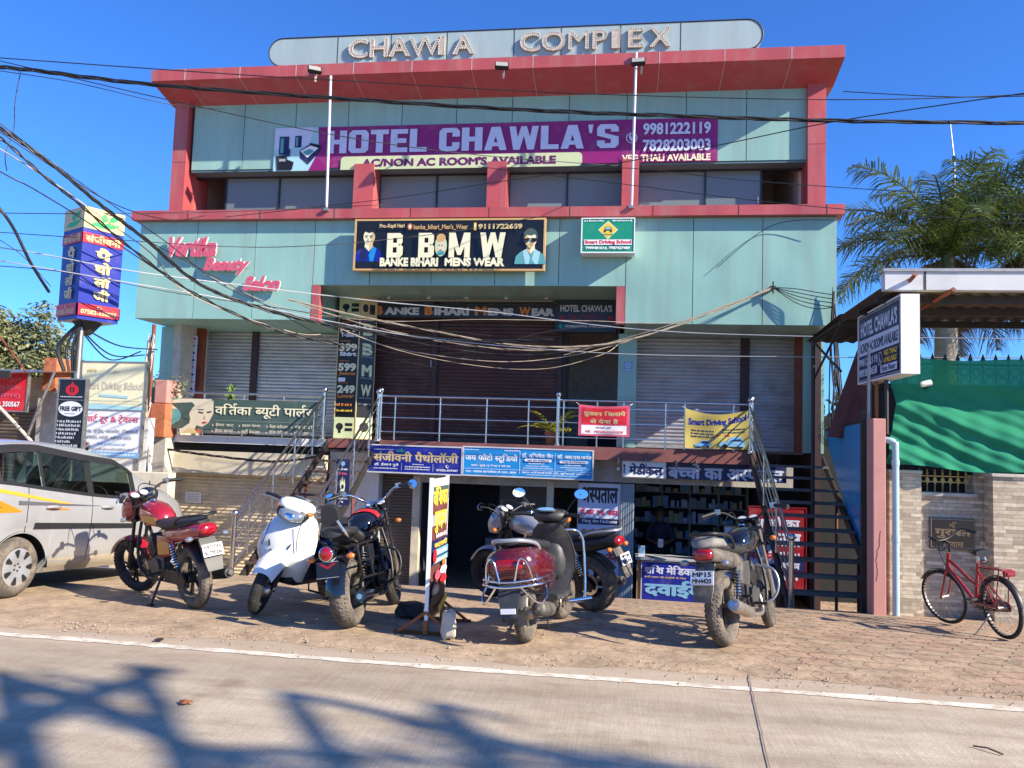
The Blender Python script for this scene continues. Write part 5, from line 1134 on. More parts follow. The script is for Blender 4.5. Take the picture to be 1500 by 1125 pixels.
# pink pillar, pipe
pa, pb = at(1279, 760, 9.95).x, at(1298, 760, 9.95).x
t = thing('pink_pillar', 'cracked pink painted pillar beside the stone wall', 'pillar', ((pa + pb) / 2, 9.95, gz(9.95))); mb = MB(); mb.box(pa, pb, 9.95, 10.2, -.5, at(1285, 613, 9.95).z); mb.build('shaft', 'pink_wall', t, bevel=.008)
mb = MB(); R = random.Random(3); p = Vector((pb - .06, 9.9475, .75)); pts = []
for i in range(18): pts.append(p.copy()); p = p + Vector((R.uniform(-.018, .014), 0, -.035))
vs = []; 
for q in pts: vs += [q - Vector((.003, 0, 0)), q + Vector((.003, 0, 0))]
mb.add(vs, [(2 * i, 2 * i + 1, 2 * i + 3, 2 * i + 2) for i in range(17)]); mb.build('crack', 'gap', t)
mb = MB(); mb.box(pa - .03, pa + .03, 10.3, 10.36, -.5, 2.2); mb.build('dark_post', 'iron_dk', t); mb = MB(); mb.box(pa + .14, pa + .17, 10.3, 10.35, at(1285, 613, 9.95).z, 3.0); mb.build('rod_bundle', 'orange_rust', t); mb = MB(); mb.tube([(pa + .09, 10.4, 1.6), (pa + .1, 10.4, 3.0)], .03, 8); mb.build('grey_pipe', 'steel_dull', t)
p1 = at(1312, 760, 9.98); zz = at(1306, 645, 9.98).z
t = thing('drain_pipe', 'pale blue plastic drain pipe running down beside the pink pillar', 'pipe', (p1.x, 9.98, gz(9.98))); mb = MB(); mb.tube(smooth_pts([(p1.x, 9.98, gz(9.98) - .02), (p1.x, 9.98, .6), (p1.x, 9.98, zz - .14), (p1.x - .015, 9.98, zz - .03), (p1.x - .09, 10.0, zz), (p1.x - .2, 10.1, zz)], 5), .04, 12); mb.build('pipe', 'pvc', t, smooth=60)
mb = MB(); mb.lathe([(.047, 0), (.047, .07)], 12, Matrix.Translation((p1.x, 9.98, zz - .3))); mb.lathe([(.047, 0), (.047, .07)], 12, Matrix.Translation((p1.x, 9.98, zz - 1.2))); mb.build('coupling', 'pvc', t, smooth=60)
# blue sheet closing the side of the right stairs
bx_ = at(1268, 700, 12.1).x; yf_ = 12.1 * 1.185; za_, zb_, zc_ = at(1264, 616, 12.1).z, at(1262, 852, 12.1).z, at(1206, 630, yf_).z; t = thing('blue_sheet', 'tall blue metal sheet closing the side of the right stairs', 'panel', (bx_, 11.5, .2)); mb = MB(); mb.prism([(yf_, zc_), (12.1, za_), (12.1, zb_), (yf_, zc_ - .12)], 'x', bx_, bx_ + .015); mb.build('sheet', 'blue_sheet', t)
mb = MB(); mb.tube([(bx_, 12.07, -.6), (bx_, 12.07, za_ + .05)], .025, 8); mb.tube([(bx_, 12.07, za_), (bx_, yf_, zc_)], .018, 6); mb.build('frame', 'iron_dk', t)
# maroon tarpaulin hanging under the shed roof
t = thing('maroon_tarpaulin', 'dusty maroon tarpaulin hanging slantwise between the blue sheet and the box sign', 'tarpaulin', (3.6, 12.6, 1.5)); mb = MB()
A, Bq, C_, D_ = at(1268, 478, 13.0), at(1300, 500, 12.2), at(1300, 650, 12.2), at(1212, 640, 13.6)
mb.grid(lambda u, v: (A.lerp(Bq, u)).lerp(D_.lerp(C_, u), v) + Vector((0, .08 * sin(u * 14 + v * 3) * (.3 + v), 0)), 24, 12); bpy.data.objects.remove(t); tag(mb.build('maroon_tarpaulin', 'maroon_tarp', smooth=60, fix=False), 'dusty maroon tarpaulin hanging slantwise between the blue sheet and the box sign', 'tarpaulin')
# green shade net in folds
def net_mat():
    m = mat('green_net', (.020, .21, .115), .8, var=.12, scale=3, spec=.15); n = m.node_tree.nodes; L = m.node_tree.links; tr = n.new('ShaderNodeBsdfTransparent'); tr.inputs[0].default_value = (.25, .75, .55, 1); mx = n.new('ShaderNodeMixShader'); mx.inputs[0].default_value = .08; L.new(n['Principled BSDF'].outputs[0], mx.inputs[1]); L.new(tr.outputs[0], mx.inputs[2]); L.new(mx.outputs[0], n['Material Output'].inputs[0]); return m
t = thing('green_net', 'green shade net draped in folds over the fence above the stone wall', 'net', (4.4, 10.1, 1.45)); nx0 = wx(1297, 600, 10.2); mb = MB()
ztop = at(1400, 528, 10.4).z; zbot = at(1400, 683, 10.05).z
def netf(u, v):
    x = nx0 + 7.5 * u; e = 7.5 * u
    z = ztop - (ztop - zbot) * v - .03 * sin(e * 1.3) * v - .05 * e / 2.5 * v + .015 * sin(e * 5)
    q = v * 1.25 - e * .34; y = 10.36 - .30 * v + .05 * sin(v * pi) * sin(q * 9 + .6 * sin(e * 1.3)) + .03 * sin(q * 21 + e * 1.4 + sin(e * 2.1)) * v + .018 * sin(q * 43 - e * 3) * v + .010 * sin(e * 19 + v * 6) * v + .03 * sin(e * 2.7) * v
    if u < .06: x += .12 * sin(v * pi * 1.2) * (1 - u / .06) * .8
    return Vector((x, y - .05, z))
mb.grid(netf, 240, 70); bpy.data.objects.remove(t); tag(mb.build('green_net', net_mat(), smooth=80, fix=False), 'green shade net draped in folds over the fence above the stone wall', 'net')
# iron fence behind the net
t = thing('iron_fence', 'dark ornate iron fence with spear tips showing above the green net', 'fence', (4.6, 10.62, 1.4)); mb = MB(); zf = ztop - .02; R = random.Random(1)
x = nx0 + .1
mb.box(nx0, nx0 + 7, 10.6, 10.62, zf - .02, zf + .005); mb.box(nx0, nx0 + 7, 10.6, 10.62, zf - .36, zf - .33)
while x < nx0 + 7:
    mb.tube([(x, 10.61, zt), (x, 10.61, zf + .06)], .009, 5); mb.prism([(x - .022, zf + .06), (x, zf + .13), (x + .022, zf + .06), (x, zf + .03)], 'y', 10.6, 10.62); mb.prism([(x - .03, zf + .045), (x + .03, zf + .045), (x + .03, zf + .055), (x - .03, zf + .055)], 'y', 10.599, 10.621)
    for q in (0, 1): mb.torus(.05, .006, 14, 5, Matrix.Translation((x + .075, 10.61, zf - .10 - q * .12)))
    x += .15
mb.build('bars', 'iron_dk', t)
# white bulb fitting in front of the net
p = at(1356, 562, 10.0); t = thing('outdoor_lamp', 'small white cylindrical lamp sticking out in front of the green net', 'lamp', p); mb = MB(Matrix.Translation(p) @ Matrix.Rotation(radians(75), 4, 'Y')); mb.lathe([(.0, -.05), (.03, -.05), (.036, -.03), (.036, .06), (.03, .065), (0, .06)], 14, cap=False); mb.build('housing', 'ink_white', t, smooth=40); mb = MB(); mb.tube([p + Vector((.05, 0, -.02)), p + Vector((.08, .3, -.04))], .012, 6); mb.build('arm', 'iron_dk', t)
# shed roof with pale parapet
YP_ = 9.42; px0 = at(1296, 410, YP_).x; zp1, zp0 = at(1380, 398, YP_).z, at(1380, 425, YP_).z
t = thing('shed_roof', 'flat sheet metal shed roof with a pale grey parapet in front of the palms', 'roof', (6, 10.5, 0)); mb = MB(); mb.box(px0, px0 + 7, YP_, YP_ + .12, zp0, zp1); mb.build('parapet', 'parapet', t, bevel=.004)
mb = MB(); mb.box(px0 - .02, px0 + 7, YP_ - .02, YP_ + .16, zp1, zp1 + .035); mb.build('capping', 'steel_dull', t)
mb = MB(); x = px0 + at(1355, 410, YP_).x - px0; mb.box(x - .012, x + .012, YP_ - .004, YP_ - .001, zp0, zp1); mb.build('joint', 'iron_dk', t)
mb = MB()
mb.grid(lambda u, v: Vector((px0 - .03 + 7 * u, YP_ + .13 + 1.9 * v, zp0 + .03 - .05 * v + .016 * sin(2 * pi * 7 * u / .2))), 420, 4); mb.build('roof_sheet', 'roof_sheet', t, smooth=60, fix=False)
mb = MB()
for v in (.12, .5, .95): mb.box(px0 + .02, px0 + 6.9, YP_ + .13 + 1.9 * v, YP_ + .18 + 1.9 * v, zp0 - .08 - .05 * v, zp0 + .008 - .05 * v)
mb.build('purlins', 'iron_dk', t)
for x, y in ((px0 + .85, 11.3), (px0 + 4.6, 11.2)): mb = MB(); mb.box(x - .03, x + .03, y - .03, y + .03, gz(y), zp0 - .1); mb.build('post', 'iron_dk', t)
mb = MB(); sx_ = px0 + .04; mb.tube([(sx_, 13.2, zp0 - .1), (sx_, YP_ + .13, zp0 - .02)], .02, 6); mb.tube([(sx_, 13.0, zp0 - .75), (sx_, 11.4, zp0 - .1)], .02, 6); mb.tube([(sx_, 11.4, zp0 - .75), (sx_, 13.0, zp0 - .12)], .02, 6); mb.tube([(sx_, 13.0, gz(13)), (sx_, 13.0, zp0 - .1)], .03, 6); mb.grid(lambda u, v: Vector((sx_ - .05 + .75 * u, 11.3 + 2.0 * v, zp0 + .03 - .12 * v + .012 * sin(u * 24))), 24, 4); mb.build('side_truss', 'iron_dk', t)
for q0, q1, lab in (((1288, 462), (1341, 402), 'rusty iron angle bar poking out past the box sign below the parapet, the longer one'), ((1345, 455), (1397, 424), 'shorter rusty iron bar poking out under the parapet beside the palm trunk')):
    a, b = at(*q0, 10.2), at(*q1, 9.3); mb = MB(); mb.tube([a, b], .03, 4); tag(mb.build('iron_bar', 'rust_red'), lab, 'bar')
# projecting box sign of the hotel
O_ = Vector((3.10, 10.9, 3.45)); 
s = Sign('box_sign', 'thick hotel box sign projecting over the pavement, dark blue face and cream end', 'sign', O_, (0, -1, 0), 1.60, .865, th=.185, body='ink_cream', framew=.02, frame='ink_white')
s.rect(0, 0, 1, 1, 'ink_navy'); s.rect(.02, .02, .98, .03, 'ink_silver'); s.rect(.02, .97, .98, .98, 'ink_silver'); s.rect(.02, .02, .026, .98, 'ink_silver'); s.rect(.974, .02, .98, .98, 'ink_silver')
s.text("HOTEL CHAWLA'S", .07, .10, .93, .33, 'ink_lav', bold=.04); s.rect(.03, .37, .97, .61, 'ink_lav'); s.text("AC/NON AC ROOM'S AVAILABLE", .05, .42, .95, .57, 'ink_navy', bold=.04)
s.text('9981222119', .04, .655, .50, .77, 'ink_lav', bold=.03); s.text('9893898658', .04, .81, .50, .93, 'ink_lav', bold=.03); s.oval(.575, .74, .058, .10, 'ink_grey'); s.oval(.575, .74, .043, .075, 'ink_navy'); s.poly([(.555, .70), (.565, .69), (.568, .73), (.585, .77), (.595, .775), (.594, .80), (.58, .80), (.56, .76)], 'ink_lav')
s.text('VEG THALI', .66, .645, .95, .72, 'ink_yellow', bold=.03); s.text('AVAILABLE', .66, .745, .95, .82, 'ink_yellow', bold=.03); s.rect(.60, .845, .96, .95, 'ink_lav'); s.text('First Floor', .63, .86, .93, .935, 'ink_navy', bold=.03); r_ = s.done()
mb = MB(); mb.tube([(3.19, 10.1, 1.9), (3.19, 10.1, 2.585)], .025, 6); mb.tube([(3.19, 10.7, 1.9), (3.19, 10.7, 2.585)], .025, 6); mb.build('mounting_post', 'iron_dk', r_)

# ------------------------------------------------------------------ left side: pathology pole sign, shop, boards, cable trunk
px_, py_ = -7.63, 10.1
t = thing('pathology_pole_sign', 'four sided blue pathology box sign with leaf emblems on a grey pole', 'sign', (px_, py_, gz(py_)))
mb = MB(); mb.tube([(px_, py_, gz(py_) - .1), (px_, py_, 3.2)], .042, 12); mb.build('pole', 'steel_dull', t, smooth=60)
cz0, cz1 = 3.17, 4.76; cx_, cy_ = px_ + .02, py_ + .1; aL = radians(-28); hw = .285
ctr = Vector((cx_, cy_, 0)); ul = Vector((cos(aL), sin(aL), 0)); ur = Vector((-ul.y, ul.x, 0))
mb = MB(); qs = [ctr + ul * i * hw + ur * j * hw for i, j in ((-1, -1), (1, -1), (1, 1), (-1, 1))]; qb = [ctr + (q - ctr) * .97 for q in qs]; mb.add([(q.x, q.y, z) for z in (cz0, cz1) for q in qb], [(3, 2, 1, 0), (4, 5, 6, 7), (0, 1, 5, 4), (1, 2, 6, 5), (2, 3, 7, 6), (3, 0, 4, 7)]); mb.build('box', 'steel_dull', t)
mb = MB(); mb.lathe([(.05, -.18), (.07, -.16), (.2, 0), (.2, .004)], 10, Matrix.Translation((cx_, cy_, cz0))); mb.build('funnel_bracket', 'iron_dk', t)
for U_, c0 in ((ul, qs[0]), (ur, qs[1]), (-ul, qs[2]), (-ur, qs[3])):
    s = Sign('', '', '', (c0.x, c0.y, cz1), U_, hw * 2, cz1 - cz0, th=.002, body='ink_blue', root=t, bodyname='face'); s.O = s.O + s.N * .003
    s.rect(0, 0, 1, .19, 'ink_tan'); s.poly([(.12, .155), (.3, .12), (.5, .125), (.62, .10), (.66, .12), (.84, .105), (.88, .12), (.7, .155), (.45, .168), (.25, .16)], 'ink_lgreen'); s.poly([(.46, .115), (.40, .08), (.44, .045), (.52, .035), (.6, .09)], 'ink_lgreen'); s.poly([(.62, .095), (.62, .06), (.72, .035), (.84, .03), (.8, .075), (.7, .095)], 'ink_lgreen')
    s.rect(0, .23, 1, .32, 'ink_red'); s.text('संजीवनी', .06, .235, .94, .31, 'ink_tan', bold=.04)
    for tx, v0, v1 in (('पै', .345, .455), ('थो', .47, .58), ('लॉ', .595, .70), ('जी', .71, .82)): s.text(tx, .32, v0, .74, v1, 'ink_tan', bold=.06)
    s.rect(0, .86, 1, .965, 'ink_red'); s.text('07582-350507', .06, .91, .94, .95, 'ink_tan', bold=.03); s.oval(.5, .885, .06, .014, 'ink_tan'); s.oval(.51, .883, .04, .009, 'ink_red'); s.done()
t = thing('cable_box', 'bundle of black cable splices and drop wires hung under the pathology box sign', 'cable box', (px_, py_, 2.9)); mb = MB(); R = random.Random(7)
for i in range(6): a = R.uniform(-.25, .2); mb.tube(smooth_pts([(px_ + .05, py_ - .08, 3.15), (px_ + a, py_ - .12, 2.8), (px_ + a * .6, py_ - .1, 2.45)]), R.uniform(.014, .035), 6)
mb.build('splices', 'cable', t)
# cream and white boards, black gift board
def board(name, label, q, Y, tilt, body, draw, bottom_post=True):
    a = at(q[0], q[1], Y); b = at(q[2], q[3], Y); s = Sign(name, label, 'sign', a, (cos(tilt), sin(tilt), 0), (b.x - a.x) / cos(tilt), a.z - b.z, th=.05, body=body, framew=.02, frame='steel_dull'); draw(s); r = s.done()
    if bottom_post:
        mb = MB()
        for u in (.1, .9): p = s.pt(u, .5, 0) + Vector((0, .08, 0)); mb.box(p.x - .03, p.x + .03, p.y - .03, p.y + .03, gz(p.y), a.z)
        mb.build('post', 'steel_dull', r)
def b1(s):
    s.poly([(.0, .86), (1, .93), (1, 1), (0, 1)], 'ink_aqua'); s.text('Smart Driving School', .03, .40, .98, .62, 'ink_beige', bold=.045); s.text('Smart Driving School', .035, .405, .975, .615, 'ink_face', bold=.02); s.poly([(.3, .67), (.75, .70), (.75, .75), (.3, .72)], 'ink_aqua'); s.scrawl(.1, .78, .95, .81, 'ink_beige', 3); s.scrawl(.2, .84, .9, .86, 'ink_beige', 4); s.scrawl(.1, .14, .25, .2, 'ink_tan', 5); s.scrawl(.5, .18, .6, .22, 'ink_tan', 6)
board('cream_signboard', 'faded cream driving school signboard, the upper of two boards by the cable trunk', (122, 530, 210, 602), 12.6, .0, 'ink_cream', b1)
def b2(s):
    s.text('स्मार्ट टूर & ट्रेवल्स', .03, .08, .95, .30, 'ink_pink', bold=.04); s.text('देवास, इंदौर, अजमेर, शिवाजी', .03, .40, .97, .50, 'ink_grey', bold=.03); s.text('हरिद्वार, गंगोत्री, बद्रीनाथ आदि', .12, .54, .86, .64, 'ink_grey', bold=.03); s.text('टैक्सी के लिए संपर्क करें', .32, .69, .78, .76, 'ink_lblue', bold=.02); s.scrawl(.25, .80, .92, .85, 'ink_grey', 4); s.rect(0, .89, 1, 1, 'ink_lblue'); s.scrawl(.3, .92, .95, .96, 'ink_white', 5)
    s.poly([(.0, .84), (.02, .72), (.09, .66), (.2, .70), (.22, .80), (.16, .86)], 'ink_grey'); s.oval(.05, .85, .03, .04, 'ink_black', 12); s.oval(.17, .85, .03, .04, 'ink_black', 12); s.poly([(.05, .74), (.1, .69), (.18, .72), (.17, .77)], 'ink_dred')
board('travel_signboard', 'white travel agency signboard with a blue foot, below the cream board', (117, 600, 204, 671), 12.58, .0, 'ink_white', b2)
def b3(s):
    s.oval(.5, .14, .25, .075, 'ink_red'); s.poly([(.42, .08), (.5, .02), (.58, .08)], 'ink_red'); s.rect(.42, .10, .47, .17, 'blk_sign'); s.rect(.53, .10, .58, .17, 'blk_sign'); s.scrawl(.08, .225, .92, .24, 'ink_white', 2); s.rect(.0, .275, 1, .28, 'ink_grey')
    s.oval(.5, .40, .46, .105, 'ink_white'); s.text('FREE GIFT', .1, .365, .92, .43, 'ink_black', bold=.05, slope=.0); s.scrawl(.3, .455, .7, .47, 'ink_grey', 3)
    for i, wd in enumerate((1, 1, .96, .82, .75, .6, .95, .9)): s.poly([(.05, .555 + i * .055), (.09, .57 + i * .055), (.05, .585 + i * .055)], 'ink_white'); s.scrawl(.13, .55 + i * .055, .13 + .82 * wd, .588 + i * .055, 'ink_silver', i + 4, .2)
board('gift_board', 'narrow black board with a red emblem and a white FREE GIFT oval, beside the pole', (88, 556, 120, 664), 9.98, -.05, 'blk_sign', b3, False)
# cable trunk: pole wrapped in a hanging mass of old cables
x = at(214, 640, 13.4).x; t = thing('cable_pole', 'iron pole smothered in a hanging mass of pale old cables next to the signboards', 'pole', (x, 13.4, gz(13.4))); mb = MB(); mb.tube([(x - .02, 13.45, gz(13.4)), (x - .02, 13.45, at(211, 475, 13.45).z)], .035, 8); mb.build('pole', 'rust_red', t)
R = random.Random(15); g1, g2 = MB(), MB()
for i in range(46):
    z1_ = R.uniform(1.9, 3.5); z0_ = R.uniform(-.6, .9); o1 = R.uniform(-.07, .07); o2 = R.uniform(-.28, .32); (g1 if i % 3 else g2).tube(smooth_pts([(x + o1, 13.35 + R.uniform(-.06, .06), z1_), (x + o1 * .5 + R.uniform(-.05, .05), 13.3, (z1_ + z0_) / 2 + .4), (x + o2, 13.25 + R.uniform(-.1, .1), z0_)], 5), R.uniform(.006, .013), 5)
g1.build('old_cables', mat('cable_pale', (.50, .44, .36), .6, var=.25), t); g2.build('dark_cables', 'cable', t)
# brick pier with planter boxes on the left end of the walkway
xa, xb = at(222, 600, 14.1).x, at(241, 600, 14.1).x
t = thing('brick_pier', 'crumbling pink and orange brick pier at the left end of the walkway', 'pier', ((xa + xb) / 2, 14.2, -1.2)); mb = MB(); mb.box(xa, xb, 14.15, 14.55, 2.2, at(230, 556, 14.1).z); mb.build('upper_block', 'pink_wall', t, bevel=.02); mb = MB(); mb.box(xa - .02, xb + .02, 14.1, 14.55, at(230, 640, 14.1).z, 2.19); mb.build('brick_block', 'brick_or', t, bevel=.01); mb = MB(); mb.box(xa, xb, 14.2, 14.5, -1.25, at(230, 640, 14.1).z - .002); mb.build('base', 'plaster', t)
R = random.Random(2); t = thing('wall_shrub', 'dry little shrub on top of the crumbling brick pier', 'plant', ((xa + xb) / 2 + .1, 14.3, 2.6)); mb = MB(); leafcards(mb, (xb + .1, 14.35, 2.55), (.22, .15, .28), 130, R, .035, hollow=0); mb.build('leaves', LM, t, fix=False)
# low cream wall in front of the shutter, white wall behind the boards
xa, xb = at(170, 700, 12.4).x, at(247, 700, 12.4).x
t = thing('cream_wall', 'low cream wall end between the cable trunk and the cream shutter', 'wall', ((xa + xb) / 2, 12.4, gz(12.4))); mb = MB(); mb.box(xa, xb, 12.4, 12.62, gz(12.4) - .2, at(220, 692, 12.4).z); mb.build('wall', 'cream', t, bevel=.01)
mb = MB()
for p in (206, 219): x_ = at(p, 712, 12.39).x; mb.box(x_ - .005, x_ + .005, 12.393, 12.4, at(210, 718, 12.39).z, at(210, 704, 12.39).z)
mb.build('slots', 'gap', t)
xa, xb = at(84, 640, 13.2).x, at(216, 640, 13.2).x
t = thing('white_wall', 'whitewashed side wall behind the travel signboard', 'wall', ((xa + xb) / 2, 13.2, gz(13.2))); mb = MB(); mb.box(xa, xb, 13.2, 13.4, gz(13.2) - .2, at(150, 610, 13.2).z); mb.build('wall', 'white_paint', t)
# left shop
xa, xb = at(-60, 600, 13.0).x, at(92, 600, 13.0).x; zr = at(40, 552, 13.0).z
t = thing('corner_shop', 'small left shop with a half shadowed roller shutter under a tin awning', 'shop', ((xa + xb) / 2, 13.2, gz(13.2))); mb = MB(); mb.box(xa - 3, xb - .02, 13.35, 16, gz(13.2) - .3, zr + .02); mb.build('wall', 'plaster', t)
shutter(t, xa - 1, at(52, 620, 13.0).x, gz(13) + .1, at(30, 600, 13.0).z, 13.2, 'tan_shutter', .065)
mb = MB(); mb.box(at(54, 620, 13).x, xb, 12.98, 13.3, gz(13) - .2, zr - .1); mb.build('pier', 'plaster', t)
mb = MB(); mb.grid(lambda u, v: Vector((xa - 1 + (xb - xa + 1.05) * u, 11.7 + 1.9 * v, zr - .03 + .2 * v + .012 * sin(u * 120))), 130, 4); mb.build('tin_awning', 'steel_dull', t, smooth=60, fix=False)
mb = MB(); mb.box(xa - 1, xb + .02, 11.66, 11.7, zr - .12, zr + .0); mb.build('awning_edge', 'iron_dk', t)
mb = MB(); mb.box(at(70, 540, 13).x, at(88, 540, 13).x, 12.9, 13.3, zr - .25, zr + .35); mb.build('chimney_block', 'brick_or', t)
def b4(s):
    for i, tx in enumerate(('सैलून', 'और कटिंग', 'सागर)', '07582 350567')): s.text(tx, .45 if i < 3 else .3, .10 + i * .22, .9, .24 + i * .22, 'ink_pink' if i < 3 else 'ink_white', bold=.03)
board('red_shop_board', 'red shop board with pale hindi lettering under the tin awning', (-40, 545, 37, 602), 12.2, .0, 'ink_red', b4, False)
for q0, q1, lab, r in (((-5, 592), (47, 648), 'pale wooden strut leaning across the left shutter', .028), ((80, 545), (40, 640), 'bent grey pipe strut holding up the awning of the left shop', .022), ((-10, 480), (38, 545), 'rusty rod slanting down to the awning of the left shop', .016)):
    a, b = at(*q0, 12.0), at(*q1, 12.0); mb = MB(); mb.tube([a, a.lerp(b, .5) + Vector((.0, -.01, .015)), b], r, 7); tag(mb.build('awning_strut', 'cream' if 'wooden' in lab else ('rust_red' if 'rusty' in lab else 'steel_dull'), smooth=60), lab, 'strut')

# ------------------------------------------------------------------ overhead cables
def cable(label, pts, r=.012, m='cable', twist=0, name='overhead_cable', group='overhead cables', n=14):
    P = [at(*p[:2], p[2]) for p in pts]; C = smooth_pts(P, n)
    if not twist:
        mb = MB(); mb.tube(C, r, 6); t = tag(mb.build(name, m, smooth=60), label, 'cable', group)
    else:
        t = thing(name, label, 'cable', P[0], 0, group)
        R = random.Random(len(label))
        for k in range(twist):
            mb = MB(); ph = 2 * pi * k / twist; q = [p + Vector((0, cos(i * .55 + ph), sin(i * .55 + ph))) * r * R.uniform(1.0, 1.6) for i, p in enumerate(C)]; mb.tube(q, r * .9, 6); mb.build('strand', m if k else ('cable_tan' if m == 'cable_tan' else m), t, smooth=60)
    return t
cable('thick twisted black cable crossing the whole facade just under the canopy', [(-60, 93, 9), (40, 102, 9.2), (225, 124, 9.6), (480, 143, 10.2), (750, 160, 10.6), (1000, 170, 10.8), (1230, 177, 11), (1560, 181, 11.2)], .014, twist=3)
cable('thin black wire sloping from the sky across the canopy fascia and the roof edge', [(-40, 82, 9), (300, 106, 9.6), (500, 118, 10), (850, 137, 10.6), (1250, 146, 11), (1560, 136, 11.3)], .007)
cable('thin wire dipping behind the twisted cable towards the hotel banner', [(-60, 75, 9.4), (80, 108, 9.8), (250, 147, 10.4), (480, 196, 11.4), (680, 225, 12.4), (905, 243, 13.9)], .007)
cable('thin wire running just below the dipping one to the left pillar', [(-60, 96, 9.4), (100, 119, 10), (245, 152, 10.8), (330, 160, 12)], .006)
cable('taut wire rising from the banner’s phone numbers to the right sky', [(860, 247, 13.6), (1050, 213, 12.6), (1235, 176, 11.6), (1560, 128, 10.6)], .008)
cable('thin wire crossing the hotel windows towards the palms', [(330, 318, 13.2), (560, 292, 13), (760, 262, 12.8), (905, 246, 12.8), (1080, 263, 12.6), (1300, 279, 12.4), (1560, 292, 12.2)], .006)
cable('lower thin wire crossing the hotel windows and the ledge to the right', [(700, 244, 12.8), (900, 268, 12.6), (1100, 293, 12.4), (1300, 312, 12.2), (1560, 332, 12)], .006)
cable('level thin wire passing the top of the pathology box sign to the ledge', [(-60, 311, 9.6), (120, 313, 9.9), (330, 310, 11.2), (560, 300, 12.6)], .006)
cable('thin wire sagging across the salon lettering', [(-60, 336, 9.6), (150, 350, 10), (400, 362, 11.4), (620, 345, 12.8), (800, 316, 13.8)], .006)
cable('thick black cable falling steeply from the upper left sky to the pathology pole', [(-40, 262, 9.0), (12, 322, 9.3), (45, 385, 9.6), (72, 428, 9.95)], .022)
cable('drooping black bundle sweeping from the left sky over the pathology box sign, the upper one', [(-60, 160, 7.6), (0, 188, 7.9), (75, 240, 8.3), (150, 302, 8.9), (215, 352, 9.6), (300, 420, 10.6), (420, 462, 11.6), (560, 488, 12.4), (700, 500, 12.9), (810, 497, 13)], .014, twist=3)
cable('drooping black bundle sweeping from the left sky over the pathology box sign, the lower one', [(-60, 172, 7.7), (0, 202, 7.9), (60, 254, 8.2), (120, 302, 8.7), (190, 362, 9.4), (285, 430, 10.4), (400, 482, 11.4), (500, 505, 12)], .012, twist=2)
cable('slack brown wire with knots hanging under the drooping bundles', [(-20, 206, 8.2), (70, 262, 8.6), (160, 326, 9.2), (222, 372, 9.8), (262, 420, 10.4), (330, 455, 11), (430, 487, 12), (470, 490, 12.4)], .008, 'cable_tan')
cable('frayed wire end hanging in the left sky beside the curly wire', [(-30, 235, 8.4), (20, 262, 8.6), (48, 276, 8.8), (120, 320, 9.4), (180, 362, 10), (240, 402, 10.6)], .009)
cable('thin curly wire hanging down from the thick twisted cable in the left sky', [(30, 106, 9.2), (22, 150, 9.1), (20, 190, 9.0), (8, 225, 8.9), (10, 250, 8.8)], .006)
cable('grey black cable crossing the lower half of the pathology box sign towards the salon', [(-60, 354, 9.4), (60, 372, 9.6), (200, 398, 10.2), (380, 421, 11.4), (560, 442, 12.4), (720, 457, 12.8), (930, 482, 13), (1150, 492, 13), (1560, 497, 12.6)], .009, 'cable_grey')
cable('second grey cable crossing the pathology box sign just below the first', [(-60, 372, 9.4), (60, 392, 9.6), (200, 416, 10.2), (340, 440, 11.2), (480, 470, 12), (640, 497, 12.6), (900, 518, 12.8), (1200, 523, 12.6), (1560, 524, 12.2)], .008, 'cable_grey')
cable('thin wire running from the left edge down to the pathology pole', [(-20, 340, 9.5), (30, 372, 9.7), (75, 420, 9.95)], .006)
cable('topmost strand of the tan cable fan sagging to the right wing clamp', [(420, 438, 12.2), (520, 462, 12.6), (640, 486, 13), (760, 506, 13.3), (880, 505, 13.6), (980, 481, 13.9), (1060, 450, 14.1), (1132, 421, 14.3)], .008, 'cable_tan', twist=3)
cable('fan of tan cables sagging in front of the brown shutters, middle strand', [(440, 446, 12.2), (540, 477, 12.6), (660, 502, 13), (780, 513, 13.3), (900, 503, 13.7), (1010, 470, 14), (1132, 422, 14.3)], .007, 'cable_tan', twist=2)
cable('fan of tan cables sagging in front of the brown shutters, lowest loop', [(500, 482, 12.3), (560, 505, 12.6), (640, 521, 13), (740, 530, 13.3), (830, 522, 13.6), (920, 500, 13.9), (1020, 466, 14.1), (1132, 423, 14.3)], .008, 'cable_tan')
cable('dark wire sagging above the lowest tan loop', [(480, 470, 12.3), (590, 498, 12.7), (720, 518, 13.2), (820, 516, 13.6), (960, 486, 13.9), (1132, 424, 14.3)], .008)
for i in range(5):
    cable(['upper black drop wire from the clamp to the right corner', 'second black drop wire from the clamp to the right corner', 'middle black drop wire sagging from the clamp to the right corner', 'low black drop wire sagging from the clamp to the right corner', 'lowest slack black drop wire from the clamp to the right corner'][i],
          [(1132, 421, 14.3), (1165, 423 + i * 5, 14.25), (1195, 428 + i * 6, 14.2), (1221, 432 + min(i, 3) * 6, 14.1)], .008, group='drop wires at the right corner')
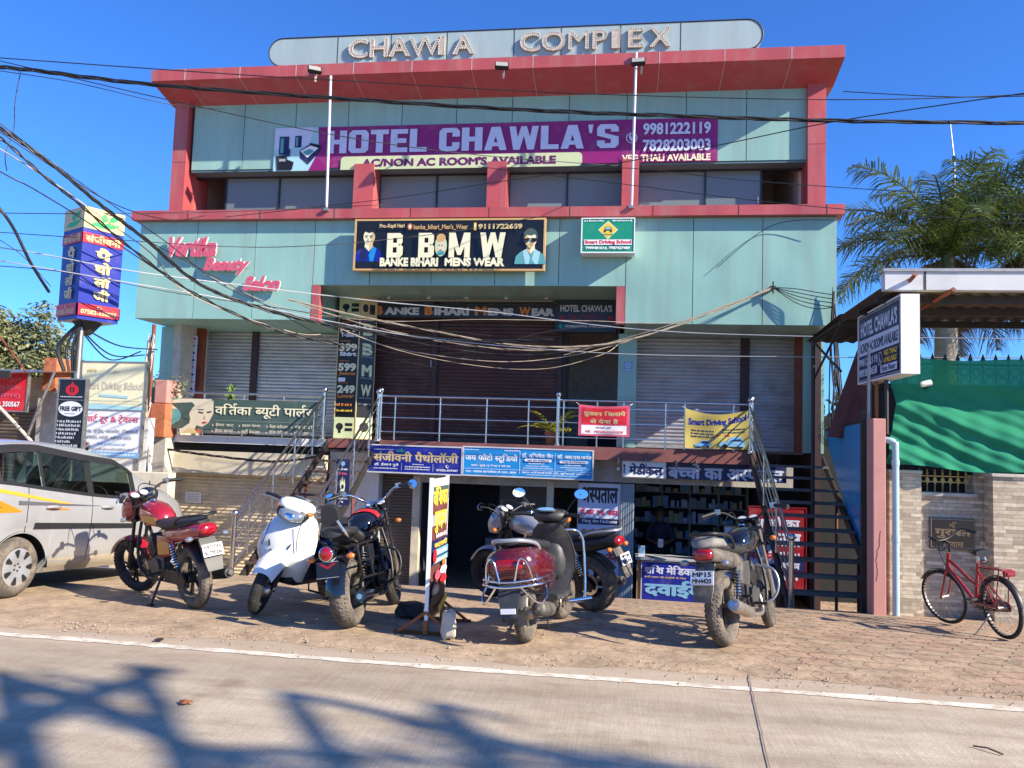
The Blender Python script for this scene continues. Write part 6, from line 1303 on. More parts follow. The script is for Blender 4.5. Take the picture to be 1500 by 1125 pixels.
for lab, pts, m in (('thin pale wire drooping across the tops of the brown shutters', [(300, 402, 11.8), (420, 452, 12.4), (560, 470, 12.8), (700, 468, 13.1), (860, 470, 13.4), (1000, 470, 13.8), (1132, 423, 14.3)], 'cable_tan'),
    ('pale wire sagging lowest across the brown shutters to the entry sign', [(470, 470, 12.5), (580, 512, 12.9), (700, 536, 13.3), (800, 540, 13.6), (880, 520, 13.9), (905, 505, 14.2)], 'cable_tan'),
    ('thin dark wire from the salon lettering down to the price pillar', [(215, 352, 10.2), (320, 408, 11.2), (430, 470, 12.2), (510, 508, 13), (640, 540, 13.4)], 'cable'),
    ('slack dark wire looping from the price pillar towards the doorway column', [(505, 500, 13.2), (600, 520, 13.3), (700, 512, 13.5), (800, 486, 13.8), (912, 474, 14.2)], 'cable'),
    ('pale wire rising from the doorway to the right clamp', [(826, 520, 13.9), (900, 500, 14), (1000, 470, 14.1), (1132, 422, 14.3)], 'cable_tan'),
    ('thin wire from the cable clamp up to the ledge corner at the right', [(1050, 392, 14.32), (1132, 330, 14.3), (1222, 322, 14.2)], 'cable'),
    ('thin wire running down the left sky beside the drooping bundles', [(-40, 150, 7.8), (60, 226, 8.4), (150, 290, 9.0), (240, 352, 9.8), (330, 420, 11), (450, 470, 12.2)], 'cable'),
    ('second thin wire beside the drooping bundles ending at the left pillar base', [(-40, 166, 7.8), (70, 240, 8.4), (170, 300, 9.2), (250, 322, 10.4), (300, 316, 12)], 'cable'),
    ('thin level wire crossing the sky above the palms', [(1235, 134, 11.5), (1400, 142, 11.3), (1560, 139, 11)], 'cable'),
    ('thin dark wire just above the first grey cable on the left', [(-60, 386, 9.4), (90, 398, 9.8), (250, 428, 10.8), (400, 450, 11.8), (560, 474, 12.6), (720, 492, 13)], 'cable')):
    cable(lab, pts, .0065, m)
p = at(1132, 421, 14.32); t = thing('cable_clamp', 'small iron clamp holding the cable fan on the right wing cladding', 'clamp', p); mb = MB(); mb.box(p.x - .05, p.x + .05, 14.28, 14.4, p.z - .02, p.z + .02); mb.box(p.x - .01, p.x + .01, 14.27, 14.31, p.z - .12, p.z + .1); mb.build('bracket', 'iron_dk', t)
x = at(1222, 560, 14.25).x; t = thing('corner_cables', 'mess of black cables running down the right corner of the building', 'cables', (x, 14.25, .8)); R = random.Random(5); mb = MB()
for i in range(14): o1, o2 = R.uniform(-.05, .08), R.uniform(-.12, .2); mb.tube(smooth_pts([(x + o1 * .3, 14.3, 4.3 + R.uniform(-.2, .3)), (x + o1, 14.25 + R.uniform(-.1, .1), 3.3), (x + o2, 14.2, 2.2 + R.uniform(-.5, .2))], 5), R.uniform(.006, .014), 5)
for i in range(4): mb.torus(.16 + .03 * i, .006, 22, 5, Matrix.Translation((x - .05, 14.2 - .02 * i, 2.0)))
mb.build('wires', 'cable', t)
for i, (q0, q1, sg) in enumerate((((112, 475), (212, 520), 22), ((114, 478), (206, 515), 30), ((116, 476), (230, 512), 12))):
    cable(['upper black drop wire from the pathology pole to the cable trunk', 'lower sagging drop wire from the pathology pole to the cable trunk', 'topmost drop wire from the pathology pole to the building’s left wall'][i], [(*q0, 10.1), ((q0[0] + q1[0]) / 2, (q0[1] + q1[1]) / 2 + sg, 11.8), (*q1, 13.4)], .012, group='drop wires at the pathology pole')
cable('wires looping down the left end of the slab under the parlour banner', [(228, 655, 14.3), (300, 666, 14.3), (400, 676, 14.3), (470, 668, 14.3)], .012, twist=3, group='wires under the walkway')
# ------------------------------------------------------------------ two-wheelers
def place(name, label, cat, rear, heading, wb, lean, group=None):
    x, y = rear; hx, hy = cos(heading), sin(heading); z0 = gz(y) + .018; z1 = gz(y + hy * wb) + .018
    t = thing(name, label, cat, (x, y, z0), 0, group)
    t.matrix_world = Matrix.Translation((x, y, z0)) @ Matrix.Rotation(heading, 4, 'Z') @ Matrix.Rotation(-math.atan2(z1 - z0, wb), 4, 'Y') @ Matrix.Rotation(lean, 4, 'X')
    return t
def wheel(t, cx, R, rt, tyre='rubber', rim='alloy_blk', nsp=5, disc=True, X=None, spoked=False, side=1, wide=1.0):
    X = X or Matrix(); T = X @ Matrix.Translation((cx, 0, R)); Rr = R - rt * 1.55
    mb = MB(T); mb.torus(Rr, .016, 36, 8, sy=1.9)
    if spoked:
        for i in range(32):
            a = 2 * pi * i / 32; s_ = (-1) ** i * .022; mb.tube([(.03 * cos(a + .4), s_, .03 * sin(a + .4)), (Rr * cos(a), 0, Rr * sin(a))], .0022, 4)
    else:
        for i in range(nsp):
            for dl in (-.10, .10):
                a = 2 * pi * i / nsp; mb.tube([(.035 * cos(a), 0, .035 * sin(a)), (Rr * .6 * cos(a + dl), 0, Rr * .6 * sin(a + dl)), (Rr * cos(a + dl * 1.6), 0, Rr * sin(a + dl * 1.6))], [.018, .013, .012], 6)
    mb.lathe([(.0, -.07), (.045, -.07), (.055, -.03), (.055, .03), (.045, .07), (0, .07)], 14, Matrix.Rotation(pi / 2, 4, 'X'), cap=False)
    w_ = mb.build('wheel', rim, t, smooth=50, world=False)
    mb = MB(T); mb.torus(R - rt, rt, 48, 12, sy=.95 * wide)
    n = 44
    for i in range(n):                       # tread blocks
        a = 2 * pi * i / n
        for s_ in (-1, 1):
            for (b0, b1, da) in ((.15, .55, .0), (.75, 1.1, .5)):
                q = []
                for k, (bb, aa) in enumerate(((b0, -.3), (b0, .2), (b1, .45), (b1, -.05))):
                    ang = a + (aa + da) * 2 * pi / n; rr = R - rt + (rt + .0045) * cos(bb); q.append((rr * cos(ang), s_ * (rt + .0045) * .95 * wide * sin(bb), rr * sin(ang)))
                mb.add(q, [(0, 1, 2, 3)])
    mb.build('tyre', tyre, w_, smooth=60, world=False, fix=False)
    if disc:
        mb = MB(T); mb.lathe([(.06, 0), (.115, 0), (.115, .004), (.06, .004)], 28, Matrix.Translation((0, .075 * side, 0)) @ Matrix.Rotation(pi / 2, 4, 'X')); mb.build('brake_disc', 'steel', w_, smooth=40, world=False)
    return w_
def fender(mb, cx, R, a0, a1, w, gap=.03, th=.006, n=18, dome=.35):
    rings = []
    for i in range(n + 1):
        a = radians(a0 + (a1 - a0) * i / n); ring = []
        for j in range(9):
            q = -1 + j / 4; rr = R + gap - dome * w * q * q
            ring.append((cx + rr * cos(a), w * q, R + rr * sin(a)))
        rings.append(ring)
    vs = [p for r in rings for p in r]; mb.add(vs, [(i * 9 + j, i * 9 + j + 1, (i + 1) * 9 + j + 1, (i + 1) * 9 + j) for i in range(n) for j in range(8)])
def P(t, mb, name, m, **k): return mb.build(name, m, t, world=False, **k)
def mirror_part(t, base, tip, disc_r=(.055, .035), nrm=(-1, 0, .1), X=None):
    mb = MB(X); mb.tube(smooth_pts([base, ((base[0] + tip[0]) / 2, (base[1] + tip[1]) / 2, max(base[2], (base[2] + tip[2]) / 2 + .02)), tip]), .006, 6); m_ = P(t, mb, 'mirror', 'black', smooth=60)
    n = Vector(nrm).normalized(); rot = n.to_track_quat('Z', 'Y').to_matrix().to_4x4(); T = (X or Matrix()) @ Matrix.Translation(tip) @ rot
    mb = MB(T); mb.loft([[(disc_r[0] * k * cos(a), disc_r[1] * k * sin(a), z) for a in [2 * pi * i / 18 for i in range(18)]] for k, z in ((.3, -.03), (.85, -.018), (1, 0))]); P(m_, mb, 'shell', 'black', smooth=50)
    mb = MB(T); mb.loft([[(disc_r[0] * k * cos(a), disc_r[1] * k * sin(a), z) for a in [2 * pi * i / 18 for i in range(18)]] for k, z in ((.93, .001), (.9, .003))]); P(m_, mb, 'glass', 'mirror')
def indicator(t, base, tip, m='lens_orange', X=None, r=.026):
    mb = MB(X); mb.tube([base, tip], .008, 6); s_ = P(t, mb, 'turn_signal', 'black'); d = (Vector(tip) - Vector(base)).normalized(); mb = MB(X); mb.ell(tip, (r * 1.1, r * 1.3, r * .9), 10, 8); P(s_, mb, 'lens', m, smooth=60)
def plate_part(t, c, w, h, tilt, lines, col='ink_white', ink='ink_black', X=None):
    """number plate facing -x (rear)"""
    X = X or Matrix(); W_ = WM(t) @ X; up = W_.to_3x3() @ Vector((sin(tilt), 0, cos(tilt))); U = W_.to_3x3() @ Vector((0, -1, 0)); O = W_ @ Vector(c) - U * w / 2 + up * h / 2
    s = Sign('', '', '', O, U, w, h, th=.006, body=col, root=t, up=up, bodyname='number_plate')
    for i, l in enumerate(lines): s.text(l, .08, .1 + i * .46, .92, .44 + i * .46, ink, bold=.04)
    s.rect(0, 0, 1, .03, 'ink_grey'); s.rect(0, .97, 1, 1, 'ink_grey'); s.done()
def engine(t, x, z, m='engine', fins=7, w=.11, scale=1, tiltd=35):
    mb = MB(Matrix.Translation((x, 0, z)) @ Matrix.Scale(scale, 4))
    mb.loft([sup(-.17, 0, -.02, w * .75, .07), sup(-.14, 0, 0, w, .11), sup(.05, 0, 0, w, .12), sup(.13, 0, .01, w * .8, .09)]); 
    for s_ in (-1, 1):
        mb.lathe([(0, -.02), (.085, -.02), (.095, -.005), (.095, .01), (0, .012)], 18, Matrix.Translation((-.04, (w + .012) * s_, 0)) @ Matrix.Rotation(-pi / 2 * s_, 4, 'X'), cap=False); mb.lathe([(0, -.01), (.05, -.01), (.05, .01), (0, .012)], 14, Matrix.Translation((.07, (w + .01) * s_, .02)) @ Matrix.Rotation(-pi / 2 * s_, 4, 'X'), cap=False)
    e = P(t, mb, 'engine', m, smooth=40)
    mb = MB(Matrix.Translation((x + .04 * scale, 0, z + .06 * scale)) @ Matrix.Rotation(radians(tiltd), 4, 'Y') @ Matrix.Scale(scale, 4))
    mb.box(-.05, .05, -.055, .055, 0, .22)
    for i in range(fins): mb.box(-.085, .085, -.09, .09, .05 + i * .021, .058 + i * .021)
    mb.box(-.06, .06, -.07, .07, .2, .26); P(e, mb, 'cylinder', m)
    return e
def shock(t, a, b, m='chrome', r=.028):
    a, b = Vector(a), Vector(b); mb = MB(); mb.tube([a, b], r * .5, 8); s_ = P(t, mb, 'shock_absorber', 'black', smooth=60); mb = MB(); d = (b - a); L_ = d.length; d.normalize(); q = d.orthogonal().normalized(); e = d.cross(q); n = 9 * 10
    mb.tube([a + d * L_ * (.22 + .6 * i / n) + (q * cos(2 * pi * i / 10) + e * sin(2 * pi * i / 10)) * r for i in range(n + 1)], .006, 5); P(s_, mb, 'spring', m, smooth=60)

def steerX(head, axis, ang): return Matrix.Translation(head) @ Matrix.Rotation(ang, 4, axis) @ Matrix.Translation(-Vector(head))

def motorcycle(label, rear, heading, c, lean=-.15, steer=.25, name='motorcycle'):
    wb = c.get('wb', 1.27); R = .295; rt = c.get('rt', .05); t = place(name, label, 'motorcycle', rear, heading, wb, lean, 'two wheelers parked on the pavement')
    hx, hz = wb - .33, .93; SX = steerX((hx, 0, hz), Vector((-.42, 0, .9)).normalized(), steer)
    wheel(t, 0, R, rt * c.get('fat', 1.0) * 1.1, c.get('rtyre', 'rubber'), c.get('rim', 'alloy_blk'), c.get('nsp', 5), disc=c.get('rdisc', False), wide=c.get('rwide', 1.1))
    wheel(t, wb, R, rt, c.get('ftyre', 'rubber'), c.get('rim', 'alloy_blk'), c.get('nsp', 5), disc=c.get('fdisc', True), X=SX, side=-1)
    # fork, stem, yokes
    for s_ in (-1, 1):
        mb = MB(SX); mb.tube([(wb, .085 * s_, R), (wb - .13, .085 * s_, .58)], .026, 10); mb.tube([(wb - .13, .085 * s_, .58), (hx + .02, .085 * s_, .98)], .017, 10); P(t, mb, 'fork_leg', c.get('fork', 'alu'), smooth=60)
    mb = MB(SX); mb.cbox((hx + .03, 0, .95), (.07, .23, .03)); mb.cbox((hx + .085, 0, .80), (.07, .23, .03)); mb.tube([(hx + .07, 0, .78), (hx, 0, 1.0)], .03, 10); P(t, mb, 'steering_yoke', 'black')
    # front mudguard
    mb = MB(SX); fender(mb, wb, R, 25, 150, .07, .025); fender(mb, wb, R, 150, 165, .06, .028); o = P(t, mb, 'front_mudguard', c['mud'], smooth=60); mb = MB(SX)
    for s_ in (-1, 1): mb.tube([(wb, .075 * s_, R), (wb - .05, .072 * s_, R * 2 + .0)], .007, 6)
    P(o, mb, 'stay', 'black')
    # handlebar
    hb = c.get('bar', [(.03, 0, 1.02), (.02, .10, 1.03), (-.02, .20, 1.09), (-.08, .30, 1.10), (-.14, .38, 1.085)])
    for s_ in (1,):
        pts = [(hx + p[0], -p[1], p[2]) for p in hb[::-1]] + [(hx + p[0], p[1], p[2]) for p in hb[1:]]
        mb = MB(SX); mb.tube(smooth_pts(pts, 5), .012, 8); o = P(t, mb, 'handlebar', c.get('barm', 'black'), smooth=60)
        for s2 in (-1, 1):
            e1 = Vector((hx + hb[-1][0], hb[-1][1] * s2, hb[-1][2])); e0 = Vector((hx + hb[-2][0], hb[-2][1] * s2, hb[-2][2])); mb = MB(SX); mb.tube([e0.lerp(e1, -.25), e1 + (e1 - e0) * .12], .019, 10); P(o, mb, 'grip', 'black', smooth=60)
            mb = MB(SX); mb.tube([e0 + Vector((.03, 0, -.005)), e0.lerp(e1, .5) + Vector((.075, 0, -.01)), e1 + Vector((.07, 0, -.02))], .006, 5); mb.cbox(e0.lerp(e1, -.45), (.05, .05, .05)); P(o, mb, 'lever', 'alu')
            if c.get('mirrors'):
                mirror_part(t, tuple(e0 + Vector((.02, 0, .01))), tuple(e0 + Vector(c['mirrors']) * 1.0 * Vector((1, 1, 1)) * 1 if s2 > 0 else e0 + Vector((c['mirrors'][0], -c['mirrors'][1], c['mirrors'][2]))), c.get('mir', (.065, .042)), X=SX)
    # headlight / cowl / meters
    mb = MB(SX)
    if c.get('cowl'):
        mb.loft([sup(hx + .10, 0, .90, .085, .13), sup(hx + .16, 0, .91, .105, .14), sup(hx + .24, 0, .88, .095, .12), sup(hx + .29, 0, .85, .07, .085)]); mb.loft([sup(hx + .09, 0, 1.03, .10, .03), sup(hx + .16, 0, 1.04, .095, .035), sup(hx + .20, 0, 1.0, .07, .03)])
        o = P(t, mb, 'headlight_cowl', c['cowl'], smooth=60); mb = MB(SX); mb.ell((hx + .275, 0, .86), (.04, .075, .075), 16, 10); P(o, mb, 'lens', 'lens_clear', smooth=60)
    else:
        mb.ell((hx + .19, 0, .87), (.10, .09, .09), 18, 12); o = P(t, mb, 'headlight', c.get('hl', 'black'), smooth=60); mb = MB(SX); mb.ell((hx + .235, 0, .87), (.06, .082, .082), 18, 12); P(o, mb, 'lens', 'lens_clear', smooth=60)
    mb = MB(SX)
    for s_ in (-.055, .055): mb.lathe([(0, 0), (.045, 0), (.05, .03), (.05, .06), (0, .062)], 16, Matrix.Translation((hx + .09, s_, 1.0)) @ Matrix.Rotation(radians(-35), 4, 'Y'), cap=False)
    o = P(t, mb, 'meter', 'black', smooth=50); mb = MB(SX)
    for s_ in (-.055, .055): mb.lathe([(0, .063), (.042, .063), (.042, .065), (0, .065)], 16, Matrix.Translation((hx + .09, s_, 1.0)) @ Matrix.Rotation(radians(-35), 4, 'Y'), cap=False)
    P(o, mb, 'dial', 'ink_silver')
    for s_ in (-1, 1): indicator(t, (hx + .13, .09 * s_, .84), (hx + .13, .19 * s_, .84), c.get('indm', 'lens_orange'), SX)
    # frame
    mb = MB(); r = .019
    mb.tube(smooth_pts([(hx + .04, 0, .90), (hx - .2, 0, .76), (.35, 0, .70), (-.02, 0, .68), (-.22, 0, .74)]), r, 8)
    for s_ in (-1, 1): mb.tube(smooth_pts([(hx + .06, .02 * s_, .80), (hx + .05, .09 * s_, .5), (hx - .06, .11 * s_, .27), (.5, .11 * s_, .24), (.33, .12 * s_, .34), (.30, .11 * s_, .62), (-.12, .11 * s_, .70)]), r * .85, 8)
    P(t, mb, 'frame', 'black', smooth=60)
    mb = MB()
    for s_ in (-1, 1): mb.tube([(.36, .10 * s_, .36), (0, .095 * s_, R)], .02, 8)
    P(t, mb, 'swingarm', c.get('swing', 'black'), smooth=60)
    for s_ in (-1, 1): shock(t, (.02, .125 * s_, R + .03), (.13, .125 * s_, .68), c.get('spring', 'chrome'), c.get('shr', .028))
    mb = MB(); mb.box(-.05, .42, .105, .13, R - .06, R - .045); mb.prism([(-.06, R - .07), (.44, R - .03), (.44, R + .06), (-.02, R + .07), (-.08, R)], 'y', .108, .128); P(t, mb, 'chain_cover', c.get('chain', 'black'), bevel=.008)
    engine(t, .56, .36, c.get('eng', 'engine'), scale=c.get('engs', 1.0))
    # tank
    tz = c.get('tz', 0); tw = c.get('tw', .13)
    mb = MB(); mb.loft([sup(.44, 0, .80 + tz, tw * .55, .06), sup(.50, 0, .82 + tz, tw * .8, .09), sup(.62, 0, .845 + tz, tw, .115), sup(.76, 0, .86 + tz, tw * 1.03, .125), sup(.87, 0, .86 + tz, tw * .85, .105), sup(hx - .0, 0, .85 + tz, tw * .42, .06)])
    tank = P(t, mb, 'fuel_tank', c['tank'], smooth=70); mb = MB(); mb.lathe([(0, 0), (.035, 0), (.03, .012), (0, .014)], 14, Matrix.Translation((.74, 0, .985 + tz)), cap=False); P(tank, mb, 'filler_cap', 'chrome', smooth=40)
    if c.get('graphic'):
        for s_ in (-1, 1):
            mb = MB()
            
            fw, fh, fc = spl([.44, .5, .62, .76, .87], [tw * q for q in (.55, .8, 1, 1.03, .85)]), spl([.44, .5, .62, .76, .87], [.06, .09, .115, .125, .105]), spl([.44, .5, .62, .76, .87], [.80 + tz, .82 + tz, .845 + tz, .86 + tz, .86 + tz])
            def dec(u, v):
                x = .47 + .27 * u; q = -.72 + (1.0 - .55 * u) * v + .25 * u; return Vector((x, s_ * (fw(x) * (1 - abs(q) ** 2.6) ** (1 / 2.6) + .004), fc(x) + fh(x) * q))
            mb = MB(); mb.grid(dec, 12, 8); P(tank, mb, 'tank_decal', c['graphic'], smooth=80, fix=False)
    if c.get('stripe'):
        mb = MB(); rings = []
        for a in range(-75, 76, 10):
            q = radians(a); rings.append([(.565, (tw * .99 + .004) * sin(q), .835 + tz + (.112) * cos(q) ** .8 if cos(q) > 0 else .835), (.64, (tw * 1.03 + .004) * sin(q), .848 + tz + (.121) * cos(q) ** .8)])
        mb.add([p for r_ in rings for p in r_], [(2 * i, 2 * i + 1, 2 * i + 3, 2 * i + 2) for i in range(len(rings) - 1)]); P(tank, mb, 'tank_stripe', c['stripe'], smooth=80, fix=False)
    # seat
    if c.get('cruiser'):
        mb = MB(); mb.loft([sup(.5, 0, .76, .08, .03), sup(.42, 0, .755, .13, .045), sup(.22, 0, .735, .165, .05), sup(.10, 0, .76, .16, .06), sup(.06, 0, .80, .13, .04)]); P(t, mb, 'rider_seat', 'seat_blk', smooth=70)
        mb = MB(); mb.loft([sup(.07, 0, .80, .10, .03), sup(.03, 0, .815, .14, .045), sup(-.18, 0, .82, .135, .045), sup(-.27, 0, .815, .09, .035)]); o = P(t, mb, 'pillion_seat', 'seat_blk', smooth=70); mb = MB(); mb.tube([(x_, y_, .845) for x_, y_ in ((.03, .12), (-.2, .115), (-.27, 0), (-.2, -.115), (.03, -.12))], .004, 5); P(o, mb, 'seat_piping', 'plastic_grey')
        mb = MB(Matrix.Translation((-.27, 0, .965)) @ Matrix.Rotation(radians(-10), 4, 'Y')); mb.loft([sup(-.03, 0, 0, .075, .085, 20, 3), sup(.02, 0, 0, .085, .095, 20, 3), sup(.035, 0, 0, .07, .08, 20, 3)]); o = P(t, mb, 'backrest', 'seat_blk', smooth=60); mb = MB()
        for s_ in (-1, 1): mb.tube(smooth_pts([(-.05, .14 * s_, .72), (-.24, .13 * s_, .78), (-.31, .07 * s_, .92)]), .011, 6)
        P(o, mb, 'bracket', 'chrome', smooth=60)
    else:
        mb = MB(); mb.loft([sup(.56, 0, .80 + tz * .5, .07, .025), sup(.48, 0, .785, .11, .045), sup(.30, 0, .775, .135, .05), sup(.05, 0, .795, .13, .05), sup(-.18, 0, .825, .105, .04), sup(-.30, 0, .835, .06, .02)]); P(t, mb, 'seat', c.get('seat', 'seat_blk'), smooth=70)
    # tail cowl
    if not c.get('cruiser'):
        mb = MB(); mb.loft([sup(.34, 0, .68, .11, .055), sup(.16, 0, .69, .145, .085), sup(-.08, 0, .72, .138, .085), sup(-.28, 0, .755, .115, .07), sup(-.36, 0, .762, .09, .058)]); P(t, mb, 'tail_cowl', c['tail'], smooth=70)
        mb = MB(); g_ = c.get('grabz', .87)
        mb.tube(smooth_pts([(.02, .14, .80), (-.10, .15, g_), (-.32, .11, g_ + .03), (-.38, 0, g_ + .03), (-.32, -.11, g_ + .03), (-.10, -.15, g_), (.02, -.14, .80)]), .013, 8); P(t, mb, 'grab_rail', c.get('grab', 'black'), smooth=60)
        mb = MB(); mb.loft([sup(-.345, 0, .765, .088, .052), sup(-.385, 0, .765, .08, .045), sup(-.40, 0, .763, .055, .028)]); P(t, mb, 'tail_light', 'lens_red', smooth=60)
        lz = .70
    else:
        mb = MB(); mb.lathe([(0, -.05), (.05, -.05), (.062, 0), (.062, .05), (.055, .055)], 18, Matrix.Translation((-.40, 0, .66)) @ Matrix.Rotation(-pi / 2, 4, 'Y'), cap=False); o = P(t, mb, 'tail_light', 'chrome', smooth=50); mb = MB(); mb.ell((-.452, 0, .66), (.018, .056, .056), 16, 10); P(o, mb, 'lens', 'lens_red', smooth=60); lz = .62
    # side panels
    for s_ in (-1, 1): mb = MB(); mb.loft([[(x_, s_ * y_, z_) for x_, z_ in ((.16, .50), (.38, .46), (.44, .56), (.42, .68), (.12, .68), (.06, .60))] for y_ in (.105, .135)]); P(t, mb, 'side_panel', c.get('sidep', c['tail']), bevel=.012)
    # rear mudguard, plate, signals
    mb = MB(); fender(mb, 0, R, 60, 178 if c.get('cruiser') else 150, .085 if c.get('cruiser') else .075, .045)
    if not c.get('cruiser'):
        mb.loft([[(-.30, -.075, .74), (-.30, .075, .74), (-.27, .075, .74), (-.27, -.075, .74)], [(-.43, -.085, .50), (-.43, .085, .50), (-.41, .085, .50), (-.41, -.085, .50)], [(-.46, -.07, .40), (-.46, .07, .40), (-.445, .07, .40), (-.445, -.07, .40)]])
    P(t, mb, 'rear_mudguard', c.get('rmud', 'black'), smooth=60)
    plate_part(t, (-.432, 0, .585) if not c.get('cruiser') else (-.44, 0, .53), .19, .115 if not c.get('cruiser') else .13, .28 if not c.get('cruiser') else .15, c.get('plate', ('MP15', '4512')), c.get('pcol', 'ink_white'), c.get('pink', 'ink_black'))
    for s_ in (-1, 1): indicator(t, (-.33, .06 * s_, lz), (-.34, .17 * s_, lz), c.get('indr', 'lens_orange'), r=.028)
    # exhaust on the right
    mb = MB(); mb.tube(smooth_pts([(.66, -.05, .46), (.76, -.09, .36), (.70, -.13, .22), (.48, -.145, .21), (.28, -.15, .24)]), .02, 8); o = P(t, mb, 'exhaust_pipe', c.get('exh', 'engine'), smooth=60)
    ez = c.get('exz', .30); mb = MB(); A_, B_ = Vector((.32, -.155, .235)), Vector((c.get('exx', -.28), -.175, ez)); mb.tube([A_, A_.lerp(B_, .1), A_.lerp(B_, .25), A_.lerp(B_, .9), B_], [.022, .04, .05, .055, .048], 14); P(o, mb, 'muffler', c.get('muf', 'black'), smooth=60); mb = MB(); d = (B_ - A_).normalized(); mb.tube([B_, B_ + d * .03], [.03, .024], 12); P(o, mb, 'muffler_tip', 'steel', smooth=60)
    mb = MB(SX); mb.tube(smooth_pts([(hx - .02, .2, 1.06), (hx + .2, .15, 1.12), (hx + .17, .06, .8), (wb - .06, .09, .42)]), .005, 5); mb.tube(smooth_pts([(hx - .02, -.2, 1.06), (hx + .2, -.13, 1.10), (hx + .12, -.03, .72), (hx - .1, -.05, .52)]), .005, 5); P(t, mb, 'control_cable', 'black', smooth=60)
    # stands, pegs
    mb = MB(); zt_ = (R * 1.0 + .12) * 0; mb.tube([(.42, .12, .27), (.36, .26, .052)], .013, 7); mb.cbox((.35, .27, .05), (.07, .05, .012)); P(t, mb, 'side_stand', 'black')
    for s_ in (-1, 1):
        mb = MB(); mb.tube([(.46, .12 * s_, .31), (.46, .25 * s_, .31)], .014, 8); mb.tube([(.14, .13 * s_, .40), (.12, .22 * s_, .40)], .012, 8); P(t, mb, 'footpeg', 'rubber')
    mb = MB(); mb.tube([(.5, -.13, .31), (.62, -.15, .29), (.68, -.17, .30)], .008, 6); mb.tube([(.5, .13, .29), (.66, .14, .27)], .007, 6); P(t, mb, 'pedal', 'alu')
    if c.get('crash'):
        mb = MB()
        for s_ in (-1, 1): mb.tube(smooth_pts([(.80, .06 * s_, .62), (.82, .22 * s_, .58), (.80, .27 * s_, .45), (.76, .22 * s_, .32), (.70, .08 * s_, .27)]), .013, 8)
        P(t, mb, 'crash_guard', c['crash'], smooth=60)
    return t

red = motorcycle('red commuter motorcycle with gold tank graphics, beside the silver car', (-3.93, 7.05), radians(145.5),
    dict(wb=1.26, mud='bike_red', cowl='bike_red', tank='bike_red', graphic='gold', tail='bike_red', sidep='bike_red', fork='black', indm='lens_clear', indr='lens_clear', plate=('MP15N', 'K7926'), rtyre='rubber_dusty', nsp=5, fdisc=False, muf='black', exx=-.36, exz=.33), lean=-.13, steer=.35)
for s_ in (-1, 1): mb = MB(); mb.grid(lambda u, v: Vector((.16 + .25 * u, s_ * .1385, .52 + .11 * v - .03 * u + .02 * sin(u * 3) * v)), 6, 2); P(red, mb, 'side_decal', 'gold', fix=False)
black = motorcycle('black cruiser motorcycle with a red tank stripe and a pillion backrest', (-2.28, 6.68), radians(90.5),
    dict(wb=1.36, rt=.055, fat=1.25, rwide=1.25, cruiser=True, mud='blk_gloss', tank='blk_gloss', stripe='ink_red', tail='blk_gloss', sidep='blk_gloss', tw=.155, tz=.03, fork='chrome', eng='alloy_blk', engs=1.15, rtyre='rubber_dusty', pcol='blk_sign', pink='ink_dred', plate=('V',), muf='blk_gloss', exz=.27, exx=-.2, rmud='blk_gloss', crash='black', shr=.036, spring='black',
         bar=[(.05, 0, 1.06), (.04, .10, 1.08), (-.04, .22, 1.16), (-.14, .32, 1.17), (-.24, .41, 1.15)], barm='chrome', mirrors=(.06, .10, .0), mir=(.05, .05)), lean=-.16, steer=.12)
mb = MB(); 
mb.tube([(-.25, -.2, .70), (.28, -.22, .72), (.28, -.25, .42), (-.22, -.22, .42), (-.25, -.2, .70)], .012, 6); mb.tube([(0, -.21, .71), (.02, -.24, .42)], .01, 6); mb.tube([(-.25, -.2, .56), (.28, -.23, .56)], .01, 6); P(black, mb, 'saree_guard', 'black', smooth=60)
grey = motorcycle('grey and white sports motorcycle with twin mirrors, standing behind the maroon scooter', (-.25, 8.52), radians(151),
    dict(wb=1.33, rt=.06, fat=1.15, rwide=1.2, mud='silver_grey', cowl='silver_grey', tank='silver_grey', tail='black', sidep='silver_grey', tw=.17, tz=.03, plate=('MP15N', 'B8514'), rtyre='rubber_dusty', ftyre='rubber', rmud='dusty_dk', muf='dusty_dk', mirrors=(.16, .14, .12), mir=(.07, .04), indr='lens_orange', grabz=.85, grab='silver_grey', seat='seat_blk',
         bar=[(.06, 0, 1.0), (.04, .10, 1.0), (.0, .20, 1.03), (-.04, .28, 1.035), (-.09, .35, 1.02)], fork='black', nsp=6, rdisc=True), lean=-.12, steer=.1)
dust = motorcycle('dusty dark motorcycle with a tan pillion pad before the right stairs', (.90, 6.90), radians(64.5),
    dict(wb=1.29, rt=.052, fat=1.15, rwide=1.1, mud='dusty_dk', cowl='black', tank='blk_gloss', tail='dusty_dk', sidep='dusty_dk', plate=('MP15', 'MN4420'), rtyre='rubber_dusty', ftyre='rubber_dusty', rmud='dusty_dk', muf='steel_dull', exh='steel_dull', exx=-.24, exz=.36, seat='seat_blk', indr='lens_clear', grabz=.90, crash='alu', rim='alloy_blk',
         bar=[(.03, 0, 1.04), (.02, .10, 1.05), (-.02, .20, 1.12), (-.08, .30, 1.13), (-.15, .39, 1.11)], barm='black'), lean=-.12, steer=.2)
mb = MB(); mb.loft([sup(-.06, 0, .83, .11, .03), sup(-.16, 0, .855, .125, .05), sup(-.30, 0, .86, .12, .05), sup(-.37, 0, .85, .09, .035)]); P(dust, mb, 'pillion_pad', 'seat_grey', smooth=70)

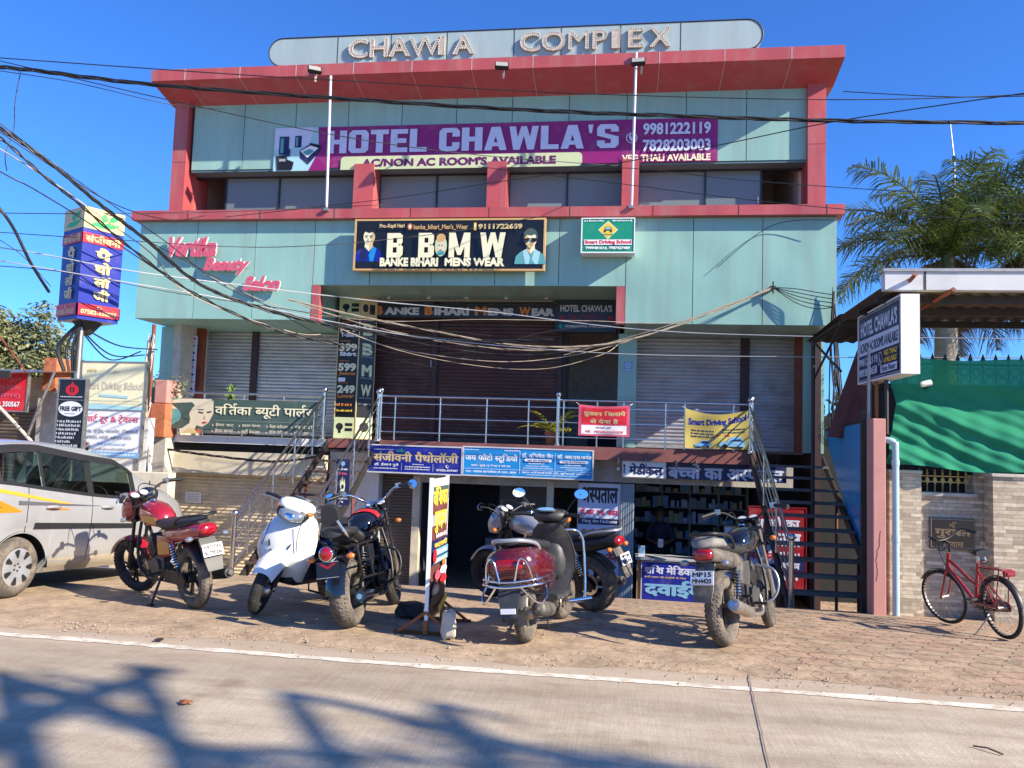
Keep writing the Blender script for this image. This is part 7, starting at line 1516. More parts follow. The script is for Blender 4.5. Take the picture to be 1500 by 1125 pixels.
def scooter(label, rear, heading, c, lean=-.13, steer=.0):
    wb = 1.25; R = .232; rt = .052; t = place('scooter', label, 'scooter', rear, heading, wb, lean, 'two wheelers parked on the pavement')
    hx, hz = wb - .30, .92; SX = steerX((hx, 0, hz), Vector((-.40, 0, .9)).normalized(), steer); body = c['body']
    wheel(t, 0, R, rt, c.get('rtyre', 'rubber_dusty'), c.get('rim', 'alloy_blk'), 5, disc=False); wheel(t, wb, R, rt, c.get('ftyre', 'rubber'), c.get('rim', 'alloy_blk'), 5, disc=False, X=SX)
    for s_ in (-1, 1): mb = MB(SX); mb.tube([(wb - .02, .09 * s_, R), (wb - .12, .085 * s_, .5), (hx + .05, .03 * s_, .75)], .02, 8); P(t, mb, 'fork_leg', c.get('fork', 'black'), smooth=60)
    # front mudguard: a domed shell
    mb = MB(SX); rings = []
    for i in range(13):
        f = i / 12; x_ = wb + .175 - .385 * f; top = R + .265 * sin(pi * min(1, .17 + .57 * f)) + .04 + .09 * f; ww = .125 * (sin(pi * (.22 + .5 * f)) ** .6); ring = []
        for j in range(11): q = -1 + j / 5; ring.append((x_ - .02 * abs(q), ww * q * (1 + .1 * (1 - abs(q))), top - (.06 + .10 * f) * abs(q) ** 2.2))
        rings.append(ring)
    mb.add([p for r_ in rings for p in r_], [(i * 11 + j, i * 11 + j + 1, (i + 1) * 11 + j + 1, (i + 1) * 11 + j) for i in range(12) for j in range(10)]); P(t, mb, 'front_mudguard', body, smooth=70)
    # leg shield: rings stacked upwards, front bulge and hollow inner side
    ap = MB(); prof = [(.30, wb - .26, .15, .06), (.40, wb - .21, .19, .09), (.50, wb - .185, .225, .115), (.58, wb - .19, .24, .13), (.68, wb - .215, .235, .135), (.78, wb - .25, .215, .12), (.87, wb - .285, .175, .10), (.93, wb - .305, .11, .075)]
    prof = [(a_, b_, w_ * c.get('apw', 1.1), d_) for a_, b_, w_, d_ in prof]; rings = []
    for z_, x_, w_, d_ in prof:
        ring = []
        for j in range(21):
            q = -pi / 2 + pi * j / 20; ring.append((x_ - .08 + (d_ + .03) * (cos(q) ** .75 if cos(q) > 0 else 0), w_ * sin(q), z_))
        rings.append(ring)
    ap.add([p for r_ in rings for p in r_], [(i * 21 + j, i * 21 + j + 1, (i + 1) * 21 + j + 1, (i + 1) * 21 + j) for i in range(len(prof) - 1) for j in range(20)]); apo = P(t, ap, 'leg_shield', body, smooth=70)
    mb = MB(); rings = []
    for z_, x_, w_, d_ in prof: rings.append([(x_ - .082 - .02 * (1 - abs(q) ** 2), w_ * .97 * q, z_) for q in [-1 + k / 5 for k in range(11)]])
    mb.add([p for r_ in rings for p in r_], [(i * 11 + j, i * 11 + j + 1, (i + 1) * 11 + j + 1, (i + 1) * 11 + j) for i in range(len(prof) - 1) for j in range(10)]); mb.loft([sup(wb - .36, 0, .58, .07, .13), sup(wb - .33, 0, .58, .11, .18), sup(wb - .27, 0, .60, .13, .2)]); P(t, mb, 'inner_shield', c['inner'], smooth=60)
    mb = MB(); mb.lathe([(0, 0), (.028, 0), (.03, .015), (0, .02)], 14, Matrix.Translation((wb - .325, -.10, .80)) @ Matrix.Rotation(-pi / 2, 4, 'Y'), cap=False); P(t, mb, 'ignition_lock', 'chrome', smooth=40)
    # creases and slots on the front of the leg shield
    mb = MB()
    for s_ in (-1, 1): mb.prism([(.10 * s_, .60), (.125 * s_, .66), (.118 * s_, .66), (.09 * s_, .61)], 'x', wb - .13 - .0, wb - .115 + .0); 
    for s_ in (-1, 1): mb.tube([(wb - .165, .16 * s_, .86), (wb - .135, .165 * s_, .72), (wb - .125, .19 * s_, .60)], .004, 5)
    P(apo, mb, 'shield_groove', 'black')
    # floorboard
    mb = MB(); mb.loft([sup(.42, 0, .30, .17, .035, 14, 4), sup(.60, 0, .285, .18, .03, 14, 4), sup(.95, 0, .29, .165, .035, 14, 4), sup(1.02, 0, .33, .14, .05, 14, 4)]); P(t, mb, 'floorboard', c['inner'], smooth=50)
    # headset with light
    mb = MB(SX); mb.loft([sup(hx - .12, 0, 1.0, .06, .03), sup(hx - .07, 0, 1.0, .15, .055), sup(hx + .02, 0, .995, .185, .075), sup(hx + .09, 0, .99, .165, .07), sup(hx + .135, 0, .985, .13, .05), sup(hx + .16, 0, .98, .07, .025)]); hs = P(t, mb, 'headset', body if not c.get('headset') else c['headset'], smooth=70)
    mb = MB(SX); mb.loft([sup(hx + .04, 0, .94, .15, .06), sup(hx + .12, 0, .925, .145, .062), sup(hx + .17, 0, .915, .12, .054), sup(hx + .195, 0, .905, .08, .036), sup(hx + .202, 0, .90, .04, .02)]); hl_ = P(hs, mb, 'headlight', 'lens_clear', smooth=70)
    mb = MB(SX); mb.loft([sup(hx + .05, 0, .943, .158, .068), sup(hx + .125, 0, .928, .154, .071), sup(hx + .155, 0, .921, .139, .065)]); P(hl_, mb, 'bezel', 'black', smooth=70); mb = MB(SX); mb.loft([sup(hx + .165, 0, .918, .055, .035), sup(hx + .208, 0, .908, .045, .028)]); P(hl_, mb, 'reflector', 'chrome', smooth=70)
    for s_ in (-1, 1): mb = MB(SX); mb.ell((hx + .075, .145 * s_, .965), (.05, .035, .032), 12, 8); P(hs, mb, 'turn_signal', 'lens_orange', smooth=60)
    mb = MB(SX); mb.loft([[(hx - .10 + .07 * cos(a), .11 * sin(a), 1.052 + .012 * cos(a)) for a in [2 * pi * k / 20 for k in range(20)]], [(hx - .10 + .065 * cos(a), .105 * sin(a), 1.062 + .012 * cos(a)) for a in [2 * pi * k / 20 for k in range(20)]]]); P(hs, mb, 'instrument', c.get('instr', 'black'), smooth=40)
    mb = MB(SX); mb.loft([[(hx - .10 + .05 * cos(a), .085 * sin(a), 1.064 + .012 * cos(a)) for a in [2 * pi * k / 20 for k in range(20)]], [(hx - .10 + .048 * cos(a), .083 * sin(a), 1.066 + .012 * cos(a)) for a in [2 * pi * k / 20 for k in range(20)]]]); P(hs, mb, 'dial', 'ink_lblue', smooth=40)
    for s_ in (-1, 1):
        mb = MB(SX); mb.tube([(hx - .01, .15 * s_, 1.0), (hx - .06, .25 * s_, 1.015), (hx - .10, .36 * s_, 1.01)], [.02, .02, .018], 10); o = P(t, mb, 'grip', 'black', smooth=60)
        mb = MB(SX); mb.tube([(hx + .02, .17 * s_, 1.0), (hx + .02, .27 * s_, 1.01), (hx - .02, .37 * s_, 1.0)], .006, 5); P(o, mb, 'lever', 'alu', smooth=60)
        if c.get('mirrors'): mirror_part(t, (hx - .01, .17 * s_, 1.03), (hx + c['mirrors'][0], (c['mirrors'][1]) * s_, c['mirrors'][2]), (.075, .05), X=SX)
    # rear body
    mb = MB(); mb.loft([sup(.48, 0, .50, .10, .16), sup(.40, 0, .53, .17, .19), sup(.22, 0, .56, .23, .195), sup(.0, 0, .60, .262, .185), sup(-.18, 0, .63, .25, .17), sup(-.32, 0, .65, .21, .14), sup(-.41, 0, .66, .15, .10)]); bd = P(t, mb, 'rear_body', c.get('rear', body), smooth=70)
    if c.get('flash'):
        mb = MB()
        for s_ in (-1, 1): mb.grid(lambda u, v: Vector((.42 - .62 * u, s_ * (.172 + .075 * sin(pi * min(1, .1 + u * .95)) - .012 * (2 * v - 1) ** 2), .40 + .10 * u + (.16 - .06 * u) * v)), 12, 5)
        P(bd, mb, 'side_flash', c['flash'], smooth=80, fix=False)
    mb = MB(); mb.loft([sup(.52, 0, .74, .08, .03), sup(.46, 0, .755, .13, .045), sup(.28, 0, .765, .175, .05), sup(.08, 0, .78, .175, .05), sup(-.10, 0, .805, .16, .05), sup(-.26, 0, .82, .11, .035), sup(-.31, 0, .82, .06, .02)]); P(t, mb, 'seat', c.get('seat', 'seat_blk'), smooth=70)
    mb = MB(); mb.tube(smooth_pts([(-.05, .17, .72), (-.16, .175, .80), (-.36, .12, .84), (-.41, 0, .845), (-.36, -.12, .84), (-.16, -.175, .80), (-.05, -.17, .72)]), .017, 8); P(t, mb, 'grab_rail', c.get('grab', 'plastic_grey'), smooth=60)
    mb = MB(); mb.loft([sup(-.36, 0, .66, .165, .05), sup(-.415, 0, .655, .14, .045), sup(-.435, 0, .65, .10, .03)]); tl = P(t, mb, 'tail_light', 'lens_red', smooth=70)
    for s_ in (-1, 1): mb = MB(); mb.ell((-.345, .135 * s_, .655), (.05, .032, .04), 12, 8); P(t, mb, 'turn_signal', 'lens_clear', smooth=60)
    mb = MB(); fender(mb, 0, R, 80, 165, .075, .05); mb.loft([[(-.34, -.075, .56), (-.34, .075, .56), (-.30, .075, .56), (-.30, -.075, .56)], [(-.42, -.09, .42), (-.42, .09, .42), (-.40, .09, .42), (-.40, -.09, .42)], [(-.45, -.06, .26), (-.45, .06, .26), (-.435, .06, .26), (-.435, -.06, .26)]]); P(t, mb, 'rear_mudguard', c.get('rmud', 'plastic_grey'), smooth=50)
    plate_part(t, (-.462, 0, .31) if c.get('lowplate') else (-.44, 0, .45), .12 if c.get('lowplate') else .19, .05 if c.get('lowplate') else .11, .25, ('',) if c.get('lowplate') else ('MP15', 'SA3119'))if not c.get('lowplate') else None
    if c.get('lowplate'): mb = MB(); mb.box(-.462, -.452, -.06, .06, .29, .33); P(t, mb, 'reflector_strip', 'ink_white')
    # engine unit, exhaust, stands
    mb = MB(); mb.loft([sup(-.10, .12, R, .04, .08), sup(0, .12, R + .02, .055, .10), sup(.30, .12, R + .03, .055, .09), sup(.42, .11, R + .02, .04, .06)]); mb.lathe([(0, 0), (.07, 0), (.075, .02), (0, .025)], 16, Matrix.Translation((0, .175, R)) @ Matrix.Rotation(-pi / 2, 4, 'X'), cap=False); P(t, mb, 'engine_cover', 'dusty_dk', smooth=60)
    mb = MB(); mb.tube([(.38, -.10, .22), (.25, -.16, .22), (.12, -.165, .24)], .02, 8); mb.tube([(.14, -.17, .24), (.10, -.175, .25), (-.26, -.19, .30), (-.28, -.19, .305)], [.03, .06, .06, .04], 14); mb.tube([(-.28, -.19, .305), (-.33, -.195, .29)], .018, 8); P(t, mb, 'exhaust', 'dusty_dk', smooth=60)
    mb = MB(); mb.tube([(.40, .14, .25), (.36, .27, .045)], .012, 6); mb.tube([(.3, .10, .2), (.22, .13, .08), (.2, -.13, .08), (.28, -.10, .2)], .012, 6); P(t, mb, 'stand', 'black')
    shock(t, (-.04, .15, R + .06), (-.05, .14, .52), 'black', .025)
    if c.get('guard'):
        g = c['guard']; mb = MB()
        ring = lambda z_, k, ky: smooth_pts([(.10, .225 * ky, z_ + .03), (-.15, .25 * ky, z_ + .01), (-.36, .20 * ky, z_), (-.47, .0, z_ - .01), (-.36, -.20 * ky, z_), (-.15, -.25 * ky, z_ + .01), (.10, -.225 * ky, z_ + .03)], 6)
        mb.tube(ring(.50, 1, 1.08), .010, 8); mb.tube(ring(.54, 1, 1.06), .008, 8)
        for s_ in (-1, 1):
            mb.tube(smooth_pts([(-.36, .20 * s_, .50), (-.42, .17 * s_, .66), (-.44, .11 * s_, .70), (-.44, .06 * s_, .52)]), .008, 6); mb.tube(smooth_pts([(-.20, .24 * s_, .51), (-.28, .27 * s_, .40), (-.36, .22 * s_, .36), (-.42, .1 * s_, .49)]), .009, 6); mb.tube([(-.30, .21 * s_, .52), (-.25, .15 * s_, .78)], .008, 6)
        P(t, mb, 'rear_guard', g, smooth=60); mb = MB()
        for s_ in (-1, 1): mb.tube(smooth_pts([(wb - .34, .05 * s_, .84), (wb - .30, .20 * s_, .86), (wb - .22, .285 * s_, .78), (wb - .22, .29 * s_, .50), (wb - .25, .27 * s_, .22), (wb - .34, .20 * s_, .20)]), .014, 8); mb.tube([(wb - .36, .15 * s_, .21), (wb - .25, .34 * s_, .22)], .02, 8)
        P(t, mb, 'front_guard', g, smooth=60)
    return t
scooter('white scooter with a big smooth front apron facing the road', (-3.06, 8.16), radians(-99), dict(body='bike_white', inner='black', rear='navy', flash='bike_blue', seat='seat_blk', rim='alu', ftyre='rubber', headset=None, apw=1.25), lean=-.13, steer=.32)
scooter('maroon scooter with chrome guard rails, its tail towards the road', (-.73, 6.57), radians(80), dict(body='plastic_grey', inner='plastic_grey', rear='maroon', headset='plastic_grey', instr='plastic_grey', seat='seat_blk', guard='chrome', rmud='plastic_grey', lowplate=True, ftyre='rubber_dusty', rim='steel_dull', mirrors=(-.02, .33, 1.21), grab='silver_grey', apw=.9), lean=-.11, steer=-.2)

# ------------------------------------------------------------------ bicycle
def bicycle(label, rear, heading, lean):
    R = .29; wb = .96; t = place('bicycle', label, 'bicycle', rear, heading, wb, lean); hx, hz = .80, .80; SX = steerX((hx, 0, hz), Vector((-.33, 0, .94)).normalized(), .30)
    for cx, X in ((0, None), (wb, SX)):
        T = (X or Matrix()) @ Matrix.Translation((cx, 0, R)); mb = MB(T); mb.torus(R - .03, .011, 40, 6, sy=1.4)
        for i in range(28): a = 2 * pi * i / 28; s_ = (-1) ** i * .025; mb.tube([(.018 * cos(a + .5), s_, .018 * sin(a + .5)), ((R - .035) * cos(a), 0, (R - .035) * sin(a))], .0013, 3)
        mb.lathe([(.0, -.045), (.022, -.045), (.016, 0), (.022, .045), (0, .045)], 10, Matrix.Rotation(pi / 2, 4, 'X'), cap=False); w_ = P(t, mb, 'wheel', 'steel_dull', smooth=50); mb = MB(T); mb.torus(R - .02, .021, 44, 8); P(w_, mb, 'tyre', 'rubber', smooth=70, fix=False)
    bb = (.40, 0, .29); st = (.27, 0, .70); hd = (hx - .03, 0, .70); hd2 = (hx + .0, 0, .62)
    mb = MB(); mb.tube([bb, st], .017, 10); mb.tube(smooth_pts([hd, (.62, 0, .62), (.45, 0, .52), (.32, 0, .47)]), .018, 10); mb.tube([hd2, (.60, 0, .46), bb], .021, 10); mb.tube([(hx - .045, 0, .76), (hx + .02, 0, .58)], .022, 10)
    for s_ in (-1, 1): mb.tube([bb, (0, .055 * s_, R)], .010, 7); mb.tube([(st[0] + .02, 0, .62), (0, .055 * s_, R)], .009, 7)
    P(t, mb, 'frame', 'bike_red', smooth=60)
    mb = MB(SX)
    for s_ in (-1, 1): mb.tube(smooth_pts([(hx + .02, .045 * s_, .58), (hx + .07, .05 * s_, .46), (wb, .05 * s_, R)]), .012, 8)
    P(t, mb, 'fork', 'bike_red', smooth=60)
    mb = MB(SX); mb.tube([(hx - .05, 0, .78), (hx - .07, 0, .86), (hx - .0, 0, .89)], .014, 8); mb.tube(smooth_pts([(hx - .14, .26, .95), (hx - .04, .22, .98), (hx + .0, .08, .91), (hx + .0, -.08, .91), (hx - .04, -.22, .98), (hx - .14, -.26, .95)]), .011, 8); o = P(t, mb, 'handlebar', 'black', smooth=60)
    for s_ in (-1, 1): mb = MB(SX); mb.tube([(hx - .10, .245 * s_, .962), (hx - .19, .275 * s_, .935)], .017, 8); P(o, mb, 'grip', 'black'); mb = MB(SX); mb.tube([(hx - .02, .2 * s_, .96), (hx + .02, .23 * s_, .92), (hx - .05, .26 * s_, .90)], .005, 5); P(o, mb, 'brake_lever', 'alu')
    mb = MB(SX); mb.torus(.05, .006, 14, 5, Matrix.Translation((hx + .05, 0, .84)) @ Matrix.Rotation(.4, 4, 'Z')); P(o, mb, 'front_basket_hook', 'black')
    mb = MB(); mb.loft([sup(.14, 0, .80, .085, .03), sup(.18, 0, .805, .09, .035), sup(.26, 0, .80, .06, .025), sup(.36, 0, .805, .025, .016), sup(.40, 0, .80, .012, .01)]); s1 = P(t, mb, 'saddle', 'black', smooth=70); mb = MB(); mb.tube([st, (.25, 0, .79)], .012, 8)
    mb.tube(smooth_pts([(.19, .03, .76), (.19, .03, .72), (.19, -.03, .72), (.19, -.03, .76)]), .008, 5); P(s1, mb, 'seat_post', 'chrome', smooth=60)
    for cx, X, a0, a1 in ((0, None, 20, 175), (wb, SX, 35, 160)): mb = MB(X); fender(mb, cx, R, a0, a1, .03, .02, dome=.3); P(t, mb, 'mudguard', 'black' if cx else 'black', smooth=60)
    mb = MB(); mb.box(-.17, .20, -.05, .05, .655, .668); 
    for s_ in (-1, 1): mb.tube([(-.12, .05 * s_, .655), (0, .065 * s_, R)], .006, 5)
    mb.prism([(-.17, .655), (-.21, .655), (-.20, .60), (-.17, .60)], 'y', -.05, .05); P(t, mb, 'carrier', 'bike_red'); mb = MB(); mb.box(-.214, -.205, -.03, .03, .615, .645); P(t, mb, 'reflector', 'lens_red')
    mb = MB(); mb.lathe([(.0, 0), (.075, 0), (.075, .005), (0, .005)], 20, Matrix.Translation((bb[0], -.04, bb[2])) @ Matrix.Rotation(pi / 2, 4, 'X'), cap=False)
    for s_ in (-1, 1): mb.tube([(bb[0], -.055 * s_, bb[2]), (bb[0] + .12 * s_, -.065 * s_, bb[2] - .06 * s_)], .009, 6); mb.cbox((bb[0] + .12 * s_, -.11 * s_, bb[2] - .06 * s_), (.07, .08, .02))
    P(t, mb, 'crank', 'engine', smooth=40); mb = MB(); mb.prism([(.46, .36), (.44, .22), (.36, .21), (-.04, .25), (-.06, .30), (-.02, .34), (.36, .38)], 'y', -.062, -.05); mb.box(0, .4, .035, .04, .3, .31); P(t, mb, 'chain_case', 'maroon', bevel=.004)
    mb = MB(); mb.tube([(.05, .06, .26), (.16, .22, .02)], .007, 6); P(t, mb, 'kick_stand', 'steel_dull'); mb = MB(); mb.tube(smooth_pts([(hx + .01, .05, .9), (hx + .06, .03, .75), (hx - .05, .02, .60), (.45, .02, .5)]), .004, 5); P(t, mb, 'brake_cable', 'black')
    return t
bicycle('small red bicycle with black saddle and wheels leaning on its stand before the stone wall', (3.70, 8.28), radians(100), -.10)

# ------------------------------------------------------------------ car
def car(label, rear, heading):
    z0 = gz(rear[1]) + .015; wb = 2.36; z1 = gz(rear[1] + sin(heading) * wb) + .015
    t = thing('parked_car', label, 'car', (rear[0], rear[1], z0)); t.matrix_world = Matrix.Translation((*rear, z0)) @ Matrix.Rotation(heading, 4, 'Z') @ Matrix.Rotation(-math.atan2(z1 - z0, wb), 4, 'Y')
    # local: x forward from the rear axle, y = 0 on the outer face of the RIGHT wheels; the car extends to +y (its left)
    W = .84; CY = W + .0; R = .288
    xs0, xs1 = -.66, 3.06
    top = spl([-.66, -.60, -.45, -.2, .3, .9, 1.3, 1.7, 2.15, 2.55, 2.9, 3.06], [1.02, 1.28, 1.43, 1.50, 1.535, 1.525, 1.48, 1.34, 1.13, 1.05, .90, .66])
    belt = spl([-.66, -.3, .3, 1.0, 1.7, 2.15, 3.06], [1.10, 1.10, 1.05, .995, .965, .96, .60])
    sill = spl([-.66, -.4, 0, .3, 2.0, 2.36, 2.8, 3.06], [.38, .28, .24, .22, .22, .24, .26, .36])
    half = spl([-.66, -.55, -.3, .2, 1.2, 2.2, 2.6, 2.9, 3.06], [.66, .76, .82, .84, .845, .84, .81, .73, .58])
    def wt(x):      # window top, on the side
        return min(top(x) - .075, belt(x) + .40)
    N = 93; xs = [xs0 + (xs1 - xs0) * i / (N - 1) for i in range(N)]; xs = sorted(xs + [c_ + d_ for c_ in (0, wb) for d_ in (-.356, -.3545, -.34, -.32, .32, .34, .3545, .356)]); N = len(xs)
    def section(x, s_):
        h = half(x); b = min(belt(x), top(x) - .02); tp = top(x); w_t = max(b + .001, min(wt(x), tp - .02)); sl_ = sill(x)
        for cx in (0, wb):
            if abs(x - cx) < .355: sl_ = max(sl_, R - .01 + math.sqrt(.355 ** 2 - (x - cx) ** 2))
        md = max((sill(x) + b) * .52, sl_ + .06)
        tum = .0 if tp - b < .12 else .13 * min(1, (w_t - b) / .36)
        lo = sl_ > .33; rows = [(h * (.985 if lo else .86), sl_ - .02), (h * (.987 if lo else .965), sl_ + .2 * (md - sl_)), (h * .985, sl_ + .6 * (md - sl_)), (h * 1.0, md), (h * .992, b - .13), (h * .965, b), (h * .965 - tum * .5, (b + w_t) / 2), (h * .965 - tum, w_t), (h * .93 - tum - .05, (w_t + tp) / 2 + .012), (h * .60 - tum * .5, tp - .006), (h * .25, tp), (0, tp)]
        return [Vector((x, CY + s_ * yy, zz)) for yy, zz in rows]
    win = [(-.30, .20), (.24, .86), (.96, 1.62)]
    def inwin(x): return any(a <= x <= b for a, b in win)
    body = MB(); NR = 12
    for s_ in (-1, 1):
        rows = [section(x, s_) for x in xs]; vs = [p for r_ in rows for p in r_]; fs = []
        for i in range(N - 1):
            xm = (xs[i] + xs[i + 1]) / 2
            for j in range(NR - 1):
                if j in (5, 6) and inwin(xm): continue
                # windscreen and rear glass regions are left open
                if j in (8, 9, 10) and (1.40 < xm < 2.12 or xm < -.47 and xm > -.62): continue
                fs.append((i * NR + j, (i + 1) * NR + j, (i + 1) * NR + j + 1, i * NR + j + 1))
        body.add(vs, fs)
    a = [section(xs0, s_) for s_ in (-1, 1)]; body.add(a[0] + a[1][::-1], [tuple(range(24))]); a = [section(xs1, s_) for s_ in (-1, 1)]; body.add(a[0] + a[1][::-1], [tuple(range(24))[::-1]])
    bo = P(t, body, 'body', 'car_silver', smooth=50)
    def strip(name, parent, m, x0, x1, f0, f1, off, s_list=(-1, 1), n=24, nv=3):
        for s_ in s_list:
            mb = MB()
            def F(u, v):
                x = x0 + (x1 - x0) * u; z = f0(x) + (f1(x) - f0(x)) * v; rr = section(x, s_)
                for p, q in zip(rr, rr[1:]):
                    if p.z <= z <= q.z and q.z > p.z: k = (z - p.z) / (q.z - p.z); y = p.y + (q.y - p.y) * k; break
                else: y = rr[0].y if z < rr[0].z else rr[8].y
                return Vector((x, y + s_ * off, z))
            mb.grid(F, n, nv); o = P(parent, mb, name, m, smooth=70, fix=False)
        return o
    G1 = glass('car_glass', (.42, .52, .48), .06)
    for (a, b) in win:
        for s_ in (-1, 1): strip('side_window', t, G1, a - .01, b + .01, lambda x: belt(x) + .005, wt, .0, (s_,), nv=4)
    for a, b in ((-.34, -.30), (.20, .24), (.86, .96), (1.62, 1.70)): strip('window_pillar', bo, 'car_black', a, b, lambda x: belt(x) + .003, lambda x: wt(x) - .003, .003, n=4)
    strip('window_rubber', bo, 'car_black', -.34, 1.75, lambda x: belt(x) - .022, lambda x: belt(x) + .012, .004, n=40, nv=2)
    strip('rain_visor', bo, 'car_black', -.36, 1.66, lambda x: wt(x) - .045, lambda x: wt(x) + .028, .016, n=50, nv=2)
    strip('door_moulding', bo, 'car_black', .12, 1.68, lambda x: .655 - .02 * x, lambda x: .715 - .025 * x, .012, n=30, nv=2)
    for x in (.93, 1.80, .02): strip('door_gap', bo, 'car_black', x - .004, x + .004, lambda q: .30 if x > .5 else .62, lambda q: belt(q) - .02, .003, n=2, nv=8)
    # flame graphics
    strip('flame_decal', bo, 'flame_or', -.60, -.05, lambda x: .80 + .03 * (x + .6), lambda x: .80 + .17 * max(0, (1 - ((x + .6) / .56) ** 1.4)) + .02, .004, (-1,), n=20)
    strip('flame_decal', bo, 'flame_yel', -.60, .62, lambda x: 1.035 - .13 * (x + .6), lambda x: 1.055 - .128 * (x + .6) + .022 * max(0, 1 - (x + .6) / 1.2), .004, (-1,), n=24)
    strip('flame_decal', bo, 'bike_red', -.60, -.28, lambda x: .86, lambda x: .86 + .09 * (1 - (x + .6) / .33), .0055, (-1,), n=10)
    strip('flame_decal', bo, 'flame_or', .28, .62, lambda x: .835 + .0 * x, lambda x: .835 + .05 * (1 - (x - .28) / .34), .0045, (-1,), n=10)
    strip('flame_decal', bo, 'flame_dk', -.10, 1.05, lambda x: .895 - .02 * x - .012 * (1 - (x + .1) / 1.15), lambda x: .905 - .026 * x + .018 * (1 - (x + .1) / 1.15), .005, (-1,), n=20)
    strip('sill_dirt', bo, 'car_dusty', .38, 1.96, lambda x: sill(x) - .015, lambda x: sill(x) + .13, .002, n=20)
    # tail lights, handles, mirror
    for s_ in (-1, 1):
        tl = strip('tail_light', t, 'lens_red', -.655, -.33, lambda x: .80 + .3 * max(0, x + .5), lambda x: 1.13 - .5 * (x + .655), .006, (s_,), n=8, nv=5); strip('reverse_lens', tl, 'lens_clear', -.655, -.47, lambda x: .90, lambda x: 1.0, .009, (s_,), n=6)
    for x in (.34, 1.16):
        for s_ in (-1, 1): mb = MB(); yy = CY + s_ * .845; mb.tube(smooth_pts([(x - .09, yy, .862), (x, yy + s_ * .03, .868), (x + .10, yy, .858)]), .016, 8); P(bo, mb, 'door_handle', 'car_silver', smooth=60)
    for s_ in (-1, 1): mb = MB(); mb.loft([sup(1.62, CY + s_ * .98, 1.02, .09, .07), sup(1.66, CY + s_ * .985, 1.02, .11, .085), sup(1.72, CY + s_ * .98, 1.02, .10, .075), sup(1.77, CY + s_ * .96, 1.02, .06, .045)]); mb.tube([(1.70, CY + s_ * .80, .965), (1.68, CY + s_ * .93, .985)], .03, 6); o = P(t, mb, 'wing_mirror', 'car_black', smooth=60); mb = MB(); mb.loft([sup(1.612, CY + s_ * .98, 1.02, .082, .062), sup(1.617, CY + s_ * .98, 1.02, .084, .064)]); P(o, mb, 'glass', 'mirror')
    # windscreen, rear screen, roof rails: glass panes
    mb = MB(); 
    def scr(x0, x1):
        def F(u, v):
            x = x0 + (x1 - x0) * v; r_ = section(x, -1)[8]; w_ = CY - r_.y; y = -1 + 2 * u; return Vector((x, CY + w_ * y, top(x) - .008 - (top(x) - r_.z) * abs(y) ** 2.5))
        return F
    mb.grid(scr(1.40, 2.13), 12, 8); P(t, mb, 'windscreen', G1, smooth=70, fix=False); mb = MB(); mb.grid(scr(-.62, -.46), 12, 4); P(t, mb, 'rear_screen', G1, smooth=70, fix=False)
    # interior
    mb = MB(); mb.box(-.4, 2.2, .12, CY * 2 - .12, .22, .30); mb.box(-.45, -.38, .2, CY * 2 - .2, .3, 1.0); mb.loft([[(1.75, .14, .6), (2.2, .14, .6), (2.2, .14, .95), (1.72, .14, .98)], [(1.75, 1.54, .6), (2.2, 1.54, .6), (2.2, 1.54, .95), (1.72, 1.54, .98)]]); P(t, mb, 'cabin_floor', 'car_black')
    for y in (.45, 1.23):
        mb = MB(); mb.loft([sup(.78, y, .60, .22, .10), sup(1.25, y, .58, .23, .10)]); mb.loft([[(x + dx, y + yy, z) for x, z, in ((.80, .60), (.68, .95), (.62, 1.12)) for dx in (0,)] for yy in (-.22, .22)] + [[(x + .12, y + .22, z) for x, z in ((.80, .60), (.68, .95), (.62, 1.12))]], cap=False); mb.cbox((.60, y, 1.2), (.10, .24, .16)); mb.cbox((.74, y, .85), (.14, .42, .55)); P(t, mb, 'front_seat', 'plastic_grey', bevel=.03)
    mb = MB(); mb.cbox((-.12, CY, .62), (.5, 1.2, .2)); mb.cbox((-.36, CY, .85), (.14, 1.2, .5)); P(t, mb, 'rear_seat', 'plastic_grey', bevel=.04)
    mb = MB(); mb.torus(.17, .016, 28, 8, Matrix.Translation((1.55, .46, .93)) @ Matrix.Rotation(radians(70), 4, 'Z') @ Matrix.Rotation(radians(90), 4, 'Z') @ Matrix.Rotation(radians(18), 4, 'X')); mb.tube([(1.56, .46, .93), (1.8, .46, .82)], .025, 8); P(t, mb, 'steering_wheel', 'black', smooth=60)
    # arches, wheels
    mb = MB()
    for cx in (0, wb):
        for s_ in (-1, 1):
            yo = CY + s_ * .80; rings = []
            for i in range(21): a = pi * i / 20; rings.append([(cx + (R + .085) * cos(a), yo + s_ * .03, R + (R + .085) * sin(a) - .03), (cx + (R + .085) * cos(a), yo - s_ * .30, R + (R + .085) * sin(a) - .03)])
            mb.add([p for r_ in rings for p in r_], [(2 * i, 2 * i + 1, 2 * i + 3, 2 * i + 2) for i in range(20)]); n = 20; mb.add([r_[1] for r_ in rings], [tuple(range(21))])
    P(bo, mb, 'wheel_arch', 'car_black', smooth=60, fix=False)
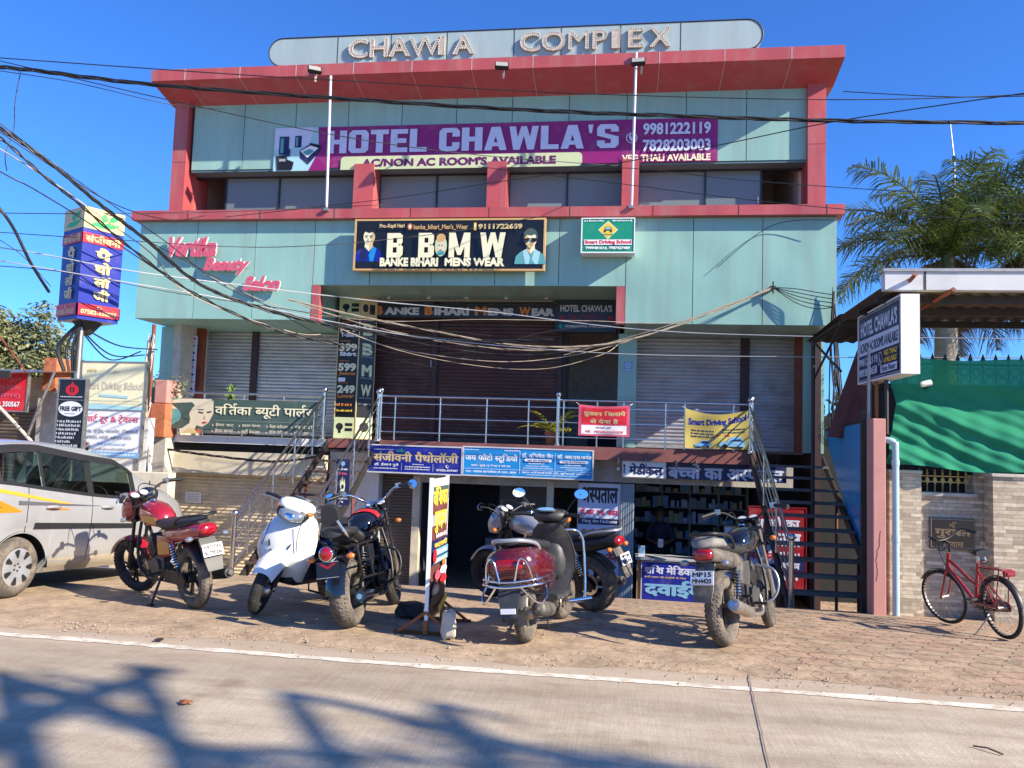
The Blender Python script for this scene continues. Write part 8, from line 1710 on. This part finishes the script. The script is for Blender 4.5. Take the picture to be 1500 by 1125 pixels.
    for cx in (0, wb):
        for s_ in (-1, 1):
            T = Matrix.Translation((cx, CY + s_ * .745, R)); mb = MB(T); mb.torus(R - .07, .075, 40, 12, sy=1.15, sq=.95); w_ = P(t, mb, 'wheel', 'rubber_dusty', smooth=70, fix=False)
            mb = MB(T @ Matrix.Rotation(-pi / 2 * s_, 4, 'X')); mb.lathe([(.0, .062), (.05, .065), (.10, .085), (.155, .082), (.19, .07), (.20, .05), (.0, .048)], 36, cap=False)
            hub = P(w_, mb, 'hubcap', 'hubcap', smooth=40); mb = MB(T @ Matrix.Rotation(-pi / 2 * s_, 4, 'X'))
            for i in range(7): a = 2 * pi * i / 7; q = [(.095, -.12), (.165, -.19), (.172, 0), (.165, .19), (.095, .12)]; mb.add([(r_ * cos(a + d), r_ * sin(a + d), .0875) for r_, d in q], [tuple(range(5))])
            for i in range(5): a = 2 * pi * i / 5; mb.lathe([(0, .066), (.010, .066), (.010, .072), (0, .072)], 6, Matrix.Translation((.035 * cos(a), .035 * sin(a), 0)), cap=False)
            P(hub, mb, 'hubcap_slots', 'car_black', fix=False)
    mb = MB(); mb.cbox((-.66, CY, .48), (.10, 1.5, .22)); P(t, mb, 'rear_bumper', 'car_silver', bevel=.04)
    mb = MB(); mb.cbox((3.02, CY, .45), (.14, 1.2, .22)); P(t, mb, 'front_bumper', 'car_silver', bevel=.05)
    mb = MB(); mb.cbox((.6, CY, .25), (2.6, 1.3, .06)); P(t, mb, 'underbody', 'car_black')
    mb = MB(); mb.tube([(.0, CY, 1.535), (-.35, CY, 1.72)], .006, 5); P(bo, mb, 'aerial', 'car_black')
    return t
car('silver hatchback car with orange flame graphics and black door moulding', (-5.73, 6.95), radians(88.0))

# ------------------------------------------------------------------ standing banner, stones, bits on the ground
addm('flex_brown', (.16, .05, .04), .5, var=.3, scale=5)
t = thing('standing_banner', 'tall narrow standing banner with yellow hindi lettering on a rusty stand', 'banner', (-1.6, 7.0, gz(7)))
ya, yb = 6.62, 7.20; xb_ = -1.6
zb0 = at(628, 912, 6.62).z; zt1 = at(640, 702, 6.62).z
s = Sign('', '', '', (xb_, ya, zt1), (.03, 1, 0), yb - ya, zt1 - zb0, th=.012, body='flex_brown', root=t, up=(.0, 0, 1), bodyname='flex')
s.rect(0, 0, 1, .06, 'ink_silver'); s.rect(.0, .06, 1, .16, 'ink_pgreen'); s.text('वंशिका', .1, .05, .95, .20, 'ink_yellow', bold=.06); s.rect(0, .26, 1, .34, 'ink_grey'); s.text('दुल्हन', .18, .24, .9, .40, 'ink_yellow', bold=.06); s.scrawl(.3, .40, .9, .43, 'ink_white', 2)
s.rect(0, .44, 1, .62, 'ink_navy'); s.text('कटलरी', .2, .455, .95, .50, 'ink_yellow', bold=.05); s.rect(.1, .51, 1, .56, 'ink_lblue'); s.scrawl(.16, .52, .94, .55, 'ink_white', 4); s.rect(.14, .57, 1, .61, 'ink_teal'); s.scrawl(.2, .578, .94, .605, 'ink_white', 5)
s.oval(.75, .68, .2, .03, 'ink_white'); s.oval(.75, .75, .2, .03, 'ink_red'); s.oval(.4, .70, .16, .035, 'ink_pink'); s.oval(.3, .80, .22, .045, 'ink_skin'); s.oval(.3, .86, .28, .04, 'ink_black'); s.oval(.3, .80, .15, .03, 'ink_beige'); s.poly([(.45, .93), (1, .86), (1, .91), (.5, .99)], 'ink_yellow'); s.oval(.7, .62, .1, .02, 'ink_orange'); s.oval(.15, .55, .1, .05, 'ink_red'); s.scrawl(.1, .955, .5, .975, 'ink_yellow', 8)
s.done()
mb = MB(); mb.box(xb_ - .014, xb_ + .016, ya - .03, ya - .004, zb0 - .02, zt1 + .01); mb.box(xb_ - .014, xb_ + .016, yb + .004, yb + .03, zb0 - .02, zt1 + .01); mb.build('upright', 'ink_white', t)
mb = MB()
for y in (ya - .03, yb + .02):
    zg = gz(y) + .02; mb.box(xb_ - .02, xb_ + .02, y - .02, y + .02, zg, zb0 + .02)
    for dx, dy in ((.24, 0), (-.24, 0)): mb.tube([(xb_, y, zg + .18), (xb_ + dx, y + dy, zg + .01)], .014, 6); mb.tube([(xb_ - .27, y, zg + .012), (xb_ + .27, y, zg + .012)], .014, 6)
mb.build('stand', 'orange_rust', t)
def stone(label, p, r, m, seed):
    R = random.Random(seed); bm = bmesh.new(); bmesh.ops.create_icosphere(bm, subdivisions=3, radius=1)
    from mathutils import noise
    for v in bm.verts:
        n = v.co.normalized(); k = 1 + .28 * noise.noise(n * 1.3 + Vector((seed, 0, 0))) + .09 * noise.noise(n * 4 + Vector((0, seed, 0))); c = Vector((max(-.78, min(.78, n.x)), max(-.78, min(.78, n.y)), max(-.8, min(.8, n.z)))); v.co = Vector((c.x * r[0], c.y * r[1], c.z * r[2])) * k
    zmin = min(v.co.z for v in bm.verts)
    for v in bm.verts: v.co.z -= zmin + .01
    me = bpy.data.meshes.new('stone'); bm.to_mesh(me); bm.free(); me.materials.append(M[m]); me.shade_smooth(); me.set_sharp_from_angle(angle=radians(28)); o = bpy.data.objects.new('stone', me); COL.objects.link(o); o.location = (p[0], p[1], gz(p[1]) + .018); tag(o, label, 'stone'); return o
stone('pale upright stone weighing down the foot of the standing banner', (-1.38, 6.50), (.075, .07, .14), 'stone_lt', 3)
stone('dark stone block lying behind the near foot of the standing banner', (-1.93, 7.32), (.16, .13, .08), 'iron_dk', 8)
R = random.Random(44); mb = MB()
for i in range(900):
    x = R.uniform(-6.5, 5); y = R.choice((R.gauss(6.05, .09), R.uniform(5.9, 8.6), R.gauss(6.1, .2))); z = (gz(y) + .021) if y > 6.15 else .006 + .012 * (y > 6.0); r = R.uniform(.003, .011) * (1.5 if R.random() < .06 else 1)
    mb.add([(x + r, y, z), (x, y + r, z), (x - r, y, z), (x, y - r, z), (x + R.uniform(-.3, .3) * r, y, z + r * .9)], [(0, 1, 4), (1, 2, 4), (2, 3, 4), (3, 0, 4)])
o = mb.build('gravel', mat('grit', (.36, .27, .2), .9, var=.3)); tag(o, 'fine loose grit and crumbs of earth along the pavement edge', 'grit', kind='stuff')
def leaflet(name, label, px, py, m, sz, seed):
    R = random.Random(seed); p = at(px, py, Z=0); mb = MB(); pts = [(p.x + sz * cos(a) * R.uniform(.5, 1), p.y + sz * .8 * sin(a) * R.uniform(.5, 1), .012 + R.uniform(0, .012)) for a in [2 * pi * i / 11 for i in range(11)]]; mb.add(pts + [(p.x, p.y, .03)], [(i, (i + 1) % 11, 11) for i in range(11)]); o = mb.build(name, m); tag(o, label, name.split('_')[-1])
leaflet('crushed_wrapper', 'crushed reddish wrapper lying flat on the road', 272, 1032, 'orange_rust', .055, 2); leaflet('dead_leaf', 'dark curled leaf on the painted road line', 232, 940, 'iron_dk', .05, 5)
a, b = at(1425, 1095, Z=0), at(1470, 1108, Z=0); mb = MB(); mb.tube([a + Vector((0, 0, .01)), a.lerp(b, .5) + Vector((0, .008, .02)), b + Vector((0, 0, .01))], .005, 5); o = mb.build('twig', 'bark'); tag(o, 'thin dry twig lying on the road near its right end', 'twig')

# ------------------------------------------------------------------ roadside tree and pole across the road, which throw the shadows on the concrete
def shadow_pt(px, py, k): return at(px, py, Z=0) + TOSUN * k
def road_tree():
    base = Vector((11.5, -6.5, 0)); t = thing('roadside_tree', 'bare branched roadside tree across the road whose shadow falls on the concrete', 'tree', base)
    K = 17; R = random.Random(21); mb = MB(); lf = MB()
    limbs = [([(-260, 1180), (0, 1068), (110, 1028), (250, 978)], .15, .05), ([(20, 1000), (120, 1025), (230, 1075), (330, 1110), (480, 1135)], .10, .05), ([(420, 1015), (560, 1045), (680, 1078), (900, 1120), (1150, 1160)], .05, .07), ([(640, 1030), (720, 1048), (760, 1060)], .04, .02), ([(320, 1100), (500, 1105), (700, 1120), (900, 1130)], .06, .03), ([(0, 985), (60, 1008), (140, 1030)], .05, .03), ([(200, 975), (215, 1000), (240, 985)], .05, .02)]
    hub = base + Vector((.2, .3, 4.2)); mb.tube(smooth_pts([base - Vector((0, 0, .3)), base + Vector((.15, .1, 2)), hub]), [.30 - .008 * i for i in range(13)], 10)
    for pts, r0, r1 in limbs:
        q = [shadow_pt(px, py, K + i * .15) for i, (px, py) in enumerate(pts)]; C = smooth_pts(q, 8); n = len(C); mb.tube(C, [r0 + (r1 - r0) * i / n for i in range(n)], 8); mid = C[n // 2]; mb.tube(smooth_pts([hub, hub.lerp(C[0], .5) + Vector((0, 0, .4)), C[0]]), [.14, .13, .12, .11, .10, .10, .09, .09, .08, .08, .07, .07, .06], 7)
    for c, rad, n in (((170, 1040), .35, 50), ((480, 1120), .4, 70), ((700, 1110), .45, 80), ((1000, 1140), .4, 80), ((640, 1065), .25, 30), ((80, 1000), .3, 40), ((880, 1115), .3, 50)):
        leafcards(lf, shadow_pt(c[0], c[1], K + 1), (rad, rad * .8, rad * .5), n, R, .07, hollow=0)
    mb.build('trunk', 'bark', t, smooth=60); lf.build('crown', LM, t, fix=False)
road_tree()
